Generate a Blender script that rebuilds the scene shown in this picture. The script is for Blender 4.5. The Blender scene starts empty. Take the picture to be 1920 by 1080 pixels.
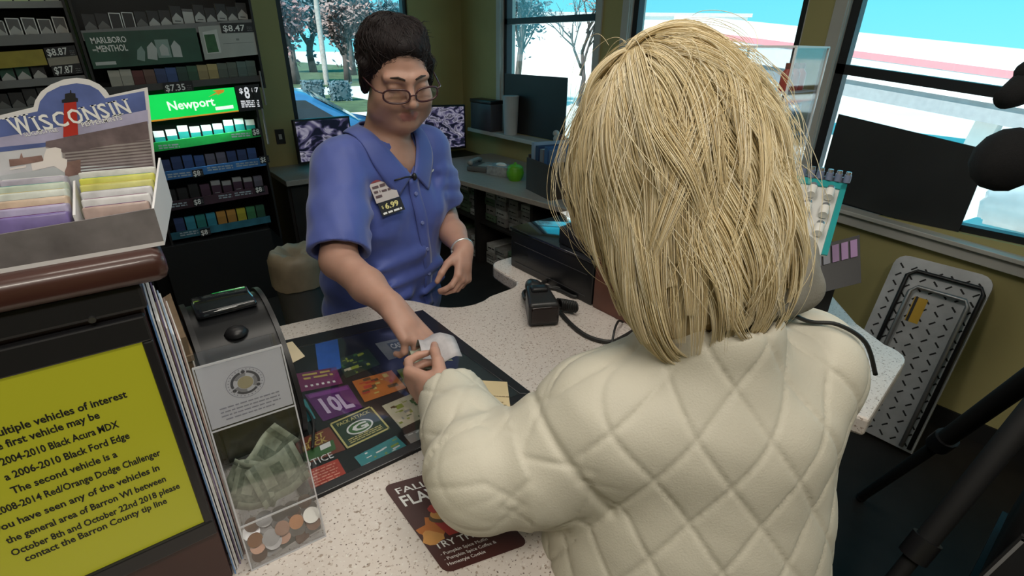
import bpy, bmesh, math, random
import numpy as np
from mathutils import Vector, Matrix, Euler

S = bpy.context.scene
COL = S.collection
R = math.radians
PI = math.pi
rnd = random.Random(7)

# ------------------------------------------------------------------ camera
CF = 950.0                                     # focal length in pixels of the 1920 px frame
CAM_POS = Vector((0.0, 0.0, 1.64))
PITCH, ROLL, YAW = R(25.2), R(0.8), R(38.2)    # down, roll, right of +Y
_r0 = Vector((math.cos(YAW), -math.sin(YAW), 0))
FWD = Vector((math.sin(YAW) * math.cos(PITCH), math.cos(YAW) * math.cos(PITCH), -math.sin(PITCH)))
_u0 = _r0.cross(FWD)
RGT = math.cos(ROLL) * _r0 + math.sin(ROLL) * _u0
UP = -math.sin(ROLL) * _r0 + math.cos(ROLL) * _u0
cd = bpy.data.cameras.new('camera')
cd.sensor_width = 36.0
cd.lens = 36.0 * CF / 1920.0
cd.clip_start = 0.02
cd.clip_end = 500
cam = bpy.data.objects.new('camera', cd)
COL.objects.link(cam)
M3 = Matrix((RGT, UP, -FWD)).transposed()
cam.matrix_world = Matrix.Translation(CAM_POS) @ M3.to_4x4()
S.camera = cam

# ------------------------------------------------------------------ sky, sun, room lamps, exposure
S.view_settings.view_transform = 'Standard'
S.view_settings.look = 'None'
S.view_settings.gamma = 1.0
S.view_settings.use_curve_mapping = False
S.view_settings.exposure = 0.0
W = bpy.data.worlds.new('sky')
S.world = W
W.use_nodes = True
wn = W.node_tree.nodes
wl = W.node_tree.links
wn.clear()
_o = wn.new('ShaderNodeOutputWorld')
_b = wn.new('ShaderNodeBackground')
_g = wn.new('ShaderNodeTexCoord')
_s = wn.new('ShaderNodeSeparateXYZ')
_c = wn.new('ShaderNodeValToRGB')
wl.new(_g.outputs['Generated'], _s.inputs[0])
wl.new(_s.outputs['Z'], _c.inputs[0])
wl.new(_c.outputs[0], _b.inputs[0])
wl.new(_b.outputs[0], _o.inputs[0])
_c.color_ramp.elements[0].position = 0.0
_c.color_ramp.elements[0].color = (0.22, 0.80, 0.95, 1)
_c.color_ramp.elements[1].position = 0.30
_c.color_ramp.elements[1].color = (0.03, 0.60, 0.86, 1)
_b.inputs[1].default_value = 1.3

def lamp(name, kind, loc, energy, color=(1, 1, 1), rot=(0, 0, 0), size=1.0, size_y=None):
    l = bpy.data.lights.new(name, kind)
    l.energy = energy
    l.color = color
    if kind == 'AREA':
        l.shape = 'RECTANGLE'
        l.size = size
        l.size_y = size_y or size
    o = bpy.data.objects.new(name, l)
    o.location = loc
    o.rotation_euler = rot
    COL.objects.link(o)
    return o

_sun = lamp('sun', 'SUN', (-6, -4, 12), 8.0, (1, 0.95, 0.88), (R(48), 0, R(-62)))
_sun.data.angle = R(0.6)
# fluorescent ceiling fittings of the shop (their housings are built with the ceiling)
TROFFERS = [(0.0, -0.55), (1.55, -1.0), (-1.2, 0.9), (0.62, 0.62), (0.35, 1.9)]
TROFFER_W = [23, 3, 5, 11, 4]
for _i, (_x, _y) in enumerate(TROFFERS):
    lamp('ceiling_lamp', 'AREA', (_x, _y, 2.66), TROFFER_W[_i], (1.0, 0.93, 0.82), (0, 0, 0), 1.15, 0.28)

# ------------------------------------------------------------------ helpers
def pray(x, y):
    return (x - 960) / CF * RGT + (540 - y) / CF * UP + FWD
def onz(x, y, z):
    d = pray(x, y)
    return CAM_POS + d * ((z - CAM_POS.z) / d.z)
def onx(x, y, X):
    d = pray(x, y)
    return CAM_POS + d * (X / d.x)
def ony(x, y, Y):
    d = pray(x, y)
    return CAM_POS + d * (Y / d.y)

_mats = {}
def mat(name, col, rough=0.55, metal=0.0, spec=0.5, var=0.08, vs=8.0, emit=0.0, bump=0.0, bs=200.0, coat=0.0, sss=0.0, alpha_mix=0.0, sheen=0.0):
    """A Principled material whose colour drifts a little with a noise texture."""
    if name in _mats:
        return _mats[name]
    m = bpy.data.materials.new(name)
    m.use_nodes = True
    nt = m.node_tree
    n = nt.nodes
    b = n['Principled BSDF']
    b.inputs['Roughness'].default_value = rough
    b.inputs['Metallic'].default_value = metal
    b.inputs['Specular IOR Level'].default_value = spec
    if coat:
        b.inputs['Coat Weight'].default_value = coat
        b.inputs['Coat Roughness'].default_value = 0.05
    if sheen:
        b.inputs['Sheen Weight'].default_value = sheen
    if sss:
        b.inputs['Subsurface Weight'].default_value = sss
        b.inputs['Subsurface Radius'].default_value = (0.012, 0.005, 0.003)
        b.inputs['Subsurface Scale'].default_value = 1.0
    tc = n.new('ShaderNodeTexCoord')
    if var:
        nz = n.new('ShaderNodeTexNoise')
        nz.inputs['Scale'].default_value = vs
        nz.inputs['Detail'].default_value = 4
        nt.links.new(tc.outputs['Object'], nz.inputs['Vector'])
        cr = n.new('ShaderNodeValToRGB')
        cr.color_ramp.elements[0].position = 0.3
        cr.color_ramp.elements[1].position = 0.7
        cr.color_ramp.elements[0].color = tuple(max(0, c * (1 - var)) for c in col) + (1,)
        cr.color_ramp.elements[1].color = tuple(min(1, c * (1 + var)) for c in col) + (1,)
        nt.links.new(nz.outputs['Fac'], cr.inputs[0])
        nt.links.new(cr.outputs[0], b.inputs['Base Color'])
        if emit:
            nt.links.new(cr.outputs[0], b.inputs['Emission Color'])
    else:
        b.inputs['Base Color'].default_value = tuple(col) + (1,)
        b.inputs['Emission Color'].default_value = tuple(col) + (1,)
    if emit:
        b.inputs['Emission Strength'].default_value = emit
    if bump:
        nz2 = n.new('ShaderNodeTexNoise')
        nz2.inputs['Scale'].default_value = bs
        nz2.inputs['Detail'].default_value = 3
        nt.links.new(tc.outputs['Object'], nz2.inputs['Vector'])
        bp = n.new('ShaderNodeBump')
        bp.inputs['Strength'].default_value = bump
        bp.inputs['Distance'].default_value = 0.002
        nt.links.new(nz2.outputs['Fac'], bp.inputs['Height'])
        nt.links.new(bp.outputs[0], b.inputs['Normal'])
    _mats[name] = m
    return m

def glassy(name, tint=(1, 1, 1), refl=0.08, rough=0.02):
    """Thin clear sheet: mostly lets light straight through, with a glossy share."""
    if name in _mats:
        return _mats[name]
    m = bpy.data.materials.new(name)
    m.use_nodes = True
    nt = m.node_tree
    n = nt.nodes
    n.clear()
    o = n.new('ShaderNodeOutputMaterial')
    mx = n.new('ShaderNodeMixShader')
    tr = n.new('ShaderNodeBsdfTransparent')
    gl = n.new('ShaderNodeBsdfGlossy')
    lw = n.new('ShaderNodeLayerWeight')
    mm = n.new('ShaderNodeMath')
    mm.operation = 'MULTIPLY_ADD'
    lw.inputs[0].default_value = 0.3
    mm.inputs[1].default_value = 0.35
    mm.inputs[2].default_value = refl
    tr.inputs[0].default_value = tuple(tint) + (1,)
    gl.inputs['Roughness'].default_value = rough
    nt.links.new(lw.outputs['Facing'], mm.inputs[0])
    nt.links.new(mm.outputs[0], mx.inputs[0])
    nt.links.new(tr.outputs[0], mx.inputs[1])
    nt.links.new(gl.outputs[0], mx.inputs[2])
    nt.links.new(mx.outputs[0], o.inputs[0])
    _mats[name] = m
    return m

class MB:
    """Collects shapes and links them as ONE mesh object."""
    def __init__(s):
        s.v = []; s.f = []; s.m = []; s.sm = []
    def add(s, verts, faces, m=0, smooth=False):
        k = len(s.v)
        s.v += [tuple(p) for p in verts]
        s.f += [tuple(i + k for i in f) for f in faces]
        s.m += [m] * len(faces)
        s.sm += [smooth] * len(faces)
        return s
    def box(s, lo, hi, m=0, mx=None):
        x0, y0, z0 = lo; x1, y1, z1 = hi
        p = [(x0, y0, z0), (x1, y0, z0), (x1, y1, z0), (x0, y1, z0), (x0, y0, z1), (x1, y0, z1), (x1, y1, z1), (x0, y1, z1)]
        if mx is not None:
            p = [mx @ Vector(q) for q in p]
        return s.add(p, [(0, 3, 2, 1), (4, 5, 6, 7), (0, 1, 5, 4), (1, 2, 6, 5), (2, 3, 7, 6), (3, 0, 4, 7)], m)
    def rbox(s, lo, hi, r, m=0, mx=None, seg=2, smooth=True):
        """box with rounded edges"""
        bm = bmesh.new()
        bmesh.ops.create_cube(bm, size=1.0)
        c = [(a + b) / 2 for a, b in zip(lo, hi)]
        d = [b - a for a, b in zip(lo, hi)]
        for v in bm.verts:
            v.co = Vector((c[0] + v.co.x * d[0], c[1] + v.co.y * d[1], c[2] + v.co.z * d[2]))
        bmesh.ops.bevel(bm, geom=list(bm.edges), offset=r, segments=seg, profile=0.5, affect='EDGES')
        return s.bm(bm, m, mx, smooth)
    def bm(s, bm, m=0, mx=None, smooth=True):
        bm.verts.index_update()
        vs = [(mx @ v.co) if mx is not None else v.co.copy() for v in bm.verts]
        s.add(vs, [[v.index for v in f.verts] for f in bm.faces], m, smooth)
        bm.free()
        return s
    def prism(s, pts, z0, z1, m=0, mx=None, smooth=False):
        """2D outline (counter-clockwise) extruded in z"""
        n = len(pts)
        p = [Vector((x, y, z0)) for x, y in pts] + [Vector((x, y, z1)) for x, y in pts]
        if mx is not None:
            p = [mx @ q for q in p]
        fs = [tuple(range(n - 1, -1, -1)), tuple(range(n, 2 * n))]
        fs += [(i, (i + 1) % n, n + (i + 1) % n, n + i) for i in range(n)]
        return s.add(p, fs, m, smooth)
    def cyl(s, p0, p1, r0, r1=None, seg=16, m=0, smooth=True, cap=True):
        r1 = r0 if r1 is None else r1
        p0 = Vector(p0); p1 = Vector(p1)
        d = (p1 - p0).normalized()
        a = d.orthogonal().normalized(); b = d.cross(a)
        vs = []
        for p, r in ((p0, r0), (p1, r1)):
            for i in range(seg):
                t = 2 * PI * i / seg
                vs.append(p + (a * math.cos(t) + b * math.sin(t)) * r)
        s.add(vs, [(i, (i + 1) % seg, seg + (i + 1) % seg, seg + i) for i in range(seg)], m, smooth)
        if cap:
            s.add(vs[:seg], [tuple(range(seg - 1, -1, -1))], m)
            s.add(vs[seg:], [tuple(range(seg))], m)
        return s
    def lathe(s, prof, c=(0, 0, 0), seg=24, m=0, mx=None, smooth=True):
        """prof: (radius, z) from bottom to top around +Z at c"""
        vs = []; fs = []
        n = len(prof)
        for r, z in prof:
            for i in range(seg):
                t = 2 * PI * i / seg
                q = Vector((c[0] + r * math.cos(t), c[1] + r * math.sin(t), c[2] + z))
                vs.append(mx @ q if mx is not None else q)
        for k in range(n - 1):
            for i in range(seg):
                j = (i + 1) % seg
                fs.append((k * seg + i, k * seg + j, (k + 1) * seg + j, (k + 1) * seg + i))
        s.add(vs, fs, m, smooth)
        s.add(vs[:seg], [tuple(range(seg - 1, -1, -1))], m)
        s.add(vs[-seg:], [tuple(range(seg))], m)
        return s
    def tube(s, pts, r, seg=8, m=0, smooth=True):
        pts = [Vector(p) for p in pts]
        n = len(pts)
        rr = r if isinstance(r, (list, tuple)) else [r] * n
        vs = []
        prev = None
        for i, p in enumerate(pts):
            d = (pts[min(i + 1, n - 1)] - pts[max(i - 1, 0)]).normalized()
            if prev is None:
                a = d.orthogonal().normalized()
            else:
                a = (prev - d * prev.dot(d)).normalized()
            prev = a
            b = d.cross(a)
            for k in range(seg):
                t = 2 * PI * k / seg
                vs.append(p + (a * math.cos(t) + b * math.sin(t)) * rr[i])
        fs = []
        for i in range(n - 1):
            for k in range(seg):
                j = (k + 1) % seg
                fs.append((i * seg + k, i * seg + j, (i + 1) * seg + j, (i + 1) * seg + k))
        fs.append(tuple(range(seg - 1, -1, -1)))
        fs.append(tuple((n - 1) * seg + k for k in range(seg)))
        return s.add(vs, fs, m, smooth)
    def quad(s, a, b, c, d, m=0):
        return s.add([a, b, c, d], [(0, 1, 2, 3)], m)
    def ball(s, c, r, m=0, seg=16, mx=None):
        bm = bmesh.new()
        bmesh.ops.create_uvsphere(bm, u_segments=seg, v_segments=max(6, seg // 2), radius=1.0)
        r = r if isinstance(r, (tuple, list)) else (r, r, r)
        for v in bm.verts:
            v.co = Vector((c[0] + v.co.x * r[0], c[1] + v.co.y * r[1], c[2] + v.co.z * r[2]))
        return s.bm(bm, m, mx, True)
    def plane2d(s, polys, o, ux, uy, m=0):
        """2D polygons [(x, y)...] laid on the plane o + x*ux + y*uy"""
        o = Vector(o); ux = Vector(ux); uy = Vector(uy)
        for p in polys:
            s.add([o + ux * x + uy * y for x, y in p], [tuple(range(len(p)))], m)
        return s
    def text(s, body, o, ux, uy, h, w=None, m=0, align='LEFT', bold=0.0, lift=0.0008, shear=0.0, space=1.0):
        """Lettering h tall (cap height) laid on a plane; w squeezes it to a width."""
        V, F = glyphs(body, bold, shear, space)
        if not V:
            return s
        o = Vector(o); ux = Vector(ux).normalized(); uy = Vector(uy).normalized()
        nrm = ux.cross(uy)
        x0 = min(v[0] for v in V); x1 = max(v[0] for v in V)
        ky = h / 0.70
        kx = ky if w is None else w / max(1e-6, x1 - x0)
        sh = 0 if align == 'LEFT' else (-(x1 - x0) / 2 if align == 'CENTER' else -(x1 - x0))
        s.add([o + ux * ((v[0] - x0 + sh) * kx) + uy * (v[1] * ky) + nrm * lift for v in V], F, m)
        return s
    def build(s, name, mats, parent=None, kind=None, bevel=0.0, solid=0.0, sub=0):
        me = bpy.data.meshes.new(name)
        me.from_pydata([tuple(v) for v in s.v], [], s.f)
        for q in (mats if isinstance(mats, (list, tuple)) else [mats]):
            me.materials.append(q)
        me.polygons.foreach_set('material_index', s.m)
        me.polygons.foreach_set('use_smooth', s.sm)
        me.update()
        o = bpy.data.objects.new(name, me)
        COL.objects.link(o)
        if parent is not None:
            o.parent = parent
        if kind:
            o['kind'] = kind
        if solid:
            md = o.modifiers.new('solid', 'SOLIDIFY'); md.thickness = solid; md.offset = 0
        if bevel:
            md = o.modifiers.new('bevel', 'BEVEL'); md.width = bevel; md.segments = 2; md.limit_method = 'ANGLE'
        if sub:
            md = o.modifiers.new('sub', 'SUBSURF'); md.levels = sub; md.render_levels = sub
        return o

def wbuild(s, name, mats, root, top=None, **k):
    """build() for shapes given in world coordinates: moved into the frame of root (a thing, or its part 'top')"""
    inv = root.matrix_basis.inverted() if top is None else (top.matrix_basis @ root.matrix_basis).inverted()
    s.v = [tuple(inv @ Vector(v)) for v in s.v]
    return s.build(name, mats, root, **k)
MB.wbuild = wbuild

_gl = {}
def glyphs(body, bold, shear, space):
    k = (body, bold, shear, space)
    if k not in _gl:
        c = bpy.data.curves.new('lettering', 'FONT')
        c.body = body
        c.size = 1.0
        c.offset = bold
        c.shear = shear
        c.space_character = space
        c.resolution_u = 2
        o = bpy.data.objects.new('lettering', c)
        me = o.to_mesh()
        _gl[k] = ([tuple(v.co) for v in me.vertices], [tuple(p.vertices) for p in me.polygons])
        o.to_mesh_clear()
        bpy.data.objects.remove(o)
        bpy.data.curves.remove(c)
    return _gl[k]

def tag(o, label, cat, group=None, kind=None):
    o['label'] = label
    o['category'] = cat
    if group:
        o['group'] = group
    if kind:
        o['kind'] = kind
    return o
def thing(name, label, cat, loc=(0, 0, 0), rotz=0.0, group=None, rot=None):
    o = bpy.data.objects.new(name, None)
    o.empty_display_size = 0.05
    COL.objects.link(o)
    o.location = loc
    o.rotation_euler = rot if rot else (0, 0, rotz)
    return tag(o, label, cat, group)
def struct(name, mb, m, bevel=0.0):
    return mb.build(name, m, None, 'structure', bevel)
def dup(root, loc, rot=None, label=None, group=None):
    r = root.copy()
    COL.objects.link(r)
    r.location = loc
    if rot is not None:
        r.rotation_euler = rot
    if label:
        r['label'] = label
    if group:
        r['group'] = group
    for ch in list(root.children):
        c = ch.copy()
        COL.objects.link(c)
        c.parent = r
        for g in ch.children:
            d = g.copy()
            COL.objects.link(d)
            d.parent = c
    return r
ORD = 'first second third fourth fifth sixth seventh eighth ninth tenth eleventh twelfth thirteenth fourteenth fifteenth sixteenth seventeenth eighteenth'.split()
def bars(mb, o, ux, uy, w, h, m=0, seed=0, lift=0.0006, fill=0.8):
    """a line of print too small to read: short dashes like words"""
    r = random.Random(seed)
    x = 0.0
    o = Vector(o); ux = Vector(ux).normalized(); uy = Vector(uy).normalized()
    n = ux.cross(uy) * lift
    while x < w:
        l = min(w - x, h * r.uniform(1.5, 4.5))
        mb.add([o + ux * x + n, o + ux * (x + l) + n, o + ux * (x + l) + uy * h + n, o + ux * x + uy * h + n], [(0, 1, 2, 3)], m)
        x += l + h * r.uniform(0.5, 0.9)
    return mb
def arc(cx, cy, r, a0, a1, n=8):
    return [(cx + r * math.cos(R(a0 + (a1 - a0) * i / n)), cy + r * math.sin(R(a0 + (a1 - a0) * i / n))) for i in range(n + 1)]

X, Y, Z = Vector((1, 0, 0)), Vector((0, 1, 0)), Vector((0, 0, 1))
BLACK = mat('black_plastic', (0.012, 0.012, 0.014), 0.4)
BLACKM = mat('black_matte', (0.008, 0.008, 0.009), 0.7)
WHITE = mat('white_card', (0.78, 0.78, 0.77), 0.5, var=0.03)
INKW = mat('white_ink', (0.85, 0.85, 0.84), 0.5, var=0.0)
INKB = mat('black_ink', (0.01, 0.01, 0.012), 0.5, var=0.0)
CHROME = mat('chrome', (0.7, 0.7, 0.72), 0.2, 1.0)
GLASS = glassy('window_glass', (0.95, 0.98, 0.98), 0.02)
ACRYL = glassy('clear_acrylic', (0.96, 0.97, 0.98), 0.06, 0.05)
# ================================================================== the room shell
XW, YW, XL, YF, CZ = 2.88, 4.48, -2.2, -2.6, 2.72
WALL = mat('olive_wall_paint', (0.42, 0.37, 0.16), 0.75, var=0.06, vs=3, bump=0.08, bs=160)
TRIM = mat('pale_grey_trim', (0.50, 0.49, 0.46), 0.45, var=0.04)
ALU = mat('dark_window_metal', (0.025, 0.028, 0.034), 0.4, 0.3)
FLOORM = mat('dark_floor_tile', (0.018, 0.016, 0.015), 0.6, spec=0.25, var=0.25, vs=6)
CEILM = mat('ceiling_tile', (0.6, 0.58, 0.54), 0.9, bump=0.3, bs=90)

struct('floor', MB().box((XL, YF, -0.12), (XW + 0.15, YW + 0.15, 0.0)), FLOORM)
c = MB().box((XL, YF, CZ), (XW + 0.15, YW + 0.15, CZ + 0.1))
struct('ceiling', c, CEILM)
struct('wall_left', MB().box((XL - 0.15, YF, 0), (XL, YW, CZ)), WALL)
struct('wall_front', MB().box((XL - 0.15, YF - 0.15, 0), (XW + 0.15, YF, CZ)), WALL)
# back wall with one window opening
BX0, BX1, BZ0, BZ1 = 1.255, 2.345, 0.86, 2.55
w = MB()
w.box((XL - 0.15, YW, 0), (BX0, YW + 0.15, CZ)); w.box((BX1, YW, 0), (XW + 0.15, YW + 0.15, CZ))
w.box((BX0, YW, 0), (BX1, YW + 0.15, BZ0)); w.box((BX0, YW, BZ1), (BX1, YW + 0.15, CZ))
struct('wall_back', w, WALL)
# right wall with three openings: y0, y1, sill, head
OPEN = [(2.76, 3.86, 0.97, 2.55), (1.345, 2.47, 0.97, 2.55), (-1.2, 1.165, 0.93, 2.55)]
w = MB()
ys = [YW]
for a, b_, s0, s1 in OPEN:
    w.box((XW, b_, 0), (XW + 0.15, ys[-1], CZ))
    w.box((XW, a, 0), (XW + 0.15, b_, s0)); w.box((XW, a, s1), (XW + 0.15, b_, CZ))
    ys.append(a)
w.box((XW, YF, 0), (XW + 0.15, ys[-1], CZ))
struct('wall_right', w, WALL)
struct('baseboard_right', MB().box((XW - 0.012, YF, 0), (XW, YW, 0.1)), BLACKM)

def window_right(n, y0, y1, z0, z1, rail, lean=0.0, near_casing=True):
    """frame, sash rail and clear panes of an opening in the right wall; lean = drop of the rail towards -Y"""
    t = bpy.data.objects.new('window_%d' % n, None)
    COL.objects.link(t)
    t['kind'] = 'structure'
    f = MB()
    x0, x1 = XW + 0.03, XW + 0.085
    for a, b_ in ((y0, y0 + 0.045), (y1 - 0.045, y1)):
        f.box((x0, a, z0), (x1, b_, z1))
    f.box((x0, y0, z1 - 0.05), (x1, y1, z1)); f.box((x0, y0, z0), (x1, y1, z0 + 0.03))
    f.build('window_frame', ALU, t, 'structure')
    r = MB()
    za, zb = rail - lean, rail
    r.add([(x0, y0, za - 0.022), (x1, y0, za - 0.022), (x1, y0, za + 0.022), (x0, y0, za + 0.022),
           (x0, y1, zb - 0.022), (x1, y1, zb - 0.022), (x1, y1, zb + 0.022), (x0, y1, zb + 0.022)],
          [(0, 1, 2, 3), (7, 6, 5, 4), (0, 4, 5, 1), (1, 5, 6, 2), (2, 6, 7, 3), (3, 7, 4, 0)])
    r.build('sash_rail', ALU, t, 'structure')
    MB().box((XW + 0.055, y0, z0), (XW + 0.06, y1, z1)).build('pane', GLASS, t, 'structure')
    s = MB().box((XW - 0.012, y1, z0 - 0.05), (XW + 0.03, y1 + 0.055, z1 + 0.05))
    if near_casing:
        s.box((XW - 0.012, y0 - 0.055, z0 - 0.05), (XW + 0.03, y0, z1 + 0.05))
    s.box((XW + 0.0, y1 - 0.005, z0), (XW + 0.15, y1, z1)).box((XW, y0, z0), (XW + 0.15, y0 + 0.005, z1))
    s.build('window_casing', TRIM, t, 'structure')
    return t
w2 = window_right(2, *OPEN[0], 1.852)
w3 = window_right(3, *OPEN[1], 2.1, 0.0, False)
w4 = window_right(4, *OPEN[2], 1.578, 0.26)
MB().box((XW - 0.14, 2.66, 0.935), (XW + 0.1, 4.2, 0.968)).build('window_sill', TRIM, w2, 'structure', 0.004)
MB().box((XW - 0.10, 1.28, 0.935), (XW + 0.1, 2.55, 0.968)).build('window_sill', TRIM, w3, 'structure', 0.004)
sl = MB()
for z_, t_, d_ in ((0.962, 0.02, 0.07), (0.942, 0.055, 0.045)):
    vs = []
    for y_, dz in ((1.24, 0.0), (-1.2, -0.17)):
        vs += [(XW - d_, y_, z_ + dz - t_), (XW + 0.1, y_, z_ + dz - t_), (XW + 0.1, y_, z_ + dz), (XW - d_, y_, z_ + dz)]
    sl.add(vs, [(0, 1, 2, 3), (7, 6, 5, 4), (0, 4, 5, 1), (1, 5, 6, 2), (2, 6, 7, 3), (3, 7, 4, 0)])
sl.build('window_sill', TRIM, w4, 'structure', 0.003)
# window in the back wall
t = bpy.data.objects.new('window_1', None); COL.objects.link(t); t['kind'] = 'structure'
f = MB()
for a, b_ in ((BX0, BX0 + 0.04), (BX1 - 0.04, BX1)):
    f.box((a, YW + 0.03, BZ0), (b_, YW + 0.09, BZ1))
f.box((BX0, YW + 0.03, BZ0), (BX1, YW + 0.09, BZ0 + 0.04)); f.box((BX0, YW + 0.03, BZ1 - 0.04), (BX1, YW + 0.09, BZ1))
f.build('window_frame', ALU, t, 'structure')
MB().box((BX0, YW + 0.055, BZ0), (BX1, YW + 0.06, BZ1)).build('pane', GLASS, t, 'structure')
MB().box((BX0 - 0.02, YW - 0.06, BZ0 - 0.03), (BX1 + 0.02, YW + 0.03, BZ0)).build('window_sill', TRIM, t, 'structure', 0.004)
# housings of the ceiling lamps (above the frame)
for i, (x_, y_) in enumerate(TROFFERS):
    g = thing('ceiling_light', ['ceiling light panel behind the camera over the shop floor', 'ceiling light panel over the shop floor by the window', 'ceiling light panel over the dark wood kiosk', 'ceiling light panel over the sales counter', 'ceiling light panel over the clerk\'s aisle'][i], 'light', (x_, y_, CZ))
    h = MB()
    h.box((-0.61, -0.155, -0.05), (-0.59, 0.155, 0)); h.box((0.59, -0.155, -0.05), (0.61, 0.155, 0))
    h.box((-0.61, -0.155, -0.05), (0.61, -0.145, 0)); h.box((-0.61, 0.145, -0.05), (0.61, 0.155, 0))
    h.build('housing', WHITE, g)

# ================================================================== outside
GZ = -0.35
CONC = mat('sunlit_concrete', (0.72, 0.70, 0.66), 0.85, var=0.05, vs=0.4)
ASPH = mat('road_asphalt', (0.36, 0.36, 0.37), 0.9, var=0.08, vs=0.6)
GRASS = mat('verge_grass', (0.07, 0.10, 0.04), 0.95, var=0.4, vs=1.5)
struct('ground', MB().box((-160, -120, GZ - 0.3), (220, 260, GZ)), CONC)
struct('road', MB().box((-60, 25.0, GZ), (14, 29.5, GZ + 0.02)), mat('road_pale', (0.62, 0.62, 0.62), 0.9, var=0.05, vs=0.5))
struct('parking_lot', MB().box((-30, 5.2, GZ), (9, 14.5, GZ + 0.015)), ASPH)
struct('lawn', MB().box((-60, 29.5, GZ), (24, 120, GZ + 0.05)).box((-30, 17.5, GZ), (9, 24.5, GZ + 0.03)), GRASS)

BARK = mat('grey_bark', (0.075, 0.062, 0.058), 0.9, var=0.3, vs=3)
def tree(label, x, y, h, wd, leafcol, n=1400, seed=1, group=None, leaf=0.15, trunk=0.3):
    r = random.Random(seed)
    root = thing('tree', label, 'tree', (x, y, GZ))
    tk = MB(); tips = []
    def br(p, d, l, rad, lev):
        q = p + d * l
        tk.tube([p, p.lerp(q, 0.5) + Vector((r.uniform(-1, 1), r.uniform(-1, 1), 0)) * l * 0.05, q], [rad, rad * 0.8, rad * 0.6], 5)
        tips.append(q); tips.append(p.lerp(q, 0.5))
        if lev == 0:
            return
        for k in range(4 if lev > 1 else 3):
            a = r.uniform(0, 2 * PI)
            s = r.uniform(0.35, 0.75)
            e = (d + Vector((math.cos(a) * s * wd, math.sin(a) * s * wd, r.uniform(-0.1, 0.35)))).normalized()
            br(p.lerp(q, r.uniform(0.55, 1.0)), e, l * r.uniform(0.55, 0.8), rad * 0.55, lev - 1)
    br(Vector((0, 0, 0)), Vector((0, 0, 1)), h * trunk, h * 0.016, 4)
    zmax = max(t_.z for t_ in tips)
    k = h / zmax
    tk.v = [(v[0] * k, v[1] * k, v[2] * k) for v in tk.v]
    tk.build('trunk', BARK, root)
    lf = MB()
    up = [t_ for t_ in tips if t_.z > zmax * (0.3 if leaf < 0.1 else 0.10)]
    for i in range(n):
        p = r.choice(up) * k + Vector((r.gauss(0, 1), r.gauss(0, 1), r.gauss(0, 0.8))) * h * (0.035 if leaf < 0.1 else 0.06)
        a = Vector((r.uniform(-1, 1), r.uniform(-1, 1), r.uniform(-1, 1))).normalized() * leaf * r.uniform(0.6, 1.3)
        b2 = a.orthogonal() * r.uniform(0.5, 0.9)
        lf.add([p - a, p + b2 * 0.6, p + a, p - b2 * 0.6], [(0, 1, 2, 3)], 0)
    lf.build('crown', leafcol, root)
    return root
RED = mat('autumn_red_leaves', (0.27, 0.15, 0.15), 0.8, var=0.3, vs=2)
MAUVE = mat('faded_mauve_leaves', (0.26, 0.18, 0.17), 0.8, var=0.3, vs=2)
DKG = mat('hazed_green_leaves', (0.075, 0.125, 0.15), 0.8, var=0.35, vs=2)  # bluish haze of distance painted into the leaf colour
tree('reddish autumn tree at the left edge of the back window', ony(556, 150, 32).x, 32, 4.6, 1.0, RED, 5200, 3, trunk=0.13)
tree('mauve autumn tree right of the utility pole across the road', ony(652, 150, 33).x, 33.0, 4.4, 1.1, MAUVE, 5200, 5, trunk=0.13)
tree('dark blue-green tree behind the reddish tree and left of the utility pole', ony(590, 150, 47).x, 47, 6.2, 1.0, DKG, 5000, 8, leaf=0.2, trunk=0.12)
tree('dark blue-green tree just right of the utility pole behind the mauve tree', ony(662, 150, 41).x, 41, 6.6, 1.0, DKG, 5000, 9, leaf=0.2, trunk=0.12)
tree('dark tree behind the clerk\'s head, rightmost seen through the back window', ony(740, 150, 46).x, 46, 5.4, 1.0, DKG, 4000, 10, leaf=0.2, trunk=0.12)
tree('low dark tree at the far left of the back window behind the reddish tree', ony(535, 150, 46).x, 46, 5.2, 1.0, DKG, 3600, 11, leaf=0.2, trunk=0.12)
tree('bare tree seen through the upper left sash beside the added white building', 12.0, 15.0, 5.6, 0.9, DKG, 2200, 14, leaf=0.09)
tree('brown bare tree crown seen through the right of the upper sash', 15.2, 15.2, 5.2, 1.2, MAUVE, 900, 15, leaf=0.06)
p = thing('utility_pole', 'tall pale utility pole across the road in the back window', 'pole', (ony(612, 150, 31.0).x, 31.0, GZ))
MB().cyl((0, 0, 0), (0, 0, 11), 0.15, 0.11, 10).build('pole', mat('pole_wood', (0.32, 0.29, 0.27), 0.9, var=0.2), p)
MB().box((-0.25, -0.1, 4.5), (0.25, 0.1, 4.75)).cyl((-0.33, 0, 4.3), (-0.33, 0, 5.0), 0.12).build('transformer', mat('pole_grey', (0.3, 0.3, 0.31), 0.7), p)
MB().box((-1.3, -0.06, 9.2), (1.3, 0.06, 9.35)).build('crossarm', BARK, p)
for i, (px, lb) in enumerate(((590, 'dark clipped shrub across the road, left of the utility pole base'), (640, 'dark clipped shrub across the road, right of the utility pole base'))):
    g = onz(px, 190, GZ)
    sh = MB(); r = random.Random(i)
    sh.rbox((-0.36, -0.3, 0), (0.36, 0.3, 0.72), 0.12)
    for k in range(700):
        q = Vector((r.uniform(-0.38, 0.38), r.uniform(-0.32, 0.32), r.uniform(0.02, 0.77)))
        if abs(q.x) < 0.31 and abs(q.y) < 0.25 and q.z < 0.67:
            continue
        a = Vector((r.uniform(-1, 1), r.uniform(-1, 1), r.uniform(-1, 1))).normalized() * 0.06
        b2 = a.orthogonal() * 0.7
        sh.add([q - a, q + b2, q + a, q - b2], [(0, 1, 2, 3)])
    o = tag(sh.build('clipped_shrub', DKG), lb, 'shrub')
    o.location = g

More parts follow.
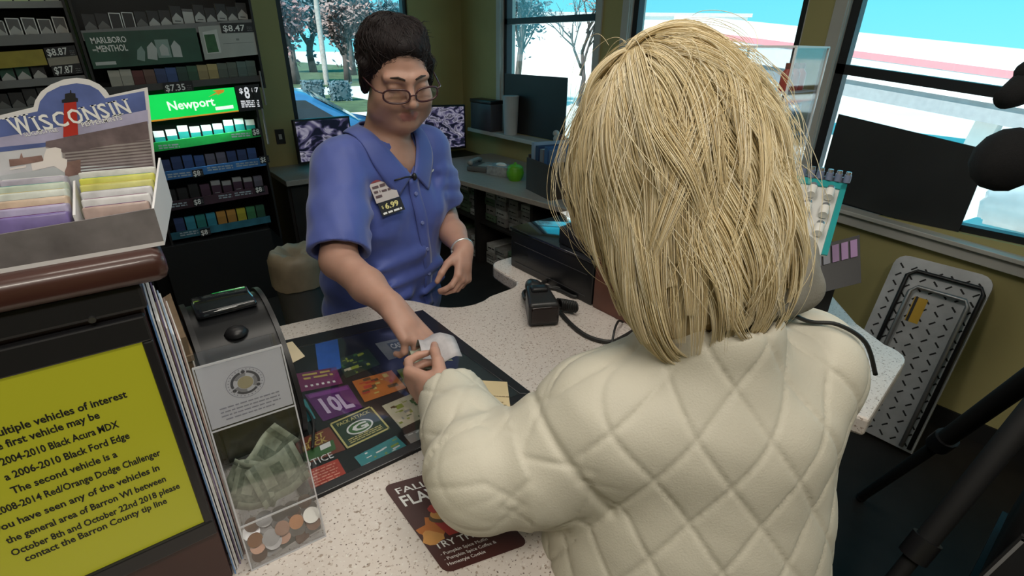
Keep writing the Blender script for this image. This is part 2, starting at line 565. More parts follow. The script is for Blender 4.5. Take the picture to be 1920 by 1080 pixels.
# cars
def car(label, loc, rotz, paint, scale=1.0):
    root = thing('car', label, 'car', loc, rotz)
    side = [(-2.15, 0.25), (2.15, 0.25), (2.2, 0.55), (2.1, 0.72), (1.15, 0.86), (0.45, 1.32), (0.2, 1.38), (-0.9, 1.38), (-1.25, 1.30), (-1.85, 0.92), (-2.15, 0.86), (-2.2, 0.5)]
    b = MB()
    mx = Matrix(((1, 0, 0, 0), (0, 0, -1, 0), (0, 1, 0, 0), (0, 0, 0, 1)))
    bm = bmesh.new()
    vs = [bm.verts.new((x_, -0.85 + (0.12 if z_ > 1 else 0), z_)) for x_, z_ in side]
    ve = [bm.verts.new((x_, 0.85 - (0.12 if z_ > 1 else 0), z_)) for x_, z_ in side]
    n = len(side)
    bm.faces.new(vs); bm.faces.new(ve[::-1])
    for i in range(n):
        bm.faces.new((vs[(i + 1) % n], vs[i], ve[i], ve[(i + 1) % n]))
    bmesh.ops.bevel(bm, geom=list(bm.edges), offset=0.06, segments=2, affect='EDGES')
    b.bm(bm)
    b.build('body', paint, root)
    gl = MB()
    DG = mat('car_glass', (0.03, 0.04, 0.05), 0.08)
    gl.add([(0.50, -0.66, 1.30), (1.12, -0.74, 0.92), (1.12, 0.74, 0.92), (0.50, 0.66, 1.30)], [(0, 1, 2, 3)])
    gl.v = [(a + 0.02, c_, d + 0.02) for a, c_, d in gl.v]
    gl.build('windscreen', DG, root)
    gr = MB().add([(-1.30, -0.64, 1.29), (-1.80, -0.72, 0.96), (-1.80, 0.72, 0.96), (-1.30, 0.64, 1.29)], [(3, 2, 1, 0)])
    gr.v = [(a - 0.03, c_, d + 0.025) for a, c_, d in gr.v]
    gr.build('rear_window', DG, root)
    for s_ in (-1, 1):
        q = MB().add([(0.95, s_ * 0.872, 0.9), (0.35, s_ * 0.77, 1.28), (-0.9, s_ * 0.77, 1.3), (-1.5, s_ * 0.872, 0.95)], [(0, 1, 2, 3) if s_ < 0 else (3, 2, 1, 0)])
        q.build('side_window', DG, root)
        for wx in (-1.35, 1.35):
            MB().cyl((wx, s_ * 0.70, 0.31), (wx, s_ * 0.88, 0.31), 0.31, seg=20).cyl((wx, s_ * 0.88, 0.31), (wx, s_ * 0.89, 0.31), 0.18, seg=12, m=1).build('wheel', [BLACKM, CHROME], root)
    return root
car('blue car parked outside the back window', (2.3, 8.9, GZ), R(-14), mat('blue_car_paint', (0.05, 0.17, 0.36), 0.25, 0.2, coat=0.6))
car('silver car parked outside the right window beside the dark board', (8.2, -1.1, GZ), R(82), mat('silver_car_paint', (0.72, 0.74, 0.76), 0.3, 0.3, coat=0.5))

# fuel canopy across the forecourt
CN = thing('fuel_canopy', 'white fuel station canopy with a red stripe outside the right windows', 'canopy', (14.5, 4.6, 1.62), rot=(R(6.3), 0, R(-4)))
MB().box((0, -13, -0.62), (1.6, 6.5, 0.36)).build('fascia', mat('canopy_white', (0.80, 0.80, 0.80), 0.5, var=0.02), CN)
MB().box((-0.02, -13.02, -0.14), (1.62, 6.52, 0.0)).build('stripe', mat('canopy_red', (0.66, 0.24, 0.27), 0.5, var=0.03), CN)
MB().box((0.1, -12.9, -1.0), (1.5, 6.4, -0.62)).build('soffit', mat('canopy_soffit', (0.28, 0.30, 0.32), 0.7), CN)
for y_ in (-9, -2.0):
    MB().box((0.6, y_ - 0.2, -2.6), (1.0, y_ + 0.2, -0.9)).build('column', WHITE, CN)
# white building added for the overexposed white in the second window
PB = thing('added_building', 'white building put in for the overexposed white in the second window behind the clerk', 'building', (24, 28, GZ), R(-42))
MB().box((-7, 0, 0), (13, 6, 4.0)).build('wall', mat('building_white', (0.82, 0.82, 0.80), 0.8, var=0.02), PB)
MB().box((-7.2, -0.2, 4.0), (13.2, 6.2, 4.2)).build('roof', mat('building_roof', (0.45, 0.46, 0.48), 0.8), PB)
MB().box((-4.2, -0.03, 1.0), (-3.2, 0.0, 2.2)).build('window', mat('far_window', (0.3, 0.33, 0.36), 0.3), PB)
# ================================================================== the sales counter
def speckle():
    m = bpy.data.materials.new('speckled_laminate'); m.use_nodes = True
    nt = m.node_tree; n = nt.nodes; b = n['Principled BSDF']
    b.inputs['Roughness'].default_value = 0.32
    tc = n.new('ShaderNodeTexCoord')
    prev = None
    base = (0.62, 0.555, 0.51, 1)
    for sc, lo, hi, col in ((60, 0.2, 0.8, (0.66, 0.605, 0.565, 1)), (150, 0.61, 0.68, (0.36, 0.29, 0.24, 1)), (230, 0.66, 0.70, (0.12, 0.085, 0.07, 1)), (170, 0.64, 0.69, (0.70, 0.665, 0.62, 1)), (110, 0.69, 0.73, (0.26, 0.20, 0.155, 1))):
        nz = n.new('ShaderNodeTexNoise'); nz.inputs['Scale'].default_value = sc; nz.inputs['Detail'].default_value = 1.5
        mp = n.new('ShaderNodeMapping'); mp.inputs['Location'].default_value = (sc * 0.37, sc * 0.11, 0)
        nt.links.new(tc.outputs['Object'], mp.inputs[0]); nt.links.new(mp.outputs[0], nz.inputs['Vector'])
        cr = n.new('ShaderNodeValToRGB'); cr.color_ramp.elements[0].position = lo; cr.color_ramp.elements[1].position = hi
        nt.links.new(nz.outputs['Fac'], cr.inputs[0])
        mx = n.new('ShaderNodeMix'); mx.data_type = 'RGBA'
        nt.links.new(cr.outputs[0], mx.inputs[0])
        if prev is None:
            mx.inputs[6].default_value = base
        else:
            nt.links.new(prev, mx.inputs[6])
        mx.inputs[7].default_value = col
        prev = mx.outputs[2]
    nt.links.new(prev, b.inputs['Base Color'])
    return m
SPECK = speckle()
WOODD = mat('dark_red_wood', (0.040, 0.014, 0.011), 0.35, var=0.3, vs=5)
out = [(-0.6, 0.30), (0.27, 0.285)] + arc(0.30, 0.325, 0.04, -80, -10, 4) + [(0.385, 0.405), (0.50, 0.425), (0.90, 0.425), (1.0, 0.30), (1.03, 0.185), (1.27, 0.21)] + arc(1.32, 0.275, 0.06, -85, 0, 5)
out += [(1.44, 0.36), (1.60, 0.50), (1.86, 0.62), (1.86, 1.26), (1.0, 1.27)] + arc(0.945, 1.215, 0.055, 90, 180, 6) + [(0.885, 1.17)] + arc(0.835, 1.12, 0.05, 0, -80, 4)[:]
out += arc(0.70, 1.165, 0.115, -60, -160, 6) + [(0.572, 1.165), (0.55, 1.192), (0.52, 1.205), (0.23, 1.243), (-0.6, 1.30)]
CT = thing('sales_counter', 'speckled beige laminate sales counter with a cut-out on the clerk\'s side', 'counter', (0.5, 0.8, 0))
MB().prism(out, 0.958, 1.0).wbuild('countertop', SPECK, CT, bevel=0.006)
cx = sum(p[0] for p in out) / len(out); cy_ = sum(p[1] for p in out) / len(out)
base = [(-0.55, 0.42), (0.25, 0.42), (0.38, 0.50), (0.92, 0.50), (1.06, 0.30), (1.26, 0.30), (1.36, 0.42), (1.78, 0.70), (1.78, 1.18), (0.98, 1.18), (0.95, 1.02), (0.60, 1.0), (0.50, 1.12), (-0.55, 1.22)]
MB().prism(base, 0.0, 0.958).wbuild('base_cabinet', WOODD, CT)

# ---- lottery mat
MATZ = 1.0
LM = thing('lottery_mat', 'black glossy counter mat with a clear cover over scratch tickets', 'mat', (0.33, 0.88, 1.0))
mq = [(0.10, 0.637), (0.556, 0.630), (0.555, 1.090), (0.10, 1.166)]
MB().prism(mq, 1.0, 1.004).wbuild('base', BLACKM, LM)
e = MB()
def inset(p, d):
    c_ = Vector((sum(q[0] for q in p) / 4, sum(q[1] for q in p) / 4))
    return [tuple(Vector(q) - (Vector(q) - c_).normalized() * d) for q in p]
iq = [(0.118, 0.655), (0.535, 0.650), (0.515, 1.050), (0.118, 1.115)]
for i in range(4):
    j = (i + 1) % 4
    e.prism([mq[i], mq[j], iq[j], iq[i]], 1.004, 1.0075)
e.wbuild('border', mat('mat_border', (0.018, 0.018, 0.021), 0.22), LM, bevel=0.001)
MB().prism(iq, 1.0062, 1.0072).wbuild('clear_cover', ACRYL, LM)

def quadpx(pts, z):
    return [onz(x, y, z) for x, y in pts]
def sheet(name, label, cat, pts, z, col, deco=None, th=0.0004, group=None):
    """flat printed paper lying at height z; pts = corners TL, TR, BR, BL (on the counter plane)"""
    q = quadpx(pts, z)
    root = thing(name, label, cat, (q[0] + q[1] + q[2] + q[3]) / 4, group=group)
    b = MB()
    lo = [p - Z * th for p in q]
    b.add(q + lo, [(3, 2, 1, 0), (4, 5, 6, 7), (0, 1, 5, 4), (1, 2, 6, 5), (2, 3, 7, 6), (3, 0, 4, 7)], 0)
    b.wbuild('paper', col, root)
    if deco:
        d = MB(); mats = []
        ux = q[1] - q[0]; uy = q[0] - q[3]
        deco(d, q[3], ux, uy, mats)
        if d.f:
            d.wbuild('print', mats, root)
    return root
def C3(r, g, b, nm): return mat('print_' + nm, (r, g, b), 0.45, var=0.12, vs=40)
def pt(o, ux, uy, a, b): return o + ux * a + uy * b
def rect(d, o, ux, uy, a0, b0, a1, b1, m, lift=0.0005):
    d.add([pt(o, ux, uy, a0, b0) + Z * lift, pt(o, ux, uy, a1, b0) + Z * lift, pt(o, ux, uy, a1, b1) + Z * lift, pt(o, ux, uy, a0, b1) + Z * lift], [(0, 1, 2, 3)], m)
def mosaic(d, o, ux, uy, n, k, mats, seed, a0=0.04, b0=0.04, a1=0.96, b1=0.96):
    r = random.Random(seed)
    for i in range(n):
        x_, y_ = r.uniform(a0, a1 - 0.1), r.uniform(b0, b1 - 0.1)
        rect(d, o, ux, uy, x_, y_, min(a1, x_ + r.uniform(0.05, 0.2)), min(b1, y_ + r.uniform(0.04, 0.16)), r.choice(k), 0.0004 + i * 4e-6)

GREENT, GOLD, PURP, ORNG = C3(0.06, 0.16, 0.05, 'green'), C3(0.55, 0.42, 0.12, 'gold'), C3(0.13, 0.025, 0.16, 'purple'), C3(0.50, 0.16, 0.03, 'orange')
CRM, TEAL, RED2, BLU = C3(0.62, 0.57, 0.42, 'cream'), C3(0.05, 0.28, 0.30, 'teal'), C3(0.45, 0.05, 0.03, 'red'), C3(0.03, 0.13, 0.55, 'blue')
LIME, GRY, DGR, BRN, MAG = C3(0.30, 0.36, 0.05, 'lime'), C3(0.30, 0.31, 0.30, 'grey'), C3(0.025, 0.05, 0.03, 'darkgreen'), C3(0.12, 0.07, 0.03, 'brown'), C3(0.20, 0.03, 0.12, 'magenta')
TZ = 1.0052
def d_a(d, o, ux, uy, ms):
    ms += [GOLD, MAG, WHITE]
    for k, yy in enumerate((0.78, 0.58)):
        bars(d, pt(o, ux, uy, 0.15, yy), ux, uy, ux.length * 0.7, uy.length * 0.1, 0, k)
    for k in range(6):
        rect(d, o, ux, uy, 0.12 + k * 0.13, 0.18, 0.18 + k * 0.13, 0.28, 2)
def d_10l(d, o, ux, uy, ms):
    ms += [mat('print_lilac', (0.62, 0.50, 0.68), 0.4), C3(0.25, 0.06, 0.30, 'violet')]
    d.text('10L', pt(o, ux, uy, 0.18, 0.22), ux, uy, uy.length * 0.5, ux.length * 0.62, 0, bold=0.04, lift=0.0006)
    rect(d, o, ux, uy, 0.05, 0.82, 0.95, 0.95, 1)
def d_pack(d, o, ux, uy, ms):
    ms += [C3(0.62, 0.55, 0.22, 'palegold'), DGR, WHITE, GREENT]
    for a in ((0, 0, 1, 0.05), (0, 0.95, 1, 1), (0, 0, 0.04, 1), (0.96, 0, 1, 1)):
        rect(d, o, ux, uy, *a, 0)
    d.text('PACK ATTACK', pt(o, ux, uy, 0.12, 0.78), ux, uy, uy.length * 0.11, ux.length * 0.76, 0, bold=0.02)
    cc = pt(o, ux, uy, 0.5, 0.48)
    el = [cc + ux * 0.30 * math.cos(R(a)) + uy * 0.22 * math.sin(R(a)) + Z * 0.0005 for a in range(0, 360, 15)]
    d.add(el, [tuple(range(24))], 2)
    el = [cc + ux * 0.26 * math.cos(R(a)) + uy * 0.18 * math.sin(R(a)) + Z * 0.0006 for a in range(0, 360, 15)]
    d.add(el, [tuple(range(24))], 3)
    d.text('G', pt(o, ux, uy, 0.5, 0.37), ux, uy, uy.length * 0.22, ux.length * 0.36, 2, 'CENTER', 0.04, 0.0008)
    for k in range(3):
        bars(d, pt(o, ux, uy, 0.12, 0.1 + k * 0.06), ux, uy, ux.length * 0.76, uy.length * 0.03, 0, k)
def d_last(d, o, ux, uy, ms):
    ms += [GOLD, RED2, GREENT, WHITE]
    rect(d, o, ux, uy, 0, 0, 1, 0.42, 2)
    d.text('LAST', pt(o, ux, uy, 0.2, 0.70), ux, uy, uy.length * 0.2, ux.length * 0.6, 0, bold=0.03)
    d.text('BUCK', pt(o, ux, uy, 0.15, 0.46), ux, uy, uy.length * 0.2, ux.length * 0.7, 0, bold=0.03)
    rect(d, o, ux, uy, 0.6, 0.2, 0.9, 0.4, 3, 0.0007)
def mos(cols, seed, n=26):
    def f_(d, o, ux, uy, ms):
        ms += cols
        mosaic(d, o, ux, uy, n, list(range(len(cols))), ms, seed)
    return f_
def d_cash(d, o, ux, uy, ms):
    ms += [WHITE, C3(0.10, 0.13, 0.15, 'slate'), GRY]
    rect(d, o, ux, uy, 0.3, 0.42, 0.8, 0.85, 1)
    d.text('CASH', pt(o, ux, uy, 0.34, 0.5), ux, uy, uy.length * 0.26, ux.length * 0.42, 0, bold=0.03, lift=0.0007)
    bars(d, pt(o, ux, uy, 0.1, 0.15), ux, uy, ux.length * 0.8, uy.length * 0.08, 2, 3)
TK = 'scratch tickets under the counter mat'
sheet('lottery_ticket', 'bright blue painted reflection under the mat, by its back left corner', 'ticket', ((590, 640), (632, 628), (640, 690), (598, 702)), TZ, BLU, None, group=TK)  # blue sheet stands in for a reflection on the mat, no ticket
sheet('lottery_ticket', 'dark magenta scratch ticket with gold lines, just below the blue painted reflection', 'ticket', ((553, 701), (630, 688), (643, 719), (565, 735)), TZ, MAG, d_a, group=TK)
sheet('lottery_ticket', 'purple scratch ticket reading 10L in big letters', 'ticket', ((571, 740), (652, 721), (680, 764), (606, 790)), TZ, PURP, d_10l, group=TK)
sheet('lottery_ticket', 'dark green patterned scratch ticket right of the blue painted reflection', 'ticket', ((630, 675), (690, 654), (713, 683), (649, 709)), TZ, DGR, mos([GREENT, DGR, LIME, CRM], 4, 30), group=TK)
sheet('lottery_ticket', 'grey scratch ticket reading CASH below the clerk\'s hand', 'ticket', ((703, 644), (762, 631), (791, 657), (729, 675)), TZ, GRY, d_cash, group=TK)
sheet('lottery_ticket', 'orange scratch ticket in the middle of the mat', 'ticket', ((660, 715), (734, 694), (762, 727), (684, 754)), TZ, ORNG, mos([ORNG, GOLD, RED2, BRN], 6, 24), group=TK)
sheet('lottery_ticket', 'framed dark green scratch ticket reading PACK ATTACK', 'ticket', ((617, 795), (695, 761), (733, 805), (651, 842)), TZ, DGR, d_pack, group=TK)
sheet('lottery_ticket', 'lime scratch ticket partly under the customer\'s fingers', 'ticket', ((744, 694), (800, 676), (830, 712), (768, 729)), TZ, LIME, mos([LIME, DGR, CRM], 8, 14), group=TK)
sheet('lottery_ticket', 'cream and green scratch ticket beside the customer\'s wrist', 'ticket', ((716, 761), (786, 732), (822, 769), (752, 803)), TZ, CRM, mos([LIME, BRN, CRM, GREENT, GRY], 9, 26), group=TK)
sheet('lottery_ticket', 'pale grey scratch ticket at the mat\'s near edge beside the sleeve', 'ticket', ((757, 816), (812, 793), (832, 815), (775, 837)), TZ, GRY, mos([GRY, WHITE, DGR], 10, 14), group=TK)
sheet('lottery_ticket', 'teal and lime scratch ticket right of the red notice', 'ticket', ((664, 857), (742, 817), (766, 839), (682, 879)), TZ, TEAL, mos([LIME, TEAL, WHITE], 11, 16), group=TK)
sheet('lottery_ticket', 'red, gold and green scratch ticket reading LAST BUCK', 'ticket', ((553, 828), (617, 800), (648, 843), (563, 874)), TZ, C3(0.20, 0.05, 0.03, 'rust'), d_last, group=TK)
sheet('lottery_ticket', 'teal scratch ticket at the mat\'s left edge beside the black terminal', 'ticket', ((545, 760), (572, 748), (592, 784), (556, 800)), TZ, TEAL, mos([TEAL, BLU, WHITE], 12, 10), group=TK)
def d_notice(d, o, ux, uy, ms):
    ms += [C3(0.75, 0.35, 0.25, 'salmon'), WHITE]
    for k in range(6):
        bars(d, pt(o, ux, uy, 0.12, 0.82 - k * 0.13), ux, uy, ux.length * (0.76 - 0.06 * (k % 2)), uy.length * 0.05, 0, k)
_nt = sheet('notice', 'red printed notice under the mat headed NOTICE in white', 'notice', ((566, 887), (633, 860), (652, 893), (584, 924)), TZ, RED2, d_notice)
_q = quadpx(((566, 887), (633, 860), (652, 893), (584, 924)), TZ)
MB().text('NOTICE', pt(_q[3], _q[1] - _q[0], _q[0] - _q[3], -0.12, 1.12), _q[1] - _q[0], _q[0] - _q[3], 0.016, 0.062).wbuild('heading', INKW, _nt)

# ---- flyer, receipt, paper scrap
FTL, FBL, FBR = onz(718, 912, 1.0006), onz(835, 1076, 1.0006), onz(992, 1020, 1.0006)
FL = thing('flyer', 'dark brown rounded flyer headed FALL FLAVORS lying by the customer\'s elbow', 'flyer', (FTL + FBR) / 2)
ux = (FBR - FBL); uy = (FTL - FBL)
o = FBL
W_, H_ = ux.length, uy.length
uxn, uyn = ux.normalized(), uy.normalized()
rr = 0.012
shape = arc(W_ - rr, rr, rr, -90, 0, 4) + arc(W_ - rr, H_ - rr, rr, 0, 90, 4) + arc(rr, H_ - rr, rr, 90, 180, 4) + arc(rr, rr, rr, 180, 270, 4)
b = MB(); b.plane2d([shape], o + Z * 0.0006, uxn, uyn); b.plane2d([shape[::-1]], o, uxn, uyn)
b.wbuild('paper', mat('flyer_brown', (0.060, 0.018, 0.016), 0.35, var=0.1), FL)
d = MB()
FM = [INKW, ORNG, C3(0.42, 0.04, 0.03, 'deepred'), GOLD, BRN, C3(0.62, 0.30, 0.08, 'amber')]
d.text('FALL', pt(o, ux, uy, 0.10, 0.86), ux, uy, H_ * 0.07, W_ * 0.40, 0, bold=0.01)
d.text('FLAVORS', pt(o, ux, uy, 0.08, 0.71), ux, uy, H_ * 0.12, W_ * 0.85, 0, bold=0.02)
def blob(cx_, cy2, rx, ry, m, lift, n=20, w=0.0, seed=0):
    r = random.Random(seed)
    d.plane2d([[(W_ * (cx_ + rx * math.cos(2 * PI * i / n) * (1 + r.uniform(-w, w))), H_ * (cy2 + ry * math.sin(2 * PI * i / n) * (1 + r.uniform(-w, w)))) for i in range(n)]], o + Z * (0.0006 + lift), uxn, uyn, m)
blob(0.22, 0.42, 0.17, 0.10, 1, 0.0002, 11, 0.4, 1); blob(0.70, 0.44, 0.26, 0.12, 1, 0.0002, 13, 0.35, 2); blob(0.85, 0.36, 0.12, 0.08, 5, 0.00025, 11, 0.4, 5); blob(0.12, 0.33, 0.11, 0.07, 5, 0.00025, 11, 0.4, 6)
d.plane2d([[(W_ * a, H_ * c_) for a, c_ in ((0.30, 0.30), (0.55, 0.30), (0.60, 0.46), (0.25, 0.46))]], o + Z * 0.0009, uxn, uyn, 2)
blob(0.42, 0.50, 0.20, 0.07, 4, 0.0004); blob(0.42, 0.53, 0.16, 0.065, 5, 0.0005)
blob(0.40, 0.60, 0.17, 0.05, 2, 0.0006, 9, 0.3, 7)
d.text('TRY THEM', pt(o, ux, uy, 0.08, 0.215), ux, uy, H_ * 0.062, W_ * 0.62, 0, bold=0.01)
for k, tx in enumerate(('- Pumpkin Spice Muffin', '- Pumpkin Spice Coffee &', '  Homestyle Cookie')):
    d.text(tx, pt(o, ux, uy, 0.08, 0.150 - k * 0.05), ux, uy, H_ * 0.028, W_ * (0.56, 0.62, 0.44)[k], 0)
d.wbuild('print', FM, FL)

def d_rec(d, o, ux, uy, ms):
    ms += [BRN]
    for k, (yy, ww) in enumerate(((0.63, 0.9), (0.50, 0.7), (0.44, 0.75), (0.40, 0.55), (0.16, 0.3), (0.10, 0.25))):
        bars(d, pt(o, ux, uy, 0.08, yy), ux, uy, ux.length * ww, 0.0016, 0, k, 0.0008)
sheet('receipt', 'cream paper receipt on the mat beside the customer\'s cuff', 'receipt', ((884, 712), (951, 716), (960, 790), (896, 797)), 1.0082, mat('receipt_cream', (0.68, 0.55, 0.32), 0.6), d_rec)
sheet('paper_scrap', 'cream paper scrap beside the black terminal at the mat\'s back left corner', 'paper', ((520, 648), (548, 640), (572, 668), (530, 690)), 1.0085, mat('scrap_cream', (0.66, 0.56, 0.38), 0.6))

# ---- hand-held scanner with its cable
SC = thing('barcode_scanner', 'black hand-held barcode scanner lying on the speckled counter', 'scanner', (0.79, 0.885, 1.0), R(-28))
SCR = mat('scanner_black', (0.020, 0.020, 0.021), 0.35)
b = MB()
bm = bmesh.new(); bmesh.ops.create_cube(bm, size=1.0)
for v in bm.verts:
    f_ = v.co.y < 0
    v.co = Vector((v.co.x * (0.082 if f_ else 0.06), v.co.y * 0.10 - 0.005, (v.co.z + 0.5) * (0.060 if f_ else 0.055) + (0.0 if v.co.z < 0 else (0.004 if f_ else 0.022))))
bmesh.ops.bevel(bm, geom=list(bm.edges), offset=0.013, segments=4, profile=0.6, affect='EDGES')
b.bm(bm); b.build('scan_head', SCR, SC)
b = MB(); b.tube([(0, 0.035, 0.045), (0.0, 0.075, 0.05), (0.004, 0.12, 0.035), (0.01, 0.155, 0.022)], [0.026, 0.024, 0.02, 0.018], 14)
b.build('handle', SCR, SC)
b = MB(); b.rbox((-0.034, -0.058, 0.012), (0.034, -0.052, 0.056), 0.003)
b.build('scan_window', mat('scan_window', (0.015, 0.008, 0.008), 0.08), SC)
b = MB(); b.rbox((-0.022, 0.0, 0.066), (0.022, 0.03, 0.082), 0.006); b.build('trigger_cap', BLACK, SC)
def counter_path(pts, z=1.006):
    return [onz(x, y, z) if len(p3) == 0 else onz(x, y, p3[0]) for x, y, *p3 in pts]
def smooth(pts, n=6):
    pts = [Vector(p) for p in pts]
    res = []
    for i in range(len(pts) - 1):
        p0, p1, p2, p3 = pts[max(0, i - 1)], pts[i], pts[i + 1], pts[min(len(pts) - 1, i + 2)]
        for k in range(n):
            t_ = k / n
            res.append(0.5 * ((2 * p1) + (p2 - p0) * t_ + (2 * p0 - 5 * p1 + 4 * p2 - p3) * t_ ** 2 + (3 * p1 - p0 - 3 * p2 + p3) * t_ ** 3))
    res.append(pts[-1])
    return res
CABM = mat('cable_black', (0.015, 0.015, 0.015), 0.5)
b = MB().tube(smooth(counter_path([(985, 560, 1.03), (982, 548, 1.01), (1000, 541), (1040, 541), (1075, 556), (1083, 553), (1076, 545), (1050, 540), (1020, 536), (1018, 530), (1035, 526), (1062, 533), (1078, 540, 1.012)])), 0.0055, 8)
tag(b.build('scanner_cable', CABM), 'looped black scanner cable behind the barcode scanner', 'cable')
b = MB().tube(smooth(counter_path([(1050, 585), (1075, 612), (1105, 632), (1145, 641), (1172, 630), (1195, 615)])), 0.0055, 8)
tag(b.build('cable', CABM), 'thick black cable curving over the counter right of the scanner', 'cable')
b = MB().tube(smooth([onz(1146, 652, 1.004), onz(1148, 640, 1.015), onz(1153, 616, 1.03), onz(1160, 602, 1.025), onz(1168, 604, 1.006)]), 0.003, 6)
tag(b.build('wire', CABM), 'thin black wire rising over the thick cable beside the blonde hair', 'wire')
b = MB(); hel = []
ca, cb = onz(1048, 570, 1.022), onz(1078, 575, 1.022)
for i in range(140):
    t_ = i / 139
    q = ca.lerp(cb, t_); a = t_ * 2 * PI * 9
    hel.append(q + Z * 0.014 * math.cos(a) + Vector((0.2, 0.98, 0)) * 0.014 * math.sin(a))
b.tube(hel, 0.0032, 6)
tag(b.build('coiled_cord', CABM), 'small coiled black cord right of the barcode scanner', 'cord')

# ---- register, printer, wooden box, white card
RG = thing('cash_register', 'black cash register box with glossy top by the clerk\'s hanging hand', 'register', (1.10, 1.02, 1.0))
MB().rbox((0.945, 0.848, 1.0), (1.27, 1.21, 1.125), 0.005).wbuild('body', mat('register_black', (0.010, 0.011, 0.013), 0.35), RG)
MB().rbox((0.942, 0.845, 1.125), (1.275, 1.213, 1.132), 0.002).wbuild('glossy_top', mat('register_top', (0.012, 0.014, 0.018), 0.08, spec=0.9, coat=1.0), RG)
MB().box((0.944, 0.87, 1.02), (0.9452, 1.19, 1.022)).box((0.944, 0.87, 1.085), (0.9452, 1.19, 1.087)).wbuild('drawer_line', mat('dark_grey', (0.05, 0.05, 0.055), 0.5), RG)
PR = thing('receipt_printer', 'low black printer sitting on the cash register', 'printer', (1.06, 0.93, 1.132))
MB().rbox((0.962, 0.855, 1.132), (1.16, 1.01, 1.185), 0.006).wbuild('body', mat('printer_black', (0.014, 0.014, 0.016), 0.4), PR)
MB().rbox((0.975, 0.90, 1.185), (1.15, 0.995, 1.195), 0.003).wbuild('lid', BLACK, PR)
pp = tag(MB().add([(0.99, 0.935, 1.1965), (1.12, 0.935, 1.1965), (1.13, 1.045, 1.21), (1.0, 1.045, 1.21), (0.99, 0.935, 1.1955), (1.12, 0.935, 1.1955), (1.13, 1.045, 1.209), (1.0, 1.045, 1.209)], [(0, 1, 2, 3), (7, 6, 5, 4), (0, 4, 5, 1), (1, 5, 6, 2), (2, 6, 7, 3), (3, 7, 4, 0)]).build('paper_sheet', WHITE), 'white paper sheet on top of the black printer', 'paper')
WB = thing('wooden_box', 'reddish brown wooden box on the counter beside the register', 'box', (1.05, 0.72, 1.0))
RW = mat('reddish_wood', (0.145, 0.050, 0.030), 0.45, var=0.25, vs=9)
MB().rbox((0.945, 0.600, 1.0), (1.15, 0.842, 1.155), 0.003).wbuild('body', RW, WB)
MB().rbox((0.940, 0.595, 1.155), (1.155, 0.843, 1.163), 0.002).wbuild('lid', RW, WB)
CD = thing('counter_card', 'white card with a teal edge standing on the wooden box', 'card', (0.98, 0.74, 1.163))
MB().box((0.965, 0.64, 1.1635), (0.969, 0.835, 1.33)).wbuild('card', WHITE, CD)
MB().box((0.964, 0.831, 1.1635), (0.970, 0.843, 1.33)).wbuild('edge_strip', TEAL, CD)

# ---- acrylic display case with goods
DC = thing('display_case', 'clear acrylic display case with shelves right of the blonde head', 'display case', (1.67, 0.84, 1.0))
x0, x1, y0, y1 = 1.56, 1.76, 0.735, 0.985
sh = MB()
for a in ((x0, y0, x0 + 0.004, y1), (x1 - 0.004, y0, x1, y1), (x0, y0, x1, y0 + 0.004), (x0, y1 - 0.004, x1, y1)):
    sh.box((a[0], a[1], 1.0), (a[2], a[3], 1.655))
sh.box((x0, y0, 1.651), (x1, y1, 1.655)).wbuild('shell', ACRYL, DC)
ed = MB()
EDG = mat('acrylic_edge', (0.75, 0.80, 0.82), 0.1, spec=1.0)
for xx in (x0, x1):
    for yy in (y0, y1):
        ed.box((xx - 0.003, yy - 0.003, 1.0), (xx + 0.003, yy + 0.003, 1.657))
for zz in (1.655,):
    ed.box((x0, y0 - 0.003, zz), (x1, y0 + 0.003, zz + 0.005)); ed.box((x0, y1 - 0.003, zz), (x1, y1 + 0.003, zz + 0.005))
    ed.box((x0 - 0.003, y0, zz), (x0 + 0.003, y1, zz + 0.005)); ed.box((x1 - 0.003, y0, zz), (x1 + 0.003, y1, zz + 0.005))
ed.wbuild('edge', EDG, DC)
for zz in (1.17, 1.29, 1.41, 1.535):
    MB().box((x0 + 0.005, y0 + 0.005, zz), (x1 - 0.005, y1 - 0.005, zz + 0.005)).wbuild('shelf', mat('frosted_shelf', (0.7, 0.74, 0.76), 0.2), DC)
def bottle(name, label, cat, loc, h, r, bodym, capm, group=None):
    t_ = thing(name, label, cat, loc, group=group)
    MB().lathe([(r * 0.92, 0), (r, 0.003), (r, h * 0.62), (r * 0.55, h * 0.76), (r * 0.5, h * 0.8)], seg=16).build('body', bodym, t_)
    MB().lathe([(r * 0.58, h * 0.8), (r * 0.6, h * 0.81), (r * 0.58, h)], seg=14).build('cap', capm, t_)
    return t_
REDG = mat('red_wrapper', (0.50, 0.06, 0.04), 0.35)
YEL = mat('yellow_cap', (0.62, 0.48, 0.03), 0.4)
DBL = mat('navy_wrapper', (0.03, 0.045, 0.10), 0.35)
for i in range(3):
    bottle('bottle', ORD[i] + ' red bottle on the top shelf of the clear case, counted from the head', 'bottle', (1.625 + i * 0.04, 0.775, 1.54), 0.075, 0.017, REDG, mat('red_cap', (0.25, 0.05, 0.03), 0.4), group='red bottles in the clear case')
bottle('bottle', 'dark bottle with a yellow lid on the top shelf of the clear case', 'bottle', (1.62, 0.90, 1.54), 0.07, 0.022, DBL, YEL)
for i in range(4):
    bx = thing('carton', ORD[i] + ' navy carton on the second shelf of the clear case, counted from the head', 'box', (1.595 + i * 0.04, 0.78, 1.415), group='navy cartons in the clear case')
    MB().rbox((-0.017, -0.02, 0), (0.017, 0.02, 0.085), 0.002).build('body', DBL, bx)
    MB().box((-0.014, -0.0212, 0.03), (0.014, -0.0202, 0.055)).build('printed_band', [GRY, GOLD][i % 2], bx)
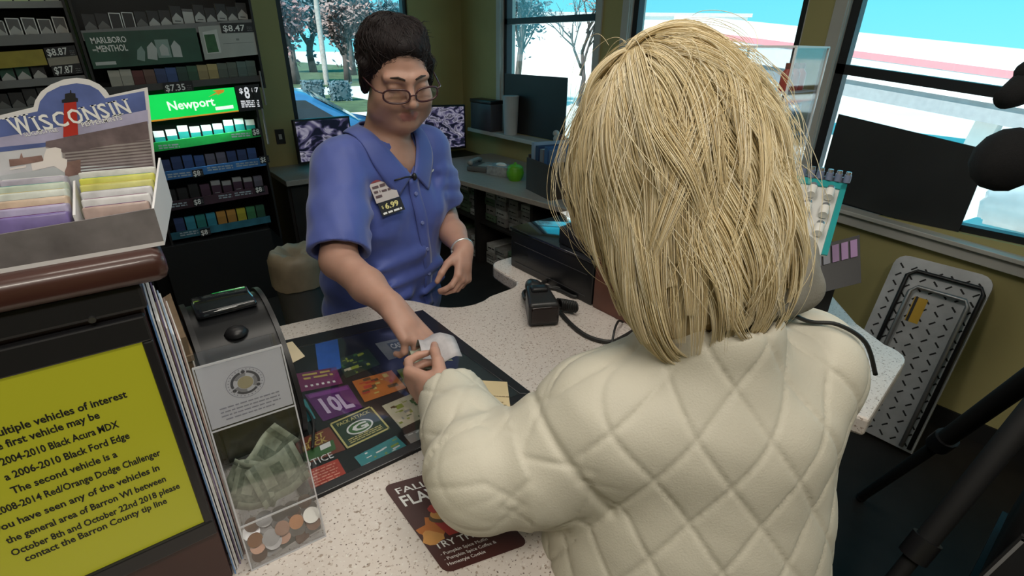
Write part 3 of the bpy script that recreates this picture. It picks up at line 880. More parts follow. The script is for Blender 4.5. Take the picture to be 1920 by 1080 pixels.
for i in range(3):
    bx = thing('carton', ORD[i] + ' grey carton on the third shelf of the clear case, counted from the head', 'box', (1.60 + i * 0.05, 0.79, 1.295), group='grey cartons in the clear case')
    MB().rbox((-0.02, -0.02, 0), (0.02, 0.02, 0.07), 0.002).build('body', GRY, bx)

# ---- teal rack of small bottles, card rack below, shelf
TR_ = thing('bottle_display', 'teal card display of small white bottles beside the blonde hair', 'display', (1.40, 0.56, 1.0))
def P_(px, py, dep): return CAM_POS + pray(px, py) * dep
A0, A1 = Vector((1.315, 0.615, 1.365)), Vector((1.432, 0.475, 1.345))       # top edge of the sloping tray
dn = (CAM_POS + pray(1550, 480) * 1.16 - A1) / 1.5                                       # down the tray
uxd = (A1 - A0); 
b = MB()
nrm = uxd.cross(dn).normalized()
if nrm.z < 0: nrm = -nrm
def slab(m_, p, u, v, th):
    n_ = u.cross(v).normalized() * th
    q = [p, p + u, p + u + v, p + v]
    m_.add([a for a in q] + [a + n_ for a in q], [(3, 2, 1, 0), (4, 5, 6, 7), (0, 1, 5, 4), (1, 2, 6, 5), (2, 3, 7, 6), (3, 0, 4, 7)])
slab(b, A0, uxd, dn * 1.5, 0.004)
b.wbuild('tray', mat('tray_white', (0.62, 0.62, 0.60), 0.5), TR_)
b = MB(); slab(b, A0 + nrm * 0.004, uxd, dn * 0.14, 0.004); slab(b, A0 + uxd * 0.93 + nrm * 0.004, uxd * 0.07, dn * 1.5, 0.004)
b.wbuild('teal_border', mat('teal_card', (0.02, 0.30, 0.31), 0.4), TR_)
b = MB(); slab(b, Vector((1.330, 0.63, 1.0)), Vector((0.115, -0.138, 0)), Vector((0, 0, 0.36)), 0.01)
b.wbuild('back_panel', mat('display_grey', (0.22, 0.24, 0.30), 0.4), TR_)
WB2 = mat('bottle_white', (0.75, 0.74, 0.70), 0.35)
SILV = mat('silver_cap', (0.55, 0.55, 0.57), 0.25, 0.8)
for r_ in range(3):
    for c_ in range(4):
        p = A0 + uxd * (0.14 + c_ * 0.22) + dn * (0.42 + r_ * 0.38) + nrm * 0.013
        t_ = thing('small_bottle', '%s small white bottle in the %s row of the teal display' % (ORD[c_], ('top', 'middle', 'bottom')[r_]), 'bottle', p, group='small bottles in the teal display')
        dd = dn.normalized() * -1
        MB().cyl((0, 0, 0), dd * 0.026, 0.0105, seg=12).build('body', WB2, t_)
        MB().cyl(dd * 0.026, dd * 0.036, 0.0085, seg=12).build('cap', SILV, t_)
for k in range(9):
    p = A0 + uxd * (0.06 + k * 0.115) + Z * 0.006 + nrm * 0.004 - dn.normalized() * 0.004
    t_ = thing('small_bottle', ORD[k] + ' capped bottle standing along the top edge of the teal display', 'bottle', p, group='bottles along the teal display top')
    MB().cyl((0, 0, -0.006), (0, 0, 0.012), 0.008, seg=12).build('body', mat('bottle_blue_grey', (0.20, 0.24, 0.36), 0.3), t_)
    MB().cyl((0, 0, 0.012), (0, 0, 0.02), 0.006, seg=12).build('cap', SILV, t_)
CR_ = thing('card_rack', 'dark rack of purple and grey cards below the teal bottle display', 'rack', (1.42, 0.47, 1.0))
b = MB()
B0 = Vector((1.335, 0.50, 1.185)); bu = Vector((0.10, -0.085, 0.045)); bd = Vector((-0.05, -0.05, -0.10))
slab(b, B0, bu, bd, 0.004); b.wbuild('board', BLACK, CR_)
b = MB(); slab(b, Vector((1.36, 0.52, 1.0)), Vector((0.09, -0.08, 0)), Vector((0, 0, 0.2)), 0.008); b.wbuild('stand', BLACKM, CR_)
nb = bu.cross(bd).normalized()
nb = nb if nb.z > 0 else -nb
for k in range(6):
    b = MB(); slab(b, B0 + bu * (0.05 + k * 0.155) + bd * 0.08 + nb * 0.005, bu * 0.115, bd * 0.36, 0.003)
    b.wbuild('card', mat('card_purple', (0.28, 0.16, 0.34), 0.4) if k > 2 else mat('card_grey', (0.25, 0.26, 0.32), 0.4), CR_)
# ================================================================== wooden kiosk with touch screen
KX = -0.012
KS = thing('touchscreen_kiosk', 'dark wood kiosk with a yellow notice on its black-framed screen', 'kiosk', (-0.25, 0.85, 1.0))
MB().box((-0.55, 0.575, 1.0), (KX, 1.18, 1.425)).wbuild('cabinet', WOODD, KS, bevel=0.003)
MB().rbox((-0.57, 0.556, 1.432), (0.017, 1.20, 1.462), 0.010).wbuild('top_board', mat('kiosk_top_wood', (0.055, 0.019, 0.014), 0.35, var=0.25, vs=6, coat=0.3), KS)
MB().box((-0.55, 0.566, 1.405), (KX + 0.004, 0.60, 1.432)).wbuild('upper_rail', BLACK, KS, bevel=0.004)
b = MB()
SX0, SX1, SZ0, SZ1 = -0.42, -0.0225, 1.118, 1.372
b.box((-0.46, 0.564, SZ1), (KX - 0.001, 0.575, 1.400)); b.box((-0.46, 0.564, 1.095), (KX - 0.001, 0.575, SZ0))
b.box((SX1, 0.564, SZ0), (KX - 0.001, 0.575, SZ1)); b.box((-0.46, 0.564, SZ0), (SX0, 0.575, SZ1))
b.wbuild('screen_bezel', BLACK, KS, bevel=0.002)
YS = mat('yellow_screen', (0.24, 0.235, 0.012), 0.35, var=0.04, vs=3, emit=0.55)
scr = MB().box((SX0, 0.568, SZ0), (SX1, 0.574, SZ1)).wbuild('screen', YS, KS)
b = MB()
LINES = [('multiple vehicles of interest', 238, 741), ('The first vehicle may be', 187, 780), ('2004-2010 Black Acura MDX', 223, 797), ('a 2006-2010 Black Ford Edge', 243, 818), ('The second vehicle is a', 220, 853), ('2008-2014 Red/Orange Dodge Challenger', 301, 850), ('if you have seen any of the vehicles in', 299, 878), ('the general area of Barron WI between', 311, 899), ('October 8th and October 22nd 2018 please', 337, 912), ('contact the Barron County tip line', 313, 940)]
for k, (tx, px, py) in enumerate(LINES):
    e_ = ony(px, py, 0.5675)
    w_ = 0.0036 * len(tx) - 0.001
    b.text(tx, (e_.x - w_, 0.5675, e_.z - 0.002), X, Z, 0.0082, w_, 0, bold=0.028, lift=0.0003)
b.wbuild('notice_text', INKB, KS)
b = MB().cyl((-0.052, 0.562, 1.408), (-0.052, 0.566, 1.408), 0.003, seg=10)
b.wbuild('screw', mat('dull_metal', (0.15, 0.15, 0.15), 0.3, 0.8), KS)

# ---- brochures beside the kiosk
BCOL = [('blue and white', (0.10, 0.22, 0.45)), ('white', (0.60, 0.60, 0.62)), ('dark violet', (0.12, 0.09, 0.18)), ('pale blue', (0.35, 0.45, 0.60)), ('pinkish brown', (0.32, 0.22, 0.20))]
for i, (cn, cc) in enumerate(BCOL):
    bx = thing('brochure', cn + ' brochure standing between the kiosk and the clear donation box', 'brochure', (KX + 0.0022 + i * 0.0042, 0.6, 1.0), group='brochures beside the kiosk')
    h_ = 0.395 - i * 0.012
    MB().box((0, -0.022 + 0.006 * i, 0), (0.0016, 0.13, h_)).build('cover', mat('brochure_%d' % i, cc, 0.35, var=0.3, vs=30), bx)
    MB().box((0.0016, -0.018 + 0.006 * i, 0.003), (0.0030, 0.128, h_ - 0.004)).build('pages', WHITE, bx)

# ---- peppermint display box
PY = 0.752
PB_ = thing('mint_display', 'printed cardboard counter display headed WISCONSIN with a red lighthouse', 'display', (-0.03, 0.66, 1.462))
def cp(pts, lift=0.0):
    return [ony(x, y, PY - lift) for x, y in pts]
def zc(pts):
    return [(x / 3.272, 140 + y / 3.272) for x, y in pts]
CARDW = mat('card_white', (0.74, 0.73, 0.74), 0.45, var=0.02)
outl = zc([(-130, 300), (0, 250), (205, 200), (215, 160), (250, 105), (310, 62), (390, 30), (470, 20), (545, 30), (610, 60), (650, 95), (672, 128), (905, 78), (915, 160), (955, 560), (965, 700), (-130, 960)])
f_ = cp(outl)
b = MB()
n = len(f_)
b.add(f_ + [p + Y * 0.002 for p in f_], [tuple(range(n))[::-1], tuple(range(n, 2 * n))] + [(i, (i + 1) % n, n + (i + 1) % n, n + i) for i in range(n)])
hd = b.wbuild('header_card', CARDW, PB_)
PR_ = [mat('art_sky', (0.10, 0.14, 0.36), 0.4, var=0.35, vs=22), mat('art_cloud', (0.42, 0.40, 0.58), 0.4, var=0.2, vs=30), mat('art_sea', (0.62, 0.62, 0.66), 0.4, var=0.15, vs=25), mat('art_pier', (0.15, 0.11, 0.12), 0.5, var=0.3, vs=60), mat('art_red', (0.45, 0.030, 0.020), 0.4, var=0.1), mat('art_foam', (0.80, 0.74, 0.72), 0.5, var=0.06), mat('art_rock', (0.24, 0.14, 0.12), 0.6, var=0.3, vs=60), mat('art_mist', (0.50, 0.53, 0.55), 0.5, var=0.1), INKB, mat('art_stone', (0.33, 0.29, 0.29), 0.5, var=0.15, vs=60)]
b = MB()
def art(pts, m, k):
    b.add(cp(zc(pts), 0.0002 + 0.00006 * k), [tuple(range(len(pts)))], m)
art([(-130, 330), (0, 275), (230, 225), (245, 165), (290, 110), (370, 70), (470, 52), (550, 65), (605, 95), (645, 145), (885, 100), (900, 170), (925, 420), (945, 690), (-130, 930)], 2, 0)
art([(-130, 330), (0, 275), (230, 225), (245, 165), (290, 110), (370, 70), (470, 52), (550, 65), (605, 95), (645, 145), (885, 100), (905, 290), (480, 390), (0, 400), (-130, 420)], 0, 1)
art([(-130, 415), (0, 385), (480, 300), (905, 215), (912, 300), (480, 400), (0, 455), (-130, 480)], 1, 2)
art([(-130, 470), (0, 445), (390, 405), (390, 430), (0, 475), (-130, 500)], 0, 3)
art([(280, 415), (905, 290), (945, 560), (500, 625), (400, 630), (380, 470), (280, 450)], 9, 4)
art([(280, 410), (905, 285), (915, 395), (390, 480), (280, 440)], 3, 5)
for k in range(9):
    yy = 420 + k * 19
    art([(400 - k * 0, 500 - 70 + yy - 420 + 20), (920 + k * 2, yy - 20), (921 + k * 2, yy - 12), (400, 500 - 70 + yy - 420 + 29)], 3, 6)
art([(0, 620), (400, 560), (945, 560), (950, 690), (0, 900)], 7, 5)
art([(395, 540), (495, 520), (495, 610), (400, 630)], 6, 7)
art([(55, 520), (120, 515), (130, 478), (142, 510), (255, 495), (270, 530), (60, 565)], 6, 7)
art([(270, 495), (285, 455), (340, 445), (375, 455), (380, 510), (412, 520), (410, 560), (395, 600), (330, 560), (200, 590), (190, 545), (265, 530)], 5, 8)
art([(60, 575), (160, 555), (160, 570), (60, 585)], 5, 8)
art([(392, 175), (468, 165), (480, 368), (388, 385)], 4, 9)
art([(380, 172), (378, 155), (398, 150), (398, 118), (428, 112), (430, 95), (436, 95), (438, 112), (462, 115), (464, 140), (478, 145), (478, 165)], 8, 10)
b.wbuild('printed_picture', PR_, PB_, top=None).parent = PB_
# lettering: serif capitals drawn as glyph + slab serifs
b = MB()
q0, q1 = ony(29, 255, PY - 0.0012), ony(247, 211, PY - 0.0012)
LU = (q1 - q0); LL = LU.length; LU = LU.normalized(); LV = Vector((-LU.z * -1 * 0 + 0, 0, 1)); LV = (Z - LU * LU.dot(Z)).normalized()
adv = [('W', 0.160, 1.22), ('I', 0.040, 1), ('S', 0.085, 1), ('C', 0.110, 1), ('O', 0.120, 1), ('N', 0.115, 1), ('S', 0.080, 1), ('I', 0.040, 1), ('N', 0.115, 1)]
gap = (1 - sum(a[1] for a in adv)) / 8
x_ = 0.0
HC = 0.0150
for ch, w_, kh in adv:
    b.text(ch, q0 + LU * ((x_ + (w_ * 0.22 if ch == 'I' else 0)) * LL), LU, LV, HC * kh, w_ * LL * (0.56 if ch == 'I' else 1), 0, bold=0.018, lift=0.0)
    def srf(cx_, top):
        c_ = q0 + LU * ((x_ + cx_ * w_) * LL) + LV * (HC * kh - 0.0010 if top else 0)
        s_ = LU * 0.0030
        b.add([c_ - s_, c_ + s_, c_ + s_ + LV * 0.0010, c_ - s_ + LV * 0.0010], [(0, 1, 2, 3)])
    if ch == 'W':
        srf(0.05, True); srf(0.5, True); srf(0.95, True)
    if ch == 'I':
        srf(0.5, True); srf(0.5, False)
    if ch == 'N':
        srf(0.05, True); srf(0.1, False); srf(0.95, True)
    x_ += w_ + gap
q0, q1 = ony(155, 238, PY - 0.0012), ony(230, 224, PY - 0.0012)
b.text('PEPPERMINTS', q0, q1 - q0, LV, 0.0046, (q1 - q0).length, 0, bold=0.01, lift=0)
q0, q1 = ony(47, 256, PY - 0.0012), ony(110, 246, PY - 0.0012)
b.text('SUGAR-FREE', q0, q1 - q0, LV, 0.0038, (q1 - q0).length, 0, bold=0.005, lift=0)
b.wbuild('lettering', INKW, PB_)
# tray
b = MB()
T = [(-0.115, 0.578), (0.020, 0.578), (0.047, 0.752), (-0.10, 0.752)]
b.prism(T, 1.462, 1.466)
tr = b.wbuild('tray_floor', CARDW, PB_)
def wall_strip(p0, p1, z0, za, zb, th, m_):
    d_ = Vector((p1[0] - p0[0], p1[1] - p0[1], 0)).normalized()
    nn = Vector((d_.y, -d_.x, 0)) * th
    a = Vector((p0[0], p0[1], 0)); c_ = Vector((p1[0], p1[1], 0))
    v = [a + Z * z0, c_ + Z * z0, c_ + Z * zb, a + Z * za]
    m_.add(v + [q - nn for q in v], [(0, 1, 2, 3), (7, 6, 5, 4), (0, 4, 5, 1), (1, 5, 6, 2), (2, 6, 7, 3), (3, 7, 4, 0)])
b = MB(); wall_strip(T[0], T[1], 1.466, 1.494, 1.499, 0.002, b)
b.wbuild('front_lip', mat('lip_print_shaded', (0.19, 0.175, 0.18), 0.4, var=0.3, vs=28), PB_)  # print colour darkened to carry the shade on the lip
b = MB(); wall_strip(T[1], T[2], 1.466, 1.499, 1.516, 0.002, b)
b.wbuild('side_wall', CARDW, PB_)
b = MB(); wall_strip(T[3], T[0], 1.466, 1.516, 1.494, 0.002, b)
b.wbuild('side_wall', CARDW, PB_)
MB().box((-0.040, 0.582, 1.466), (-0.038, 0.74, 1.502)).wbuild('divider', CARDW, PB_)
# mint packets: two sloping columns
PK = [('right', 'grey-white', (0.48, 0.49, 0.47)), ('right', 'lime yellow', (0.50, 0.50, 0.08)), ('right', 'pale lime', (0.48, 0.47, 0.14)), ('right', 'silver', (0.50, 0.50, 0.52)), ('right', 'white and grey', (0.55, 0.55, 0.56)), ('right', 'pinkish tan', (0.40, 0.30, 0.27)),
      ('left', 'grey-mauve', (0.34, 0.32, 0.38)), ('left', 'pale green', (0.42, 0.48, 0.40)), ('left', 'mint white', (0.52, 0.56, 0.52)), ('left', 'peach', (0.52, 0.40, 0.30)), ('left', 'lavender', (0.36, 0.33, 0.48)), ('left', 'violet', (0.18, 0.14, 0.34))]
for i, (sd, cn, cc) in enumerate(PK):
    k = i % 6
    x0, x1 = (-0.036, 0.020 + 0.004 * (5 - k)) if sd == 'right' else (-0.100, -0.042)
    yb = 0.728 - k * 0.0245
    t_ = thing('mint_packet', '%s mint packet, %s from the back, %s column of lighthouse display' % (cn, ORD[k], sd), 'packet', ((x0 + x1) / 2, yb, 1.4665), group='mint packets in the counter display', rot=(R(-12), 0, R(-6)))
    hh = 0.044 - k * 0.0020
    w2_ = (x1 - x0) / 2 - 0.002
    MB().rbox((-w2_, -0.009, 0.004), (w2_, 0.009, hh), 0.002).build('wrapper', mat('packet_%d' % i, cc, 0.3, var=0.2, vs=60), t_)
    MB().box((-w2_ * 0.9, -0.007, hh), (w2_ * 0.9, -0.001, hh + 0.0004)).build('printed_stripe', [INKW, TEAL, GOLD, GRY, MAG, PURP][k], t_)

# ================================================================== clear donation box
DB = thing('donation_box', 'clear acrylic donation box with a white sign, bills and coins', 'donation box', (0.058, 0.566, 1.0), rot=(R(-9), 0, R(-4)))
hw, dp = 0.049, 0.052
b = MB()
for lo, hi in (((-hw, 0, 0.0), (hw, 0.0022, 0.232)), ((-hw, dp, 0), (hw, dp + 0.0022, 0.325)), ((-hw, 0.0022, 0), (-hw + 0.0022, dp, 0.232)), ((hw - 0.0022, 0.0022, 0), (hw, dp, 0.232)), ((-hw, 0.0022, 0), (hw, dp, 0.0022))):
    b.box(lo, hi)
b.build('shell', ACRYL, DB)
b = MB().box((-hw + 0.003, 0.0025, 0.077), (hw - 0.003, dp - 0.001, 0.079)); b.build('divider', ACRYL, DB)
b = MB()
EDGC = mat('acrylic_edge_grey', (0.55, 0.56, 0.60), 0.15, spec=0.8)
for lo, hi in (((-hw - .0006, -.0006, 0), (-hw + .0012, .0012, .325)), ((hw - .0012, -.0006, 0), (hw + .0006, .0012, .325)), ((-hw, -.0008, .076), (hw, .0004, .0785)), ((-hw, -.0008, 0), (hw, .0004, .002)), ((-hw, -.0008, .231), (hw, .0004, .233)), ((-hw, -.0008, .323), (hw, .0004, .326))):
    b.box(lo, hi)
b.build('polished_edge', EDGC, DB)
b = MB().box((-hw, -0.001, 0.233), (hw, 0.0, 0.324)); b.build('sign_cover', ACRYL, DB)
sg = MB().box((-hw + 0.002, 0.0004, 0.235), (hw - 0.002, 0.0016, 0.322)).build('sign_paper', mat('sign_lilac_white', (0.66, 0.66, 0.72), 0.5, var=0.02), DB)
b = MB()
def ring(cx_, cz, r0, r1, m_, a0=0, a1=360, n=28, l=0.0):
    for i in range(n):
        t0, t1 = R(a0 + (a1 - a0) * i / n), R(a0 + (a1 - a0) * (i + 1) / n)
        b.add([(cx_ + r0 * math.cos(t0), -l, cz + r0 * math.sin(t0)), (cx_ + r1 * math.cos(t0), -l, cz + r1 * math.sin(t0)), (cx_ + r1 * math.cos(t1), -l, cz + r1 * math.sin(t1)), (cx_ + r0 * math.cos(t1), -l, cz + r0 * math.sin(t1))], [(0, 1, 2, 3)], m_)
for k in range(3):
    ring(0, 0.287, 0.0135, 0.0165, 0, 90 + k * 120 + 14, 90 + k * 120 + 106, 10)
    a_ = R(90 + k * 120)
    ring(0.0155 * math.cos(a_), 0.287 + 0.0155 * math.sin(a_), 0.0, 0.0024, 0, n=12)
    ring(0, 0.287, 0.0095, 0.0135, 1, 90 + k * 120 - 10, 90 + k * 120 + 60, 8)
ring(0, 0.287, 0.0, 0.0088, 2, n=20)
ring(0, 0.287, 0.021, 0.0216, 3, n=36)
for k in range(28):
    a_ = R(k * 360 / 28)
    ring(0.0188 * math.cos(a_), 0.287 + 0.0188 * math.sin(a_), 0, 0.0008, 3, n=6)
for k in range(4):
    bars(b, (-0.034 + 0.004 * (k == 3), 0.0, 0.2590 - k * 0.0055), X, Z, 0.068 - 0.012 * (k == 3), 0.0018, 3, k + 20, 0)
b.build('sign_print', [mat('sign_dark', (0.09, 0.09, 0.11), 0.5), mat('sign_grey', (0.28, 0.28, 0.30), 0.5), mat('sign_gold', (0.42, 0.37, 0.24), 0.5), mat('sign_soft', (0.30, 0.30, 0.36), 0.5)], DB)
bpy.context.view_layer.update()
DB.scale = (1, 1, 0.93)
bpy.context.view_layer.update()
DMX = DB.matrix_basis.copy()
BILLS = [('folded dollar bill lying in front in the donation box', (0.012, 0.012, 0.125), 8, 0.068, 0.064, 10), ('crumpled dollar bill behind the front bill in the donation box', (-0.016, 0.020, 0.118), -25, 0.06, 0.07, -8), ('dollar bill standing at the back of the donation box', (0.005, 0.036, 0.150), 30, 0.075, 0.05, 18), ('dollar bill leaning at the left side of the donation box', (-0.028, 0.028, 0.128), 62, 0.06, 0.045, -15), ('tightly curled dollar bill low in the donation box', (0.02, 0.030, 0.098), -12, 0.066, 0.03, 25)]
BILLM = mat('banknote_green', (0.33, 0.36, 0.27), 0.6, var=0.2, vs=120)
BILLP = mat('banknote_print', (0.19, 0.22, 0.16), 0.6, var=0.3, vs=200)
for i, (lb, p, a, w_, h_, cu) in enumerate(BILLS):
    t_ = thing('banknote', lb, 'banknote', DMX @ Vector(p), rot=(R(-12), R(-a), R(cu)), group='bills in the donation box')
    b = MB(); r = random.Random(i)
    nx, nz = 10, 6
    vs = [(w_ * (ix / nx - 0.5), 0.0035 * math.sin(ix * 0.8 + i) + 0.0022 * math.sin(iz * 1.3 + i * 2), h_ * (iz / nz - 0.5)) for iz in range(nz + 1) for ix in range(nx + 1)]
    b.add(vs, [(iz * (nx + 1) + ix, iz * (nx + 1) + ix + 1, (iz + 1) * (nx + 1) + ix + 1, (iz + 1) * (nx + 1) + ix) for iz in range(nz) for ix in range(nx)], 0, True)
    for k_, f2 in enumerate(list(b.f)):
        ix, iz = k_ % nx, k_ // nx
        if ix in (1, nx - 2) or iz in (1,) or (4 <= ix <= 5 and 2 <= iz <= 4):
            b.m[k_] = 1
    b.build('note', [BILLM, BILLP], t_, solid=0.0003)
r = random.Random(3)
COIN = [mat('coin_brown', (0.16, 0.085, 0.055), 0.35, 0.7), mat('coin_nickel', (0.26, 0.25, 0.25), 0.32, 0.8), mat('coin_copper', (0.60, 0.27, 0.12), 0.3, 0.75), mat('coin_silver', (0.50, 0.48, 0.44), 0.4, 0.7)]
k = 0
for lay in range(3):
    for ix in range(5):
        for iy in range(2):
            m_ = r.choice([0, 0, 1, 1])
            lb = ['dull brown coin in the heap at the bottom of the donation box', 'dull grey coin in the heap at the bottom of the donation box'][m_]
            gp = ['brown coins in the donation box', 'grey coins in the donation box'][m_]
            if lay == 2 and iy == 0 and ix in (0, 3, 4):
                m_ = {0: 2, 3: 2, 4: 3}[ix]
                lb = {0: 'copper coin at the left front corner of the coin heap', 3: 'bright copper coin beside the silver coin on the coin heap', 4: 'bright silver coin on the right of the coin heap'}[ix]
                gp = None
            p = Vector((-0.036 + ix * 0.018 + r.uniform(-.003, .003), 0.015 + iy * 0.020 + r.uniform(-.002, .003), 0.006 + lay * 0.0135 + (0.012 if iy and lay else 0.0) + r.uniform(0, .004)))
            if lay == 2 and ix < 2 and iy == 0 and m_ != 2:
                p.z -= 0.006
            t_ = MB().cyl((0, 0, -0.0008), (0, 0, 0.0008), 0.0097 if m_ in (0, 2) else 0.0112, seg=20).cyl((0, 0, 0.0008), (0, 0, 0.0009), 0.0070, seg=16).build('coin', COIN[m_])
            t_.location = DMX @ p
            t_.rotation_euler = (R(55 + r.uniform(-22, 20)), R(r.uniform(-18, 18)), 0)
            tag(t_, lb, 'coin', gp)
            k += 1

# folded paper bag squeezed in behind the brochures
PG = thing('paper_bag', 'tan folded paper bag standing between the kiosk and the black terminal', 'bag', (0.008, 0.93, 1.0))
b = MB(); r = random.Random(8)
for z_ in (0.0, 0.08, 0.16, 0.225):
    for (x_, y_) in ((-0.016, -0.09), (0.012, -0.09), (0.014, 0.09), (-0.016, 0.09)):
        b.v.append((x_ + r.uniform(-.002, .003), y_ + r.uniform(-.006, .006), z_ + (0.012 * r.random() if z_ > 0.2 else 0)))
for k in range(3):
    for i in range(4):
        b.f.append((k * 4 + i, k * 4 + (i + 1) % 4, k * 4 + 4 + (i + 1) % 4, k * 4 + 4 + i)); b.m.append(0); b.sm.append(False)
b.f += [(3, 2, 1, 0), (12, 13, 14, 15)]; b.m += [0, 0]; b.sm += [False, False]
b.build('bag_body', mat('kraft_paper', (0.22, 0.15, 0.09), 0.75, var=0.15, vs=30), PG)
MB().box((-0.018, -0.0935, 0.19), (0.016, 0.0935, 0.2)).build('folded_rim', mat('kraft_paper', (0.22, 0.15, 0.09)), PG)

# ================================================================== black ticket terminal behind the donation box
LT = thing('ticket_terminal', 'black rounded ticket terminal behind the donation box', 'terminal', (0.09, 0.90, 1.0))
TBK = mat('terminal_black', (0.007, 0.0075, 0.009), 0.35, spec=0.35)
prof = [(0.805, 1.0), (0.785, 1.05), (0.793, 1.10), (0.815, 1.15), (0.850, 1.19), (0.895, 1.215), (0.94, 1.225), (0.985, 1.218), (1.03, 1.19), (1.05, 1.12), (1.05, 1.0)]
prof = [(a[0], a[1]) for a in smooth([(p[0], p[1], 0) for p in prof], 3)]
def side_prism(pr_, xa, xb, m_, ins=0.0):
    n = len(pr_)
    m_.add([(xa, y_, z_) for y_, z_ in pr_] + [(xb, y_, z_) for y_, z_ in pr_], [tuple(range(n)), tuple(range(2 * n - 1, n - 1, -1))], 0)
    m_.add([(xa, y_, z_) for y_, z_ in pr_] + [(xb, y_, z_) for y_, z_ in pr_], [(i, n + i, n + (i + 1) % n, (i + 1) % n) for i in range(n)], 0, True)
b = MB(); side_prism(prof, 0.036, 0.150, b); b.wbuild('housing', TBK, LT)
pr2 = [(0.90 + (a - 0.90) * 1.035, 1.0 + (c_ - 1.0) * 1.025) for a, c_ in prof]
b = MB(); side_prism(pr2, 0.150, 0.158, b); b.wbuild('side_cheek', BLACK, LT)
b = MB(); side_prism(pr2, 0.028, 0.036, b); b.wbuild('side_cheek', BLACK, LT)
b = MB().rbox((0.045, 0.905, 1.222), (0.140, 0.985, 1.2345), 0.005); b.wbuild('top_lid', mat('terminal_gloss', (0.012, 0.014, 0.018), 0.08, coat=1.0), LT)
b = MB().lathe([(0.017, 0), (0.019, 0.004), (0.013, 0.012), (0.004, 0.014)], (0.092, 0.868, 1.198), 20); b.wbuild('knob', BLACK, LT)
b = MB().rbox((0.06, 0.80, 1.12), (0.125, 0.82, 1.135), 0.003); b.wbuild('ticket_slot', BLACKM, LT)
b = MB().tube(smooth([Vector((0.155, 0.93, 1.004)), Vector((0.172, 0.86, 1.012)), Vector((0.170, 0.80, 1.02)), Vector((0.158, 0.765, 1.014)), Vector((0.148, 0.74, 1.012))]), 0.0028, 6)
tag(b.build('cable', CABM), 'thin black cable looping at the right foot of the ticket terminal', 'cable')
# ================================================================== cigarette racks on the back left
RY = 3.68
RK = mat('rack_black', (0.010, 0.010, 0.011), 0.5)
STRIP = mat('shelf_strip_grey', (0.20, 0.20, 0.205), 0.45)
TAGB = mat('tag_black', (0.012, 0.012, 0.016), 0.5)
def lineup(v, a, b):          # height of a slightly sloping shelf at x
    return a + (b - a) * v
def strip(mb, x0, x1, za0, za1, h, y=RY, th=0.012, m=0):
    """front strip from x0 to x1 whose top runs from za0 to za1"""
    q = [(x0, y - th, za0 - h), (x1, y - th, za1 - h), (x1, y, za1 - h), (x0, y, za0 - h), (x0, y - th, za0), (x1, y - th, za1), (x1, y, za1), (x0, y, za0)]
    mb.add(q, [(0, 3, 2, 1), (4, 5, 6, 7), (0, 1, 5, 4), (1, 2, 6, 5), (2, 3, 7, 6), (3, 0, 4, 7)], m)
RA = thing('cigarette_rack', 'black cigarette rack with a glowing green sign beside the back window', 'rack', (0.45, 3.9, 0))
b = MB(); b.box((0.03, 3.98, 0.0), (0.88, 4.0, 2.2)); b.wbuild('back_panel', RK, RA)
for x_ in (0.025, 0.872):
    b = MB(); b.box((x_, 3.66, 1.40), (x_ + 0.012, 3.98, 2.2)); b.wbuild('side_panel', RK, RA)
for x_ in (0.16, 0.80):
    b = MB(); b.box((x_, 3.66, 0.42), (x_ + 0.012, 3.98, 1.41)); b.wbuild('side_panel', RK, RA)
b = MB(); b.box((0.10, 3.64, 0.0), (0.74, 3.98, 0.50)); b.wbuild('base', RK, RA)
SHELF = [('a', 0.04, 0.872, 1.700, 1.785, 0.048), ('b', 0.04, 0.86, 1.425, 1.475, 0.035), ('c', 0.17, 0.80, 1.118, 1.160, 0.05), ('d', 0.17, 0.80, 0.948, 0.975, 0.05), ('e', 0.17, 0.78, 0.768, 0.790, 0.055), ('f', 0.17, 0.76, 0.575, 0.585, 0.045)]
SHM = {'a': STRIP, 'b': mat('shelf_strip_dark', (0.06, 0.06, 0.062), 0.45), 'c': mat('strip_green', (0.02, 0.50, 0.10), 0.4, var=0.15, vs=20), 'd': mat('strip_blue', (0.04, 0.16, 0.42), 0.4, var=0.3, vs=14), 'e': mat('strip_maroon', (0.06, 0.03, 0.045), 0.45, var=0.5, vs=6), 'f': mat('strip_teal', (0.03, 0.14, 0.20), 0.45, var=0.5, vs=8)}
def shelf_of(rack, sid, x0, x1, z0, z1, h, m_):
    b = MB(); strip(b, x0, x1, z0, z1, h)
    q = [(x0, RY, z0 - h), (x1, RY, z1 - h), (x1, 3.98, z1 - h), (x0, 3.98, z0 - h)]
    b.add(q + [(v[0], v[1], v[2] + 0.006) for v in q], [(0, 3, 2, 1), (4, 5, 6, 7), (0, 1, 5, 4), (2, 3, 7, 6)], 1)
    return b.wbuild('shelf', [m_, RK], rack)
for s_ in SHELF:
    shelf_of(RA, *s_, SHM[s_[0]])
FY = RY - 0.0135
def on_strip(mb, tx, x, z, h, w, sl, m=0, bold=0.02):
    mb.text(tx, (x, FY, z), Vector((1, 0, sl)), Vector((-sl, 0, 1)), h, w, m, bold=bold, lift=0.0004)
def sign(rack, x0, x1, zt0, zt1, h, m_, y=RY - 0.013):
    b = MB(); strip(b, x0, x1, zt0, zt1, h, y=y + 0.012, th=0.014)
    return b.wbuild('sign_panel', m_, rack)
bpy.context.view_layer.update()
def subprint(mb, mats, part, root, name='print'):
    o = mb.wbuild(name, mats, root)
    o.parent = part
    return o
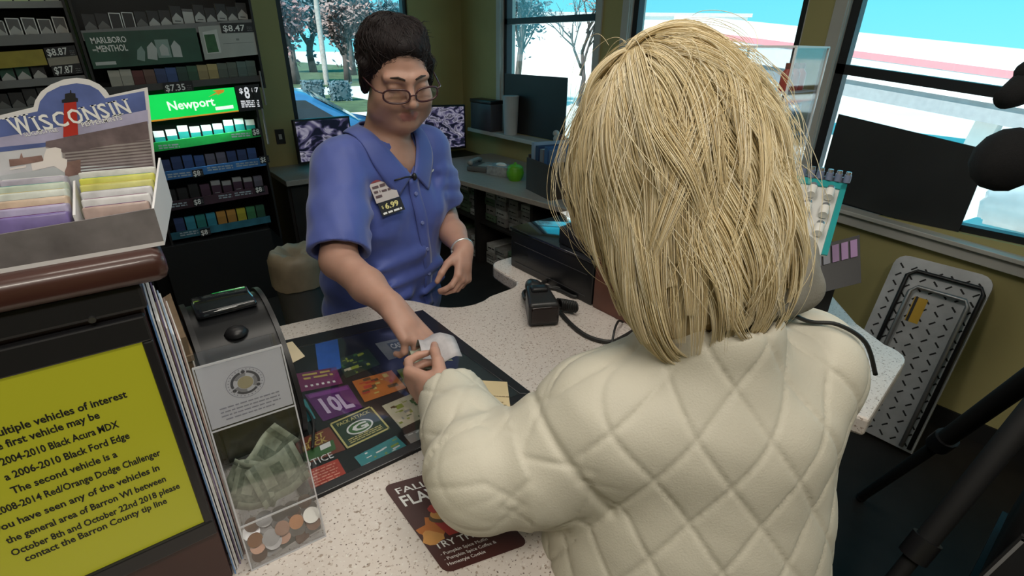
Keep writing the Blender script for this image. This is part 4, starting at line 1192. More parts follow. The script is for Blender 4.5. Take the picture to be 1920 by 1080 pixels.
# menthol banner
SG1 = mat('banner_green', (0.022, 0.085, 0.058), 0.4, var=0.35, vs=5)
sp = sign(RA, 0.045, 0.565, 1.690, 1.728, 0.172, SG1)
b = MB(); sl = 0.07
fy = RY - 0.0155
def stext(mb, tx, x, z, h, w, m=0, bold=0.02, sl_=sl):
    mb.text(tx, (x, fy, z), Vector((1, 0, sl_)), Vector((-sl_, 0, 1)), h, w, m, bold=bold, lift=0.0004)
def srect(mb, pts, m=0, l=0.0002):
    mb.add([(x_, fy - l, z_) for x_, z_ in pts], [tuple(range(len(pts)))], m)
stext(b, 'MARLBORO', 0.070, 1.640, 0.028, 0.155); stext(b, 'MENTHOL', 0.085, 1.600, 0.030, 0.135)
srect(b, [(0.06, 1.535), (0.15, 1.541), (0.15, 1.557), (0.06, 1.551)], 1)
srect(b, [(0.065, 1.605), (0.082, 1.606), (0.082, 1.614), (0.065, 1.613)], 1)
def packart(x_, z_, w_, h_, ang=0, m=1):
    pts = [(-w_ / 2, 0), (w_ / 2, 0), (w_ / 2, h_ * 0.66), (0, h_), (-w_ / 2, h_ * 0.66)]
    c_, s_ = math.cos(R(ang)), math.sin(R(ang))
    srect(b, [(x_ + p[0] * c_ - p[1] * s_, z_ + p[0] * s_ + p[1] * c_) for p in pts], m, 0.0003)
packart(0.265, 1.56, 0.035, 0.075, -14, 2); packart(0.32, 1.565, 0.045, 0.09, -10, 1)
srect(b, [(0.350, 1.572), (0.415, 1.576), (0.415, 1.668), (0.350, 1.664)], 2)
packart(0.445, 1.578, 0.045, 0.085, 0, 1); packart(0.385, 1.585, 0.04, 0.06, 0, 1)
subprint(b, [INKW, mat('print_pale', (0.52, 0.55, 0.54), 0.5), mat('print_mint', (0.26, 0.36, 0.33), 0.5)], sp, RA)
# pale green-packet sign
sp = sign(RA, 0.578, 0.872, 1.735, 1.765, 0.172, mat('pale_sign', (0.42, 0.44, 0.42), 0.4))
b = MB()
srect(b, [(0.595, 1.595), (0.672, 1.602), (0.672, 1.725), (0.595, 1.708)], 0)
srect(b, [(0.60, 1.60), (0.66, 1.606), (0.655, 1.70), (0.60, 1.695)], 1, 0.0003)
srect(b, [(0.69, 1.648), (0.86, 1.660), (0.86, 1.6625), (0.69, 1.6505)], 2)
srect(b, [(0.765, 1.668), (0.782, 1.669), (0.782, 1.680), (0.765, 1.679)], 2)
subprint(b, [mat('pale_frame', (0.62, 0.64, 0.62), 0.5), mat('packet_green', (0.03, 0.12, 0.045), 0.5, var=0.2, vs=30), mat('sign_dim', (0.2, 0.22, 0.21), 0.5)], sp, RA)
def price(rack, tx, x0, x1, zt0, zt1, h, big=0.6, y=RY - 0.016):
    b = MB(); strip(b, x0, x1, zt0, zt1, h, y=y + 0.004, th=0.006)
    o = b.wbuild('price_tag', TAGB, rack)
    b = MB(); w_ = x1 - x0
    b.text(tx, (x0 + w_ * 0.06, y - 0.0025, zt0 - h * 0.82), Vector((1, 0, (zt1 - zt0) / w_)), Vector((0, 0, 1)), h * big, w_ * 0.66, 0, bold=0.015)
    for k in range(3):
        bars(b, (x0 + w_ * 0.78, y - 0.0025, zt0 - h * (0.32 + 0.18 * k)), X, Z, w_ * 0.16, h * 0.06, 1, k)
    subprint(b, [INKW, STRIP], o, rack)
    return o
price(RA, '$8.47', 0.695, 0.875, 1.757, 1.768, 0.052, 0.62)
price(RA, '$7.35', 0.335, 0.485, 1.443, 1.452, 0.055, 0.62)
# glowing green sign
NG = mat('lit_green', (0.005, 0.62, 0.09), 0.4, var=0.05, emit=0.95)
sp = sign(RA, 0.235, 0.700, 1.378, 1.410, 0.140, NG)
b = MB(); sl2 = 0.032 / 0.465
b.text('Newport', (0.335, fy, 1.295), Vector((1, 0, sl2)), Vector((-sl2, 0, 1)), 0.048, 0.245, 0, bold=0.02, lift=0.0006)
srect(b, [(0.235, 1.238), (0.700, 1.270), (0.700, 1.277), (0.235, 1.247)], 1)
srect(b, [(0.55, 1.360), (0.605, 1.378), (0.60, 1.368), (0.64, 1.385), (0.645, 1.40), (0.58, 1.395), (0.60, 1.385)], 1)
srect(b, [(0.575, 1.283), (0.675, 1.290), (0.675, 1.309), (0.575, 1.302)], 0)
subprint(b, [mat('lit_white', (0.85, 0.9, 0.86), 0.4, var=0.0, emit=0.9), mat('lit_orange', (0.70, 0.30, 0.03), 0.4, emit=0.6)], sp, RA)
sp = sign(RA, 0.706, 0.845, 1.418, 1.425, 0.150, TAGB)
b = MB()
b.text('$', (0.725, fy, 1.375), X, Z, 0.028, None, 0, bold=0.03); b.text('8', (0.752, fy, 1.345), X, Z, 0.065, 0.030, 0, bold=0.02); b.text('87', (0.796, fy, 1.378), X, Z, 0.028, 0.040, 0, bold=0.02)
for k in range(4):
    bars(b, (0.722, fy, 1.325 - k * 0.011), X, Z, 0.105, 0.007, 0, k + 5)
subprint(b, [mat('lit_ink', (0.85, 0.86, 0.9), 0.5, var=0.0, emit=0.6)], sp, RA)
lamp('rack_lamp', 'AREA', (0.47, 3.655, 1.235), 1.3, (0.85, 1, 0.95), (R(-8), 0, 0), 0.45, 0.02)
# small price tags and strip prints
for (x0, z0) in ((0.752, 1.162), (0.765, 0.985), (0.37, 0.945), (0.335, 0.770), (0.70, 0.795), (0.33, 0.570)):
    price(RA, '$8', x0, x0 + 0.058, z0, z0 + 0.003, 0.045, 0.7)
b = MB()
for (x0, x1, z_, sd) in ((0.235, 0.34, 1.085, 1), (0.63, 0.74, 1.118, 2), (0.24, 0.36, 0.915, 3), (0.455, 0.60, 0.93, 4), (0.62, 0.75, 0.936, 5), (0.19, 0.30, 0.735, 6), (0.48, 0.56, 0.748, 7), (0.575, 0.68, 0.752, 8), (0.22, 0.32, 0.548, 9)):
    for k in range(2):
        bars(b, (x0, FY, z_ + k * 0.014), X, Z, x1 - x0, 0.008, 0, sd * 3 + k)
b.wbuild('strip_print', mat('strip_ink', (0.35, 0.42, 0.48), 0.5), RA)
b = MB().cyl((0.862, 3.66, 1.30), (0.862, 3.66, 1.50), 0.006).cyl((0.835, 3.66, 1.06), (0.835, 3.66, 1.28), 0.006); b.wbuild('upright', STRIP, RA)

# packs --------------------------------------------------------------
PW, PD, PH = 0.052, 0.022, 0.087
PKM = {}
def pack_mesh(key, body, top, topf=0.36, roof=False, frame=False):
    b = MB()
    b.box((-PW / 2, 0, 0), (PW / 2, PD, PH), 0)
    e = -0.0003
    if roof:
        b.add([(-PW / 2, e, PH * .30), (-PW / 2, e, PH), (PW / 2, e, PH), (PW / 2, e, PH * .30), (0, e, PH * .62)], [(0, 4, 3, 2, 1)], 1)
        b.box((-PW / 2, -0.0001, PH), (PW / 2, PD, PH + 0.0002), 1)
    else:
        b.add([(-PW / 2, e, PH * (1 - topf)), (PW / 2, e, PH * (1 - topf)), (PW / 2, e, PH), (-PW / 2, e, PH)], [(0, 1, 2, 3)], 1)
        b.box((-PW / 2, 0, PH), (PW / 2, PD, PH + 0.0004), 1)
    if frame:
        for q in (((-PW / 2, 0), (-PW / 2 + .004, PH)), ((PW / 2 - .004, 0), (PW / 2, PH)), ((-PW / 2, PH - .004), (PW / 2, PH))):
            b.box((q[0][0], -0.0006, q[0][1]), (q[1][0], -0.0003, q[1][1]), 2)
    b.box((-PW * 0.28, -0.0005, PH * 0.12), (PW * 0.28, -0.0003, PH * 0.17), 1 if not roof else 1)
    o = b.build('cigarette_pack', [body, top, INKW])
    PKM[key] = o.data
    bpy.data.objects.remove(o)
pw_ = mat('pack_white', (0.50, 0.50, 0.49), 0.4); pg = mat('pack_grey', (0.13, 0.13, 0.135), 0.45); pdk = mat('pack_dark', (0.03, 0.03, 0.034), 0.45)
pack_mesh('dimroof', mat('pack_dimgrey', (0.16, 0.16, 0.16), 0.45), pdk, roof=True)
pack_mesh('darkframe', pdk, pdk, frame=True)
pack_mesh('roof', pw_, pdk, roof=True)
pack_mesh('roofgreen', pw_, mat('pack_deepgreen', (0.03, 0.10, 0.07), 0.4), roof=True)
pack_mesh('roofframe', pw_, pg, roof=True, frame=True)
pack_mesh('white', pw_, pg, 0.15)
cols = {'ivory': (0.40, 0.38, 0.33), 'maroon': (0.11, 0.03, 0.03), 'brown': (0.13, 0.075, 0.06), 'navy': (0.035, 0.055, 0.14), 'blue': (0.04, 0.08, 0.22), 'darkgreen': (0.025, 0.06, 0.05), 'green': (0.03, 0.09, 0.055), 'tan': (0.30, 0.24, 0.12), 'gold': (0.36, 0.29, 0.13), 'olive': (0.10, 0.12, 0.10), 'sage': (0.10, 0.15, 0.14), 'teal': (0.03, 0.18, 0.17), 'aqua': (0.04, 0.22, 0.30), 'orange': (0.40, 0.20, 0.05), 'yellow': (0.38, 0.34, 0.04), 'leaf': (0.05, 0.18, 0.08), 'black': (0.02, 0.02, 0.022), 'plum': (0.07, 0.035, 0.06), 'lilacgrey': (0.12, 0.11, 0.15)}
for k_, c_ in cols.items():
    pack_mesh(k_, mat('pack_c_' + k_, c_, 0.4), mat('pack_t_' + k_, tuple(min(1, v * 1.25) for v in c_), 0.4))
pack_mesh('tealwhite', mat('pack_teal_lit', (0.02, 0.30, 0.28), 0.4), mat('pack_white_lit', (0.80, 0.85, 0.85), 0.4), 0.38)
pack_mesh('plumgrey', mat('pack_c_plum', (0.07, 0.035, 0.06), 0.4), mat('pack_pale', (0.34, 0.33, 0.34), 0.4), 0.3)
WORDS = {'dimroof': 'dim grey', 'darkframe': 'white-edged black', 'roof': 'white pointed', 'roofgreen': 'white and green pointed', 'roofframe': 'white-framed', 'white': 'plain white', 'tealwhite': 'teal and white', 'plumgrey': 'plum and grey', 'darkgreen': 'dark green', 'lilacgrey': 'lilac grey'}
def row(kinds, x0, x1, za, zb, where, group, y=3.70, jig=0.0, seed=0):
    r = random.Random(seed); n = len(kinds)
    for i, kd in enumerate(kinds):
        if kd is None:
            continue
        v = (i + 0.5) / n
        o = bpy.data.objects.new('cigarette_pack', PKM[kd]); COL.objects.link(o)
        o.location = (x0 + (x1 - x0) * v, y + r.uniform(0, 0.006), lineup(v, za, zb) + (jig * r.choice([0, 0, 1])))
        o.rotation_euler = (0, 0, R(r.uniform(-2, 2)))
        tag(o, '%s cigarette pack, %s from left %s' % (WORDS.get(kd, kd), ORD[i], where), 'cigarette pack', group)
row(['dimroof', 'dimroof', 'darkframe', 'darkframe', 'dimroof', 'roof', 'roof', 'roof', 'white', 'roof', 'roof', 'roof', 'roof', 'roof'], 0.06, 0.865, 1.688, 1.768, 'on right rack top shelf', 'packs on the top shelf of the right rack', jig=0.018, seed=4)
row(['ivory', 'ivory', 'maroon', 'brown', 'navy', 'blue', 'darkgreen', 'green', 'tan', 'gold', 'olive', 'olive', 'sage', 'sage'], 0.10, 0.855, 1.410, 1.472, 'above the green sign', 'packs above the green sign', jig=0.010, seed=5)
row(['tealwhite'] * 9, 0.225, 0.79, 1.090, 1.128, 'under the green sign', 'teal and white packs', jig=0.014, seed=6)
row(['navy', 'navy', 'blue', 'blue', 'lilacgrey', 'lilacgrey', 'navy', 'navy', 'blue'], 0.215, 0.765, 0.925, 0.950, 'on the blue shelf', 'packs on the blue shelf', seed=7, jig=0.010)
row(['black', 'black', 'black', 'plum', 'plumgrey', 'plumgrey', 'plumgrey', 'plumgrey', 'lilacgrey'], 0.20, 0.77, 0.745, 0.768, 'on the maroon shelf', 'packs on the maroon shelf', seed=8, jig=0.012)
row(['navy', 'aqua', 'teal', 'aqua', 'orange', 'orange', 'yellow', 'leaf', 'green'], 0.205, 0.745, 0.563, 0.570, 'on right rack lowest shelf', 'packs on the lowest shelf', seed=9)

# second rack at the left frame edge
RB = thing('cigarette_rack', 'black cigarette rack with a yellow banner, half outside the left edge', 'rack', (-0.40, 3.9, 0))
b = MB(); b.box((-0.90, 3.98, 0.0), (0.012, 4.0, 2.2)); b.wbuild('back_panel', RK, RB)
for x_ in (-0.90, 0.0):
    b = MB(); b.box((x_, 3.66, 0.0), (x_ + 0.012, 3.98, 2.2)); b.wbuild('side_panel', RK, RB)
for s_ in (('a', -0.89, 0.0, 1.775, 1.832, 0.03), ('b', -0.89, 0.0, 1.625, 1.690, 0.045), ('c', -0.89, 0.0, 1.43, 1.49, 0.035), ('d', -0.89, 0.0, 1.31, 1.36, 0.04)):
    shelf_of(RB, *s_, STRIP)
b = MB(); strip(b, -0.89, -0.06, 1.845, 1.905, 0.05); b.wbuild('lit_banner', mat('lit_lime', (0.45, 0.85, 0.02), 0.4, emit=0.8), RB)
lamp('rack_lamp', 'AREA', (-0.45, 3.655, 1.90), 0.35, (0.85, 1, 0.8), (R(-12), 0, 0), 0.6, 0.02)
sp = sign(RB, -0.62, -0.135, 1.570, 1.612, 0.072, mat('banner_yellow', (0.36, 0.29, 0.04), 0.4, var=0.2, vs=10))
b = MB(); strip(b, -0.13, -0.005, 1.575, 1.590, 0.045, y=RY - 0.001); b.wbuild('card', mat('card_beige', (0.30, 0.27, 0.22), 0.5), RB)
price(RB, '$8.87', -0.130, -0.004, 1.618, 1.632, 0.046, 0.7)
price(RB, '$7.87', -0.125, -0.004, 1.535, 1.548, 0.048, 0.7)
row(['white'] * 10, -0.60, -0.005, 1.775, 1.815, 'on left rack top shelf', 'packs on the left rack top shelf', seed=11)
row(['roofframe'] * 10, -0.60, -0.005, 1.625, 1.668, 'on left rack second shelf', 'white-framed packs on the left rack', seed=12, jig=0.008)
row(['roofgreen', 'roof', 'roofgreen', 'roof', 'roofgreen', 'roofgreen', 'roof', None], -0.58, -0.09, 1.425, 1.470, 'under the yellow banner', 'packs under the yellow banner', seed=13)
row(['dimroof'] * 8, -0.62, -0.16, 1.30, 1.335, 'behind the lighthouse display', 'grey packs behind the lighthouse display', seed=14, jig=0.012)

# dark cabinet and things behind the clerk
BC = thing('back_cabinet', 'dark cabinet along the back wall under the monitors', 'cabinet', (1.9, 4.1, 0))
DKW = mat('dark_cabinet', (0.020, 0.017, 0.016), 0.45, var=0.2)
MB().box((0.98, 3.98, 0.0), (2.86, 4.46, 0.71)).wbuild('body', DKW, BC)
MB().box((0.96, 3.90, 0.71), (2.10, 4.47, 0.75)).wbuild('worktop', mat('grey_laminate', (0.30, 0.275, 0.25), 0.4, var=0.1, vs=60), BC, bevel=0.004)
for x_ in (1.0, 1.45):
    MB().box((x_, 3.965, 0.1), (x_ + 0.42, 3.98, 0.68)).wbuild('door', DKW, BC, bevel=0.003)
SCRM = {}
def cctv(name, seed, sc):
    m = bpy.data.materials.new(name); m.use_nodes = True
    nt = m.node_tree; n = nt.nodes; b_ = n['Principled BSDF']
    tc = n.new('ShaderNodeTexCoord'); mp = n.new('ShaderNodeMapping'); mp.inputs['Location'].default_value = (seed, seed * 2, 0); mp.inputs['Scale'].default_value = (1, 1, 1.6); mp.inputs['Rotation'].default_value = (0, 0.6, 0)
    nz = n.new('ShaderNodeTexNoise'); nz.inputs['Scale'].default_value = sc; nz.inputs['Detail'].default_value = 2; nz.inputs['Distortion'].default_value = 1.5
    cr = n.new('ShaderNodeValToRGB')
    for p_, c_ in ((0.40, (0.01, 0.012, 0.03, 1)), (0.47, (0.10, 0.09, 0.20, 1)), (0.55, (0.50, 0.48, 0.62, 1)), (0.62, (0.05, 0.05, 0.09, 1)), (0.70, (0.65, 0.62, 0.75, 1))):
        e_ = cr.color_ramp.elements.new(p_); e_.color = c_
    cr.color_ramp.elements[0].color = (0.008, 0.01, 0.02, 1)
    nt.links.new(tc.outputs['Object'], mp.inputs[0]); nt.links.new(mp.outputs[0], nz.inputs['Vector']); nt.links.new(nz.outputs['Fac'], cr.inputs[0])
    nt.links.new(cr.outputs[0], b_.inputs['Emission Color']); b_.inputs['Emission Strength'].default_value = 0.5
    b_.inputs['Base Color'].default_value = (0.01, 0.01, 0.012, 1); b_.inputs['Roughness'].default_value = 0.2
    return m
def monitor(label, loc, rotz, w_, h_, scr, tilt=0.0):
    t_ = thing('monitor', label, 'monitor', loc, rotz)
    MB().rbox((-w_ / 2, -0.02, 0.06), (w_ / 2, 0.02, 0.06 + h_), 0.006).build('casing', BLACK, t_)
    MB().box((-w_ / 2 + 0.014, -0.0215, 0.078), (w_ / 2 - 0.014, -0.0202, 0.06 + h_ - 0.014)).build('screen', scr, t_)
    MB().box((-0.03, 0.0, 0.01), (0.03, 0.03, 0.12)).rbox((-0.11, -0.07, 0), (0.11, 0.09, 0.012), 0.004).build('stand', BLACK, t_)
    return t_
monitor('black monitor with a dim camera picture left of the clerk', (1.37, 4.18, 0.75), R(6), 0.46, 0.33, cctv('cctv_dim', 3, 6))
monitor('black monitor with a bright patterned camera picture right of the clerk', (2.33, 4.14, 0.75), R(-18), 0.60, 0.38, cctv('cctv_bright', 7, 9))

# desk along the right wall
DK = thing('window_desk', 'grey-topped desk under the window behind the clerk', 'desk', (2.45, 2.9, 0))
MB().prism([(2.17, 2.0), (2.86, 2.0), (2.86, 3.975), (2.11, 3.975), (2.02, 3.21)], 0.715, 0.75).wbuild('worktop', mat('desk_laminate', (0.34, 0.30, 0.27), 0.4, var=0.08, vs=50), DK, bevel=0.004)
for y_ in (2.02, 2.60, 3.30, 3.90):
    MB().box((2.22, y_, 0.0), (2.84, y_ + 0.03, 0.715)).wbuild('support_panel', DKW, DK)
MB().box((2.24, 2.05, 0.36), (2.84, 3.90, 0.375)).wbuild('shelf', DKW, DK)
MB().box((2.82, 2.03, 0.0), (2.84, 3.93, 0.715)).wbuild('back_panel', DKW, DK)
r = random.Random(21)
CTN = [mat('carton_white', (0.42, 0.41, 0.40), 0.5, var=0.25, vs=18), mat('carton_grey', (0.22, 0.21, 0.20), 0.5, var=0.3, vs=18), mat('carton_green', (0.10, 0.15, 0.10), 0.5, var=0.3, vs=18)]
lev = {0: 'on the floor', 1: 'on the shelf'}
k = 0
for ci, y0_ in enumerate((2.68, 2.84, 3.00, 3.15, 3.36, 3.52, 3.68)):
    for lv, zb_ in ((0, 0.002), (1, 0.377)):
        z_ = zb_
        for st in range(4 if lv else 3):
            w_, h_, d_ = r.uniform(0.11, 0.145), r.uniform(0.045, 0.07), r.uniform(0.2, 0.26)
            ci_ = r.choice([0, 0, 1, 1, 2])
            t_ = MB().rbox((0, 0, 0), (d_, w_, h_), 0.003).build('carton', CTN[ci_])
            t_.location = (2.28 + r.uniform(0, 0.02), y0_, z_ + 0.0005); 
            b = MB()
            bars(b, (-0.0004, w_ * 0.85, h_ * 0.4), -Y, Z, w_ * 0.7, h_ * 0.16, 0, k, 0)
            b.build('print', INKB, t_)
            tag(t_, 'carton %s under the window desk, %s stack from the clerk, %s up' % (lev[lv], ORD[6 - ci], ORD[st]), 'carton', 'cartons under the window desk')
            z_ += h_ + 0.001
            k += 1
# on the desk
t_ = thing('telephone', 'grey desk telephone on the window desk right of the clerk', 'telephone', (2.36, 3.42, 0.75), R(-60))
MB().rbox((-0.09, -0.10, 0.0), (0.09, 0.10, 0.045), 0.012).build('base', mat('phone_grey', (0.12, 0.12, 0.12), 0.4), t_)
MB().tube([(-0.06, -0.095, 0.06), (-0.062, -0.06, 0.075), (-0.062, 0.06, 0.075), (-0.06, 0.095, 0.06)], [0.022, 0.016, 0.016, 0.022], 10).build('handset', mat('phone_pale', (0.36, 0.36, 0.35), 0.4), t_)
MB().box((0.0, -0.07, 0.045), (0.07, 0.03, 0.047)).box((0.0, 0.045, 0.045), (0.07, 0.085, 0.048)).build('keypad', mat('phone_keys', (0.40, 0.40, 0.38), 0.4), t_)
t_ = thing('tissue_box', 'small pale patterned box beside the lime green ball', 'box', (2.38, 3.18, 0.75), R(20))
MB().rbox((-0.06, -0.10, 0), (0.06, 0.10, 0.075), 0.004).build('body', mat('tissue_box', (0.32, 0.33, 0.34), 0.5, var=0.3, vs=30), t_)
MB().ball((0, 0, 0.078), (0.025, 0.05, 0.018)).build('tissue', WHITE, t_)
t_ = thing('lime_pot', 'lime green round pot on the window desk', 'pot', (2.36, 2.98, 0.75))
LIMEP = mat('lime_plastic', (0.13, 0.42, 0.015), 0.45)
MB().lathe([(0.045, 0), (0.062, 0.03), (0.066, 0.06), (0.058, 0.085)], seg=20).build('body', LIMEP, t_)
MB().lathe([(0.060, 0.085), (0.058, 0.1), (0.035, 0.115), (0.012, 0.12), (0.010, 0.132), (0.0, 0.134)], seg=20).build('lid', LIMEP, t_)
OR_ = thing('desk_organiser', 'dark brown organiser box holding blue binders on the window desk', 'organiser', (2.42, 2.52, 0.75), R(-12))
OB = mat('organiser_brown', (0.055, 0.036, 0.026), 0.5, var=0.2)
MB().box((-0.20, -0.17, 0), (0.20, 0.17, 0.012)).build('base', OB, OR_)
MB().box((-0.20, -0.17, 0.012), (-0.188, 0.17, 0.22)).build('front_panel', OB, OR_)
MB().box((0.188, -0.17, 0.012), (0.20, 0.17, 0.26)).build('back_panel', OB, OR_)
for s_ in (-1, 1):
    MB().box((-0.188, s_ * 0.164 - 0.006, 0.012), (0.188, s_ * 0.164 + 0.006, 0.24)).build('side_panel', OB, OR_)
bpy.context.view_layer.update()
for i, (cn, cc) in enumerate((('pale blue', (0.30, 0.38, 0.50)), ('navy', (0.03, 0.05, 0.12)), ('grey', (0.20, 0.20, 0.22)), ('blue', (0.05, 0.12, 0.28)), ('slate blue', (0.10, 0.16, 0.28)))):
    t_ = thing('binder', '%s binder, %s from the telephone side in the brown organiser' % (cn, ORD[i]), 'binder', OR_.matrix_basis @ Vector((-0.01, 0.125 - i * 0.06, 0.0125)), R(-12), group='binders in the organiser')
    MB().box((-0.165, -0.02, 0), (0.165, -0.017, 0.31 - 0.012 * (i % 3))).box((-0.165, 0.017, 0), (0.165, 0.02, 0.31 - 0.012 * (i % 3))).box((-0.168, -0.02, 0), (-0.165, 0.02, 0.31 - 0.012 * (i % 3))).build('cover', mat('binder_%d' % i, cc, 0.4), t_)
    MB().box((-0.16, -0.015, 0.004), (0.155, 0.015, 0.285)).build('pages', mat('binder_pages', (0.45, 0.45, 0.44), 0.7), t_)
t_ = thing('tape_dispenser', 'black round-topped tape dispenser at the near end of the window desk', 'dispenser', (2.32, 2.22, 0.75), R(35))
MB().lathe([(0.11, 0), (0.112, 0.03), (0.10, 0.06), (0.06, 0.08), (0.02, 0.086)], seg=22).build('body', BLACK, t_)
MB().rbox((0.05, -0.03, 0.02), (0.15, 0.03, 0.06), 0.008).build('nose', BLACK, t_)
# on the window sill
def on_sill(y_): return Vector((XW - 0.05, y_, 0.969))
t_ = thing('paper_cup', 'tall white cup standing on the window sill before the dark board', 'cup', (2.808, 3.62, 0.969))
MB().lathe([(0.058, 0), (0.070, 0.31), (0.073, 0.315), (0.066, 0.318)], seg=24).build('body', mat('cup_white', (0.52, 0.55, 0.58), 0.5), t_)
t_ = thing('storage_box', 'dark grey box on the window sill left of the white cup', 'box', (2.81, 3.98, 0.969))
MB().rbox((-0.07, -0.16, 0), (0.06, 0.16, 0.23), 0.004).build('body', mat('sill_box', (0.06, 0.06, 0.075), 0.5), t_)
MB().rbox((-0.074, -0.165, 0.232), (0.064, 0.165, 0.262), 0.004).build('lid', BLACK, t_)
t_ = thing('figurine', 'small white and brown figurine on the window sill beside the blonde hair', 'figurine', (2.83, 3.03, 0.969))
MB().ball((0, 0, 0.035), (0.035, 0.05, 0.035)).ball((0, 0.03, 0.075), 0.026).build('body', mat('figurine_white', (0.5, 0.47, 0.45), 0.5), t_)
MB().ball((0, -0.045, 0.04), (0.03, 0.03, 0.04)).build('bundle', mat('figurine_brown', (0.15, 0.06, 0.05), 0.5), t_)
# dark boards in the windows
BRD = mat('dark_board', (0.022, 0.024, 0.026), 0.5, var=0.15, vs=4)
def board(label, y0, y1, za0, za1, zb0, zb1, x=XW + 0.012):
    b = MB()
    q = [(x, y0, zb0), (x, y1, zb1), (x, y1, za1), (x, y0, za0)]
    b.add(q + [(v[0] + 0.008, v[1], v[2]) for v in q], [(0, 1, 2, 3), (7, 6, 5, 4), (0, 4, 5, 1), (1, 5, 6, 2), (2, 6, 7, 3), (3, 7, 4, 0)])
    return tag(b.build('window_board', BRD), label, 'board')
board('dark board leaning in the second window behind the white cup', 3.03, 3.82, 1.452, 1.452, 0.971, 0.971)
board('large dark board covering the lower right window pane', 0.47, 1.085, 1.285, 1.372, 0.905, 0.968)
# bin behind the clerk
p = onz(560, 520, 0.5)
t_ = thing('trash_bin', 'grey trash bin with a tan bag behind the clerk', 'bin', (p.x, p.y, 0))
MB().lathe([(0.13, 0), (0.17, 0.60), (0.18, 0.605), (0.18, 0.64), (0.165, 0.64)], seg=24).build('body', mat('bin_grey', (0.15, 0.145, 0.14), 0.5), t_)
b = MB(); r = random.Random(4); n = 24
for k_, (rr_, z_) in enumerate(((0.182, 0.50), (0.187, 0.62), (0.183, 0.66), (0.15, 0.70), (0.08, 0.67), (0.02, 0.64))):
    b.v += [((rr_ + r.uniform(-.006, .006)) * math.cos(2 * PI * i / n), (rr_ + r.uniform(-.006, .006)) * math.sin(2 * PI * i / n), z_ + r.uniform(-.012, .012)) for i in range(n)]
for k_ in range(5):
    for i in range(n):
        b.f.append((k_ * n + i, k_ * n + (i + 1) % n, (k_ + 1) * n + (i + 1) % n, (k_ + 1) * n + i)); b.m.append(0); b.sm.append(True)
b.build('bag', mat('bag_tan', (0.24, 0.19, 0.13), 0.5, var=0.2), t_)
t_.scale = (0.75, 0.75, 0.95)
t_ = thing('switch_plate', 'small socket plate on the back wall between rack and window', 'switch', (1.12, YW, 0.98))
MB().box((-0.035, -0.006, -0.057), (0.035, 0, 0.057)).build('plate', mat('plate_dark', (0.03, 0.03, 0.03), 0.4), t_)
MB().box((-0.012, -0.009, -0.02), (0.012, -0.006, 0.02)).build('rocker', TRIM, t_)

# ================================================================== folded work platform against the right wall
WP = thing('work_platform', 'folded metal work platform with patterned deck leaning against the right wall', 'platform', (2.65, 0.4, 0))
tl, tr2, bl, br = Vector((2.80, 0.635, 0.80)), Vector((2.80, 0.275, 0.80)), Vector((2.50, 0.62, 0.02)), Vector((2.50, 0.26, 0.02))
ux = (tr2 - tl); uy = (tl - bl); H_ = uy.length; W_ = ux.length
uxn, uyn = ux.normalized(), uy.normalized(); nn = uxn.cross(uyn)
if nn.x > 0: nn = -nn
shape = arc(W_ - 0.05, H_ - 0.05, 0.05, 0, 90, 4) + arc(0.05, H_ - 0.05, 0.05, 90, 180, 4) + [(0, 0), (W_, 0)]
b = MB(); fr = [bl + uxn * x_ + uyn * y_ + nn * 0.0 for x_, y_ in shape]; n = len(fr)
b.add(fr + [p_ - nn * 0.03 for p_ in fr], [tuple(range(n)), tuple(range(2 * n - 1, n - 1, -1))] + [(i, n + i, n + (i + 1) % n, (i + 1) % n) for i in range(n)])
b.wbuild('deck', mat('deck_silver', (0.44, 0.45, 0.47), 0.45, 0.3, var=0.15, vs=12), WP)
b = MB()
for iy in range(19):
    for ix in range(7):
        c_ = bl + uxn * (0.035 + ix * 0.048) + uyn * (0.03 + iy * 0.042) + nn * 0.0008
        a = R(45 if (ix + iy) % 2 else -45)
        d1 = (uxn * math.cos(a) + uyn * math.sin(a)) * 0.013; d2 = (uyn * math.cos(a) - uxn * math.sin(a)) * 0.0035
        b.add([c_ - d1 - d2, c_ + d1 - d2, c_ + d1 + d2, c_ - d1 + d2], [(0, 1, 2, 3)])
b.wbuild('tread_pattern', BLACKM, WP)['kind'] = 'stuff'
def fp(x_, y_, l): return bl + uxn * (x_ * W_) + uyn * (y_ * H_) + nn * l
b = MB().tube([fp(0.20, 0.02, 0.02), fp(0.20, 0.90, 0.02), fp(0.28, 0.93, 0.02), fp(0.92, 0.93, 0.02), fp(0.96, 0.9, 0.02), fp(0.96, 0.02, 0.02)], 0.009, 8); b.wbuild('outer_leg_frame', BLACK, WP)
b = MB().tube([fp(0.30, 0.02, 0.032), fp(0.30, 0.82, 0.032), fp(0.36, 0.85, 0.032), fp(0.84, 0.85, 0.032), fp(0.88, 0.82, 0.032), fp(0.88, 0.02, 0.032)], 0.009, 8); b.wbuild('inner_leg_frame', mat('frame_silver', (0.35, 0.35, 0.36), 0.35, 0.6), WP)
b = MB(); b.add([fp(0.36, 0.66, .0015), fp(0.50, 0.66, .0015), fp(0.50, 0.80, .0015), fp(0.36, 0.80, .0015)], [(0, 1, 2, 3)])
b.add([fp(0.37, 0.66, .002), fp(0.40, 0.66, .002), fp(0.40, 0.80, .002), fp(0.37, 0.80, .002)], [(0, 1, 2, 3)], 1)
b.wbuild('warning_label', [mat('label_yellow', (0.60, 0.36, 0.02), 0.5), INKB], WP)

